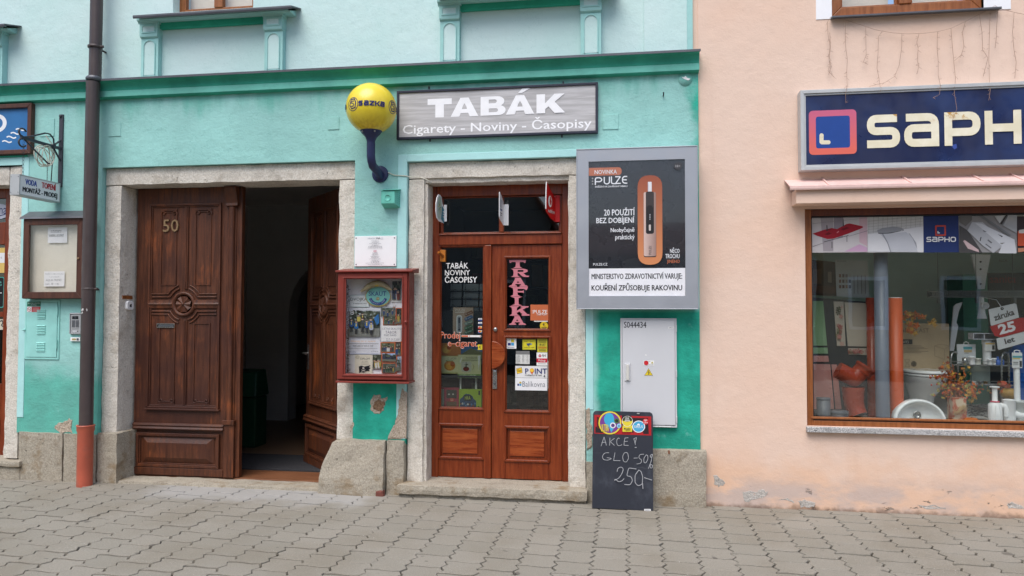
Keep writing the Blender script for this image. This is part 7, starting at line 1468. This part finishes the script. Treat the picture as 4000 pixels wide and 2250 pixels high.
b = MB(); px, py, pz = P6(1110, 1080, Ys+.06); b.lathe((px, Ys+.085, pz), [(.034, 0), (.032, .006), (.022, .007), (.02, .002), (0, .002)], M['steel'], 20, Matrix.Rotation(pi/2, 3, 'X')); b.build('drain', t)
# vase with an autumn bouquet
Yv = .33; x0_, x1_ = P6(1367, 1030, Yv)[0], P6(1477, 1030, Yv)[0]; z1_ = P6(1420, 932, Yv)[2]; t = thing('vase', 'tall square paper vase with autumn leaf print wound in raffia', 'vase', ((x0_+x1_)/2, Yv, dz))
def vmat(): n = NT('autumn_paper'); return n.done(n.mix(n.ramp(n.noise(14, 4), .45, .58), S(206, 186, 160), S(176, 88, 62)), .6)
b = MB(); b.frame(x0_, x1_, dz+.001, z1_, .006, Yv-.06, Yv+.06, vmat()); b.box(x0_+.005, x1_-.005, Yv-.058, Yv-.052, dz+.004, z1_-.003, vmat()); b.build('body', t)
b = MB(); rr = random.Random(4); zz_ = (dz+z1_)/2
for k in range(9): a0 = rr.uniform(0, 6); b.tube([((x0_+x1_)/2+rr.uniform(.02, .065)*cos(a*1.0+a0), Yv-.066-.004*k % 3, zz_+rr.uniform(.02, .05)*sin(a*1.3+a0)) for a in (2*pi*i/9 for i in range(10))], .0018, paint('raffia', S(196, 166, 120), .8) if k == 0 else bpy.data.materials['raffia'], 4, False)
b.build('raffia', t)
def leafquad(b, c, s, m, rr, lobes=5):
    n1 = Vector((rr.uniform(-1, 1), rr.uniform(-1.4, -.2), rr.uniform(-1, 1))).normalized(); u = n1.orthogonal().normalized(); u = Matrix.Rotation(rr.uniform(0, 6.28), 3, n1) @ u; v = n1.cross(u); c = Vector(c)
    pts = []
    for i in range(lobes*2): a = 2*pi*i/(lobes*2); r_ = s*(1 if i % 2 == 0 else .55)*(1.15 if i == 0 else 1); pts.append(c+u*r_*cos(a)+v*r_*sin(a)+n1*s*.18*(-1 if i % 2 else 1))
    b.add([c+n1*s*.05]+pts, [(0, i+1, (i+1) % (lobes*2)+1) for i in range(lobes*2)], m)
t = thing('bouquet', 'dry autumn bouquet of orange leaves and red berries standing in the vase', 'bouquet', ((x0_+x1_)/2, Yv, z1_)); bl = {k: MB() for k in ('leafO', 'leafR', 'leafY', 'leafG')}; st = MB(); br = MB()
base = Vector(((x0_+x1_)/2, Yv, z1_-.03)); stems = [(1270,690),(1300,680),(1340,720),(1370,760),(1400,700),(1440,760),(1480,760),(1510,690),(1390,820),(1330,790),(1290,840),(1250,910),(1330,880),(1450,880),(1520,850),(1570,860),(1600,900),(1550,960),(1420,900),(1380,860),(1470,820),(1225,760),(1265,830),(1360,640)]
for sx_, sy_ in stems:
    tip = Vector(P6(sx_, sy_, Yv+rr.uniform(-.06, .08))); mid = base.lerp(tip, .5)+Vector((0, 0, .02)); st.tube([base, mid, tip], .0016, M['stalk'], 3, False)
    side = sx_ < 1300 and sy_ > 800 or sx_ > 1500
    for k in range(11): c = mid.lerp(tip, rr.uniform(.1, 1.05))+Vector((rr.gauss(0, .02), rr.gauss(0, .02), rr.gauss(0, .02))); key = rr.choice(('leafG', 'leafY', 'leafO') if side else ('leafR', 'leafR', 'leafO', 'leafO', 'leafY')); leafquad(bl[key], c, rr.uniform(.010, .022), M[key], rr)
for x, y in ((1225,762),(1218,836),(1262,830),(1268,768),(1300,870),(1470,938),(1310,905),(1505,940)): c = P6(x, y, Yv-.05); br.ball(c, .008, .008, .008, M['berry'], 8, 6)
st.build('stem', t); br.build('berry', t)
for k, b in bl.items(): b.build('leaves', t, kind='stuff')
# hanging maple leaves
t = thing('leaf_garland', 'cluster of yellow and orange maple leaves above the carton', 'garland', P6(1090, 300, .8)); b = MB(); b2 = MB(); rr = random.Random(14)
for k in range(34):
    f = rr.random(); x, y = (1000+f*180+rr.gauss(0, 18), 290+rr.gauss(0, 28)) if f < .75 else (1050+rr.gauss(0, 22), 390+rr.gauss(0, 35)); leafquad(b if rr.random() < .5 else b2, P6(x, y, .78+rr.uniform(-.06, .06)), rr.uniform(.022, .042), M['leafY'] if rr.random() < .4 else M['leafO'], rr)
for x, y in ((1230,318),(1215,330),(1245,345)): leafquad(b, P6(x, y, .78), .042, M['leafY'], rr)
b.build('leaves', t); b2.build('leaves', t); q = MB(); q.tube([P6(975, 270, .8), P6(1060, 290, .8), P6(1150, 290, .79), P6(1250, 330, .78)], .002, M['stalk'], 4, False); q.build('stem', t)
# wire shelf with small plumbing goods
Yr = .62; t = thing('wire_shelf', 'small chrome wire shelf with two tiers in the shop window', 'shelf', P6(1640, 1100, Yr)); SR = M['steel']; b = MB()
def loop(x): return [P6(x, 1100, Yr), P6(x, 620, Yr), P6(x+8, 580, Yr), P6(x+30, 568, Yr+.05), P6(x+52, 580, Yr+.1), P6(x+58, 620, Yr+.12), P6(x+60, 1085, Yr+.12)]
b.tube(loop(1375), .009, SR, 8); b.tube(loop(1786), .009, SR, 8); b.build('side_frame', t)
for y in (676, 832):
    b = MB(); l, r_ = P6(1378, y, Yr), P6(1850, y, Yr+.12)
    for k in range(5): yy_ = Yr+.03*k; b.tube([(l[0]+.01, yy_, l[2]), (r_[0]-.02, yy_, l[2])], .0035, SR, 5)
    for k in range(10): x = l[0]+.01+(r_[0]-l[0]-.03)*k/9; b.tube([(x, Yr, l[2]+.002), (x, Yr+.12, l[2]+.002)], .0022, SR, 4)
    b.tube([(l[0]+.01, Yr, l[2]+.035), (r_[0]-.02, Yr, l[2]+.035)], .003, SR, 5); b.build('wire_tier', t)
zs1 = P6(1600, 676, Yr)[2]+.006; zs2 = P6(1600, 832, Yr)[2]+.006; WH = M['white']; Yg = Yr+.045
def pack(label, xl, xr, yt, m, zb_, Y=Yg, th=.03, deco=None, hook=False):
    x0, x1 = P6(xl, 600, Y)[0], P6(xr, 600, Y)[0]; z1 = P6((xl+xr)/2, yt, Y)[2]; t = thing('packet', label, 'packet', ((x0+x1)/2, Y, zb_), 'boxed fittings on the wire shelf'); MB().box(x0, x1, Y-th/2, Y+th/2, zb_, z1, m).build('body', t, .002)
    if deco: p = Print(Y-th/2-.0006); deco(p); p.build('print', t)
    if hook: b = MB(); xm = (x0+x1)/2; b.tube([(xm-.018, Y, z1), (xm-.02, Y, z1+.014), (xm, Y, z1+.022), (xm+.02, Y, z1+.014), (xm+.018, Y, z1)], .003, WH, 5); b.build('hanger', t)
    return t
pack('white hanging packet with a teal label at the left of the upper tier', 1424, 1575, 506, flat(206, 208, 210), zs1, Yg+.05, .01, lambda p: (p.rect(u6(1476), v6(526), u6(1548), v6(548), flat(70, 150, 160)), p.rect(u6(1480), v6(552), u6(1545), v6(572), flat(196, 170, 120)), p.rect(u6(1482), v6(576), u6(1520), v6(580), ink)), True)
def cyl(nm, label, cat, x, y0, y1, r, m, Y=Yg, zb_=None, prof=None, group='small fittings on the wire shelf'):
    c = P6(x, y1, Y); zt_ = P6(x, y0, Y)[2]; zb_ = c[2] if zb_ is None else zb_; t = thing(nm, label, cat, (c[0], Y, zb_), group); b = MB(); b.lathe((c[0], Y, zb_), [(rr_*r, (zt_-zb_)*f) for rr_, f in (prof or [(1, 0), (1, .8), (1.15, .82), (1.15, 1), (.8, 1), (.8, .6), (0, .6)])], m, 20); b.build('body', t); return t
cyl('pipe_coupling', 'long white waste pipe upright on the wire shelf', 'pipe fitting', 1668, 470, 676, .035, WH, Yg+.02, zs1)
t = pack('white packet with a bar code hung on the long white pipe', 1650, 1735, 492, flat(216, 216, 214), P6(1690, 560, Yg)[2], Yg-.025, .004, lambda p: (p.rect(u6(1655), v6(496), u6(1730), v6(508), flat(206, 170, 90)), p.rect(u6(1708), v6(515), u6(1728), v6(550), ink)))
x0_, x1_, z0_, z1_ = rect(u6(1545), v6(416), u6(1782), v6(468), Yg-.02); t = thing('plastic_tray', 'clear plastic tray balanced on the long white pipe', 'tray', ((x0_+x1_)/2, Yg, z0_)); TR = paint('frosted_plastic', S(186, 188, 196), .25, .05, 20); b = MB(); b.frame(x0_, x1_, z0_, z1_, .006, Yg-.05, Yg+.06, TR); b.box(x0_+.005, x1_-.005, Yg+.05, Yg+.055, z0_+.005, z1_-.005, TR); b.build('body', t); MB().box(x0_+(x1_-x0_)*.38, x0_+(x1_-x0_)*.39+.003, Yg-.045, Yg+.05, z0_+.006, z1_-.006, TR).build('divider', t)
cyl('sink_strainer', 'steel sink strainer at the left of the upper tier', 'strainer', 1488, 610, 668, .022, SR, Yg-.03, zs1, [(.7, 0), (1, .3), (1, .9), (.6, .9), (.4, 1)]); cyl('trap_cup', 'white trap cup with a round port on the upper tier', 'pipe fitting', 1545, 604, 668, .027, WH, Yg-.03, zs1); cyl('pipe_nut', 'white slip nut in the middle of the upper tier', 'pipe fitting', 1592, 620, 668, .026, paint('pale_plastic', S(206, 206, 196), .4), Yg-.03, zs1); cyl('pipe_nut', 'small white nut right of the long pipe', 'pipe fitting', 1690, 626, 668, .018, WH, Yg-.03, zs1)
t = cyl('blue_valve', 'blue plastic valve at the right end of the upper tier', 'valve', 1755, 606, 668, .022, M['blue'], Yg-.03, zs1, [(1, 0), (1, .6), (.5, .65), (.4, 1), (.2, 1)]); cyl('blue_valve', 'second blue plastic valve nearest the shelf end', 'valve', 1785, 606, 668, .02, M['blue'], Yg-.03, zs1, [(1, 0), (1, .6), (.5, .65), (.4, 1), (.2, 1)])
t = cyl('ring_seal', 'white ring seal leaning on the upper tier', 'seal', 1725, 618, 668, .02, WH, Yg-.02, zs1); 
x0_, x1_, z0_, z1_ = rect(u6(1548), v6(684), u6(1705), v6(826), Yg+.06); t = thing('frosted_panel', 'grey green frosted box behind the lower tier of the shelf', 'box', ((x0_+x1_)/2, Yg+.06, z0_)); MB().box(x0_, x1_, Yg+.08, Yg+.12, z0_, z1_, paint('frosted_box', S(140, 150, 144), .4)).build('body', t, .01)
b0 = [(1500, .02, SR), (1560, .016, WH), (1610, .02, SR), (1655, .016, M['brass'])]
for k, (x, r_, m) in enumerate(b0): cyl('tap_fitting', ('dark drain cap', 'small white plug', 'round chrome cap', 'little brass nut')[k]+' on the lower tier of the wire shelf', 'fitting', x, 806, 832, r_, m, Yg-.03, zs2)
# bottle traps
def trap(label, x0p, Y):
    X = lambda x: P6(x0p+x, 900, Y)[0]; Z = lambda y: P6(x0p, y, Y)[2]; cx = X(45); t = thing('bottle_trap', label, 'bottle trap', (cx, Y, dz), 'white plumbing traps in front')
    b = MB(); b.lathe((cx, Y, 0), [(.052, dz+.001), (.055, dz+.01), (.052, Z(990)), (.03, Z(975)), (.022, Z(965)), (.02, Z(870)), (.02, Z(862)), (.036, Z(856)), (.04, Z(848)), (.034, Z(846))], WH, 24); b.build('body', t); b = MB(); b.lathe((cx, Y, Z(975)), [(.026, 0), (.036, .004), (.036, .010), (.026, .012)], paint('pink_seal', S(206, 70, 96), .5), 20); b.build('seal', t)
    b = MB(); b.tube([(X(60), Y, Z(1010)), (X(95), Y, Z(995)), (X(122), Y-.01, Z(1008)), (X(130), Y-.012, Z(1030)), (X(130), Y-.012, Z(1085))], .021, WH, 12); b.build('outlet', t); b = MB()
    for k in range(6): a = -pi*k/5-.0; b.box(cx+.05*cos(a)-.003, cx+.05*cos(a)+.003, Y+.052*sin(a)-.004, Y+.052*sin(a)+.004, dz+.02, Z(1000), WH)
    b.build('rib', t)
trap('white bottle trap with a pink seal ring nearest the vase', 1684, .26)
t = thing('toilet_siphon', 'bulky white plastic trap cut off by the right edge of the photograph', 'bottle trap', P6(1900, 1120, .28)); b = MB(); c = P6(1845, 1100, .28); b.lathe((c[0], .28, 0), [(.05, dz+.001), (.052, P6(1845, 960, .28)[2]), (.056, P6(1845, 955, .28)[2]), (.03, P6(1845, 950, .28)[2])], WH, 24); b.build('cup', t); b = MB(); b.tube([P6(1860, 1060, .27), P6(1920, 1080, .27), P6(1990, 1085, .27)], .03, WH, 14); b.build('outlet', t); b = MB(); c = P6(1930, 1000, .3); b.lathe((c[0], .3, 0), [(.045, dz+.001), (.05, c[2]), (.075, P6(1930, 975, .3)[2]), (.08, P6(1930, 962, .3)[2]), (.07, P6(1930, 960, .3)[2])], paint('grey_white_plastic', S(190, 194, 192), .4), 24); b.build('funnel', t)
# corrugated hose with its tag
t = thing('flexible_hose', 'white corrugated waste hose hanging with a retail tag', 'hose', P6(1908, 950, .3)); b = MB(); a, c = P6(1905, 690, .3), P6(1912, 960, .3); n = 40
b.tube([(a[0]+(c[0]-a[0])*k/n, .3, a[2]+(c[2]-a[2])*k/n) for k in range(n+1)], [.022 if k % 2 else .026 for k in range(n+1)], WH, 14); b.build('hose', t); x0_, x1_, z0_, z1_ = rect(u6(1870), v6(612), u6(1952), v6(698), .27); b = MB(); b.box(x0_, x1_, .268, .274, z0_, z1_+.04, flat(214, 214, 214)); b.build('tag', t); p = Print(.2675); p.rect(u6(1874), v6(600), u6(1950), v6(616), flat(70, 150, 160)); p.rect(u6(1874), v6(618), u6(1936), v6(626), flat(206, 180, 90)); p.rect(u6(1930), v6(640), u6(1948), v6(690), ink); p.rect(u6(1876), v6(650), u6(1920), v6(654), ink); p.rect(u6(1876), v6(664), u6(1915), v6(668), ink); p.build('tag_print', t); b = MB(); xm = (x0_+x1_)/2; b.tube([(xm-.022, .27, z1_+.04), (xm-.022, .27, z1_+.055), (xm, .27, z1_+.062), (xm+.022, .27, z1_+.055), (xm+.022, .27, z1_+.04)], .004, WH, 5); b.build('hanger', t)
# blue pressure tank
Yk = .95; c = P6(2010, 800, Yk); t = thing('pressure_tank', 'blue pressure tank at the right edge of the shop window', 'tank', (c[0], Yk, dz)); rt_ = c[0]-P6(1852, 800, Yk)[0]; ztk = P6(1960, 500, Yk)[2]; b = MB(); b.lathe((c[0], Yk, 0), [(rt_*.9, dz+.001), (rt_, dz+.1), (rt_, ztk-.12), (rt_*.93, ztk-.06), (rt_*.7, ztk-.02), (0, ztk)], M['blue'], 36); b.build('shell', t); b = MB(); b.lathe((c[0], Yk, 0), [(rt_+.001, dz+.3), (rt_+.006, dz+.305), (rt_+.006, dz+.325), (rt_+.001, dz+.33)], M['blue'], 36); b.build('weld_band', t)
# pumpkins and fruit
def pumpkin(label, x, y, Y, rx, rz, m, zb_=None):
    c = P6(x, y, Y); z = c[2] if zb_ is None else zb_+rz; t = thing('pumpkin', label, 'pumpkin', (c[0], Y, z-rz), 'ornamental pumpkins'); b = MB(); n, k = 28, 10; vs = []; fs = []
    for j in range(k+1):
        a = -pi/2+pi*j/k
        for i in range(n): p_ = 2*pi*i/n; q = 1-.07*(abs(cos(p_*4.5)) < .3); vs.append((c[0]+rx*q*cos(a)*cos(p_), Y+rx*q*cos(a)*sin(p_), z+rz*sin(a)*(1-.12*(abs(sin(a)) > .95))))
    for j in range(k): fs += [(j*n+i, j*n+(i+1) % n, (j+1)*n+(i+1) % n, (j+1)*n+i) for i in range(n)]
    b.add(vs, fs, m, True); b.build('flesh', t); b = MB(); b.tube([(c[0], Y, z+rz*.85), (c[0]+.006, Y, z+rz*1.15)], .006, M['stalk'], 6); b.build('stalk', t)
pumpkin('small flat orange pumpkin on the display floor beside the vase', 1540, 1110, .22, .056, .024, M['pumpkin'], dz); pumpkin('red orange pumpkin beside the lower tier of the wire shelf', 1790, 828, Yg-.05, .04, .032, paint('red_pumpkin', S(190, 90, 66), .45, .1, 10)); pumpkin('mottled yellow squash below the red orange pumpkin', 1850, 905, .5, .07, .055, paint('squash', S(176, 138, 70), .5, .2, 12))
t = thing('leaf_spray', 'spray of olive and red leaves around the ornamental pumpkins', 'garland', P6(1800, 870, .5)); b = MB(); rr = random.Random(31)
for k in range(40): leafquad(b, P6(rr.uniform(1480, 1880), 862+rr.gauss(0, 22), .5+rr.uniform(-.05, .05)), rr.uniform(.012, .026), M[rr.choice(('leafG', 'leafR', 'leafO'))], rr)
b.build('leaves', t); b = MB(); b.tube([P6(1480, 860, .5), P6(1650, 875, .5), P6(1880, 880, .5)], .002, M['stalk'], 4, False); b.build('stem', t)
t = thing('car_reflection', 'dark bluish strands modelled for a car reflection behind the bottle trap', 'reflection', P6(1570, 1080, .4)); b = MB()  # dark strands modelled in place of a car's reflection in the pane
for k in range(46): x, y = rr.uniform(1490, 1600), rr.uniform(1000, 1090); b.tube([P6(x, y, .42+rr.uniform(-.04, .05)), P6(x+rr.uniform(40, 110), y+rr.uniform(-30, 25), .4+rr.uniform(-.04, .04))], .003, M['slate'], 4)
b.build('twig', t, kind='stuff')
# slotted channel drain on a rail and white fittings under it
Yd_ = 1.05; a, c = P6(1200, 100, Yd_), P6(2150, 100, Yd_); t = thing('channel_drain', 'long slotted steel channel drain hanging across the shop window', 'drain', ((a[0]+c[0])/2, Yd_, a[2]-.05)); z = a[2]; b = MB(); DS = paint('dull_drain_steel', S(120, 122, 120), .4, .06, 10, metal=.6)
b.box(a[0], c[0], Yd_-.0, Yd_+.06, z-.035, z-.02, DS); b.box(a[0], c[0], Yd_, Yd_+.06, z+.02, z+.032, DS); b.box(a[0], c[0], Yd_+.05, Yd_+.06, z-.02, z+.02, DS); b.build('channel', t); b = MB()
for k in range(60): x = a[0]+.03+(c[0]-a[0]-.06)*k/59; b.box(x-.006, x+.006, Yd_-.004, Yd_+.05, z-.0195, z+.0195, DS)
b.build('slot_bar', t, kind='stuff'); b = MB()
for x in (1290, 1600, 1900): q = P6(x, 160, Yd_); b.tube([(q[0], Yd_+.03, z-.03), (q[0], Yd_+.03, z-.09)], .02, DS, 12); b.tube([(q[0], Yd_+.05, z+.03), (q[0], Yd_+.05, wzt+.07)], .003, DS, 5)
b.build('outlet', t)
t = thing('tube_holder', 'white plastic cone shaped fitting hanging under the channel drain', 'pipe fitting', P6(1630, 300, .98)); b = MB(); b.lathe((P6(1625, 250, .98)[0], .98, 0), [(.042, P6(1625, 300, .98)[2]), (.03, P6(1625, 250, .98)[2]), (.022, P6(1625, 165, .98)[2]), (.018, z-.03)], WH, 16); b.build('cone', t); b = MB(); c = P6(1643, 195, .93); b.lathe((c[0], .95, c[2]), [(.032, 0), (.034, .05), (.026, .052), (.024, .01), (0, .01)], WH, 18, Matrix.Rotation(pi/2, 3, 'X')); b.build('port', t)
t = thing('tapered_panel', 'white tapered shower panel hanging point downwards', 'shower panel', P6(1620, 60, 1.2)); Yp = 1.2; pts = [(1540,-220),(1700,-220),(1668,-60),(1650,60),(1598,60),(1580,-60)]; b = MB(); b.prism([(P6(x, y, Yp)[0], P6(x, y, Yp)[2]) for x, y in pts], Yp, Yp+.03, M['offwhite']); b.build('panel', t, .004); b = MB()
for y in (-160, -100, 20): q = P6(1615, y, Yp); b.lathe((q[0], Yp, q[2]), [(.01, 0), (.008, .006), (0, .007)], M['iron'], 10, Matrix.Rotation(pi/2, 3, 'X'))
b.build('nozzle', t)
# white slanted board and dark cabinet behind
t = thing('cut_panel', 'tall white panel with a wavy cut edge standing behind the shelf', 'panel', P6(1400, 560, 1.1)); b = MB(); b.prism([(P6(x, y, 1.1)[0], P6(x, y, 1.1)[2]) for x, y in ((1365,560),(1400,200),(1420,180),(1470,165),(1440,240),(1420,330),(1435,360),(1400,560))], 1.1, 1.12, M['offwhite']); b.build('panel', t)
t = thing('dark_cabinet', 'tall dark green cabinet at the back of the shop window', 'cabinet', P6(1600, 700, 1.7)); b = MB(); c0, c1 = P6(1480, 500, 1.7), P6(1680, 500, 1.7); b.box(c0[0], c1[0], 1.7, 2.1, dz, P6(1500, -60, 1.7)[2], paint('bottle_green_board', S(70, 128, 106), .5)); b.build('body', t)
t = thing('dark_cupboard', 'black cupboard behind the warranty tag', 'cabinet', P6(1850, 700, 1.75)); b = MB(); c0 = P6(1690, 500, 1.75); b.box(c0[0], 5.6, 1.75, 2.2, dz, P6(1700, -70, 1.75)[2], M['slate']); b.build('body', t); p = Print(1.749); p.text('ALCA', u6(1760), v6(-180), u6(1830), v6(-160), flat(150, 140, 136)); p.text('sanita', u6(1690), v6(-50), u6(1900), v6(10), flat(140, 52, 56), .02); p.build('lettering', t)
# warranty tag
Yw = .55; t = thing('warranty_tag', 'big tilted red and white tag reading záruka 25 let', 'tag', P6(1820, 540, Yw))
b = MB(); G_ = flat(206, 206, 206)
def slab(pts, m, nm): b = MB(); b.prism([(P6(x, y, Yw)[0], P6(x, y, Yw)[2]) for x, y in pts], Yw, Yw+.006, m); b.build(nm, t)
slab([(1680,225),(1890,176),(1905,182),(1926,290),(1706,357),(1698,350)], G_, 'upper_card'); slab([(1690,362),(1926,294),(1990,290),(1990,398),(1790,452),(1730,440)], flat(166, 34, 40), 'red_card'); slab([(1745,460),(1965,402),(1975,408),(1985,490),(1765,552),(1755,545)], G_, 'lower_card')
def tilt(s, x0, y0, x1, y1, h, m, bo):
    vs, fs = glyphs(s, bo); p = Print(Yw-.001); L_ = math.hypot(x1-x0, y1-y0); ux, uy = (x1-x0)/L_, (y1-y0)/L_; p.add([(lambda q: (q[0], Yw-.001, q[2]))(P6(x0+ux*L_*a+uy*h*c, y0+uy*L_*a-ux*h*c, Yw)) for a, c in vs], fs, m); p.build('lettering', t)
tilt('záruka', 1730, 320, 1892, 268, 52, ink, .03); tilt('25', 1770, 432, 1905, 396, 84, flat(226, 226, 226), .04); tilt('let', 1816, 508, 1896, 484, 46, ink, .03)
b = MB(); q = P6(1790, 218, Yw-.004); b.lathe((q[0], Yw, q[2]), [(.013, 0), (.013, .003), (0, .003)], M['black'], 14, Matrix.Rotation(pi/2, 3, 'X')); b.build('eyelet', t); b = MB(); b.tube([(q[0], Yw-.005, q[2]), (q[0], Yw+.1, q[2]+.08), (q[0], .98, z-.03)], .003, WH, 5); b.build('cord', t)
# ------------------------------------------------------------------ houses across the street (mirrored in the panes)
roofm = paint('clay_tile_roof', S(120, 70, 56), .8, .15, 6)
def across(label, x0, x1, h, wallc, ridge, gable=False):
    t = thing('street_house', label, 'building', ((x0+x1)/2, -17, 0), 'houses across the street'); b = MB(); m = plaster('street_house_plaster', wallc, .04, .1); y = -17; xm = (x0+x1)/2
    if gable: b.prism([(x0, 0), (x1, 0), (x1, h), (xm, h+ridge), (x0, h)], y, y-8, m)
    else: b.box(x0, x1, y-8, y, 0, h, m)
    b.build('wall', t); b = MB()
    if gable:
        for s in (-1, 1): e = xm+s*(x1-x0)/2*1.06; b.prism([(xm, h+ridge+.02), (e, h+.02-ridge*.06), (e, h+.2-ridge*.06), (xm, h+ridge+.2)], y+.4, y-8.3, roofm)
    else: b.add([(x0,y+.45,h+.1),(x1,y+.45,h+.1),(x1,y-4,h+ridge),(x0,y-4,h+ridge),(x0,y-8.4,h+.1),(x1,y-8.4,h+.1)], [(0,1,2,3),(3,2,5,4),(0,3,4),(1,5,2),(0,4,5,1)], roofm)
    b.build('roof', t); n = int((x1-x0)/2.2)
    for k in range(n):
        for z in (1.2, 4.4, 7.4):
            if z+1.6 > h: continue
            xc = x0+(x1-x0)*(k+.5)/n; b = MB(); b.frame(xc-.55, xc+.55, z, z+1.6, .1, y, y+.05, M['offwhite']); w = b.build('window', t); b = MB(); b.box(xc-.45, xc+.45, y+.0, y+.02, z+.1, z+1.5, M['black']); b.build('pane', w)
across('tall cream house with tiled roof across the street', -18, -8.3, 9.5, S(206, 190, 150), 4); across('grey house with a gable end across the street', -8, -2.5, 4.6, S(150, 150, 148), 3.8, True)
across('low white house with tiled roof across the street', -2.3, 5.6, 3.4, S(206, 206, 200), 1.5); across('ochre house with tiled roof across the street', 5.8, 16, 8, S(206, 186, 150), 4)
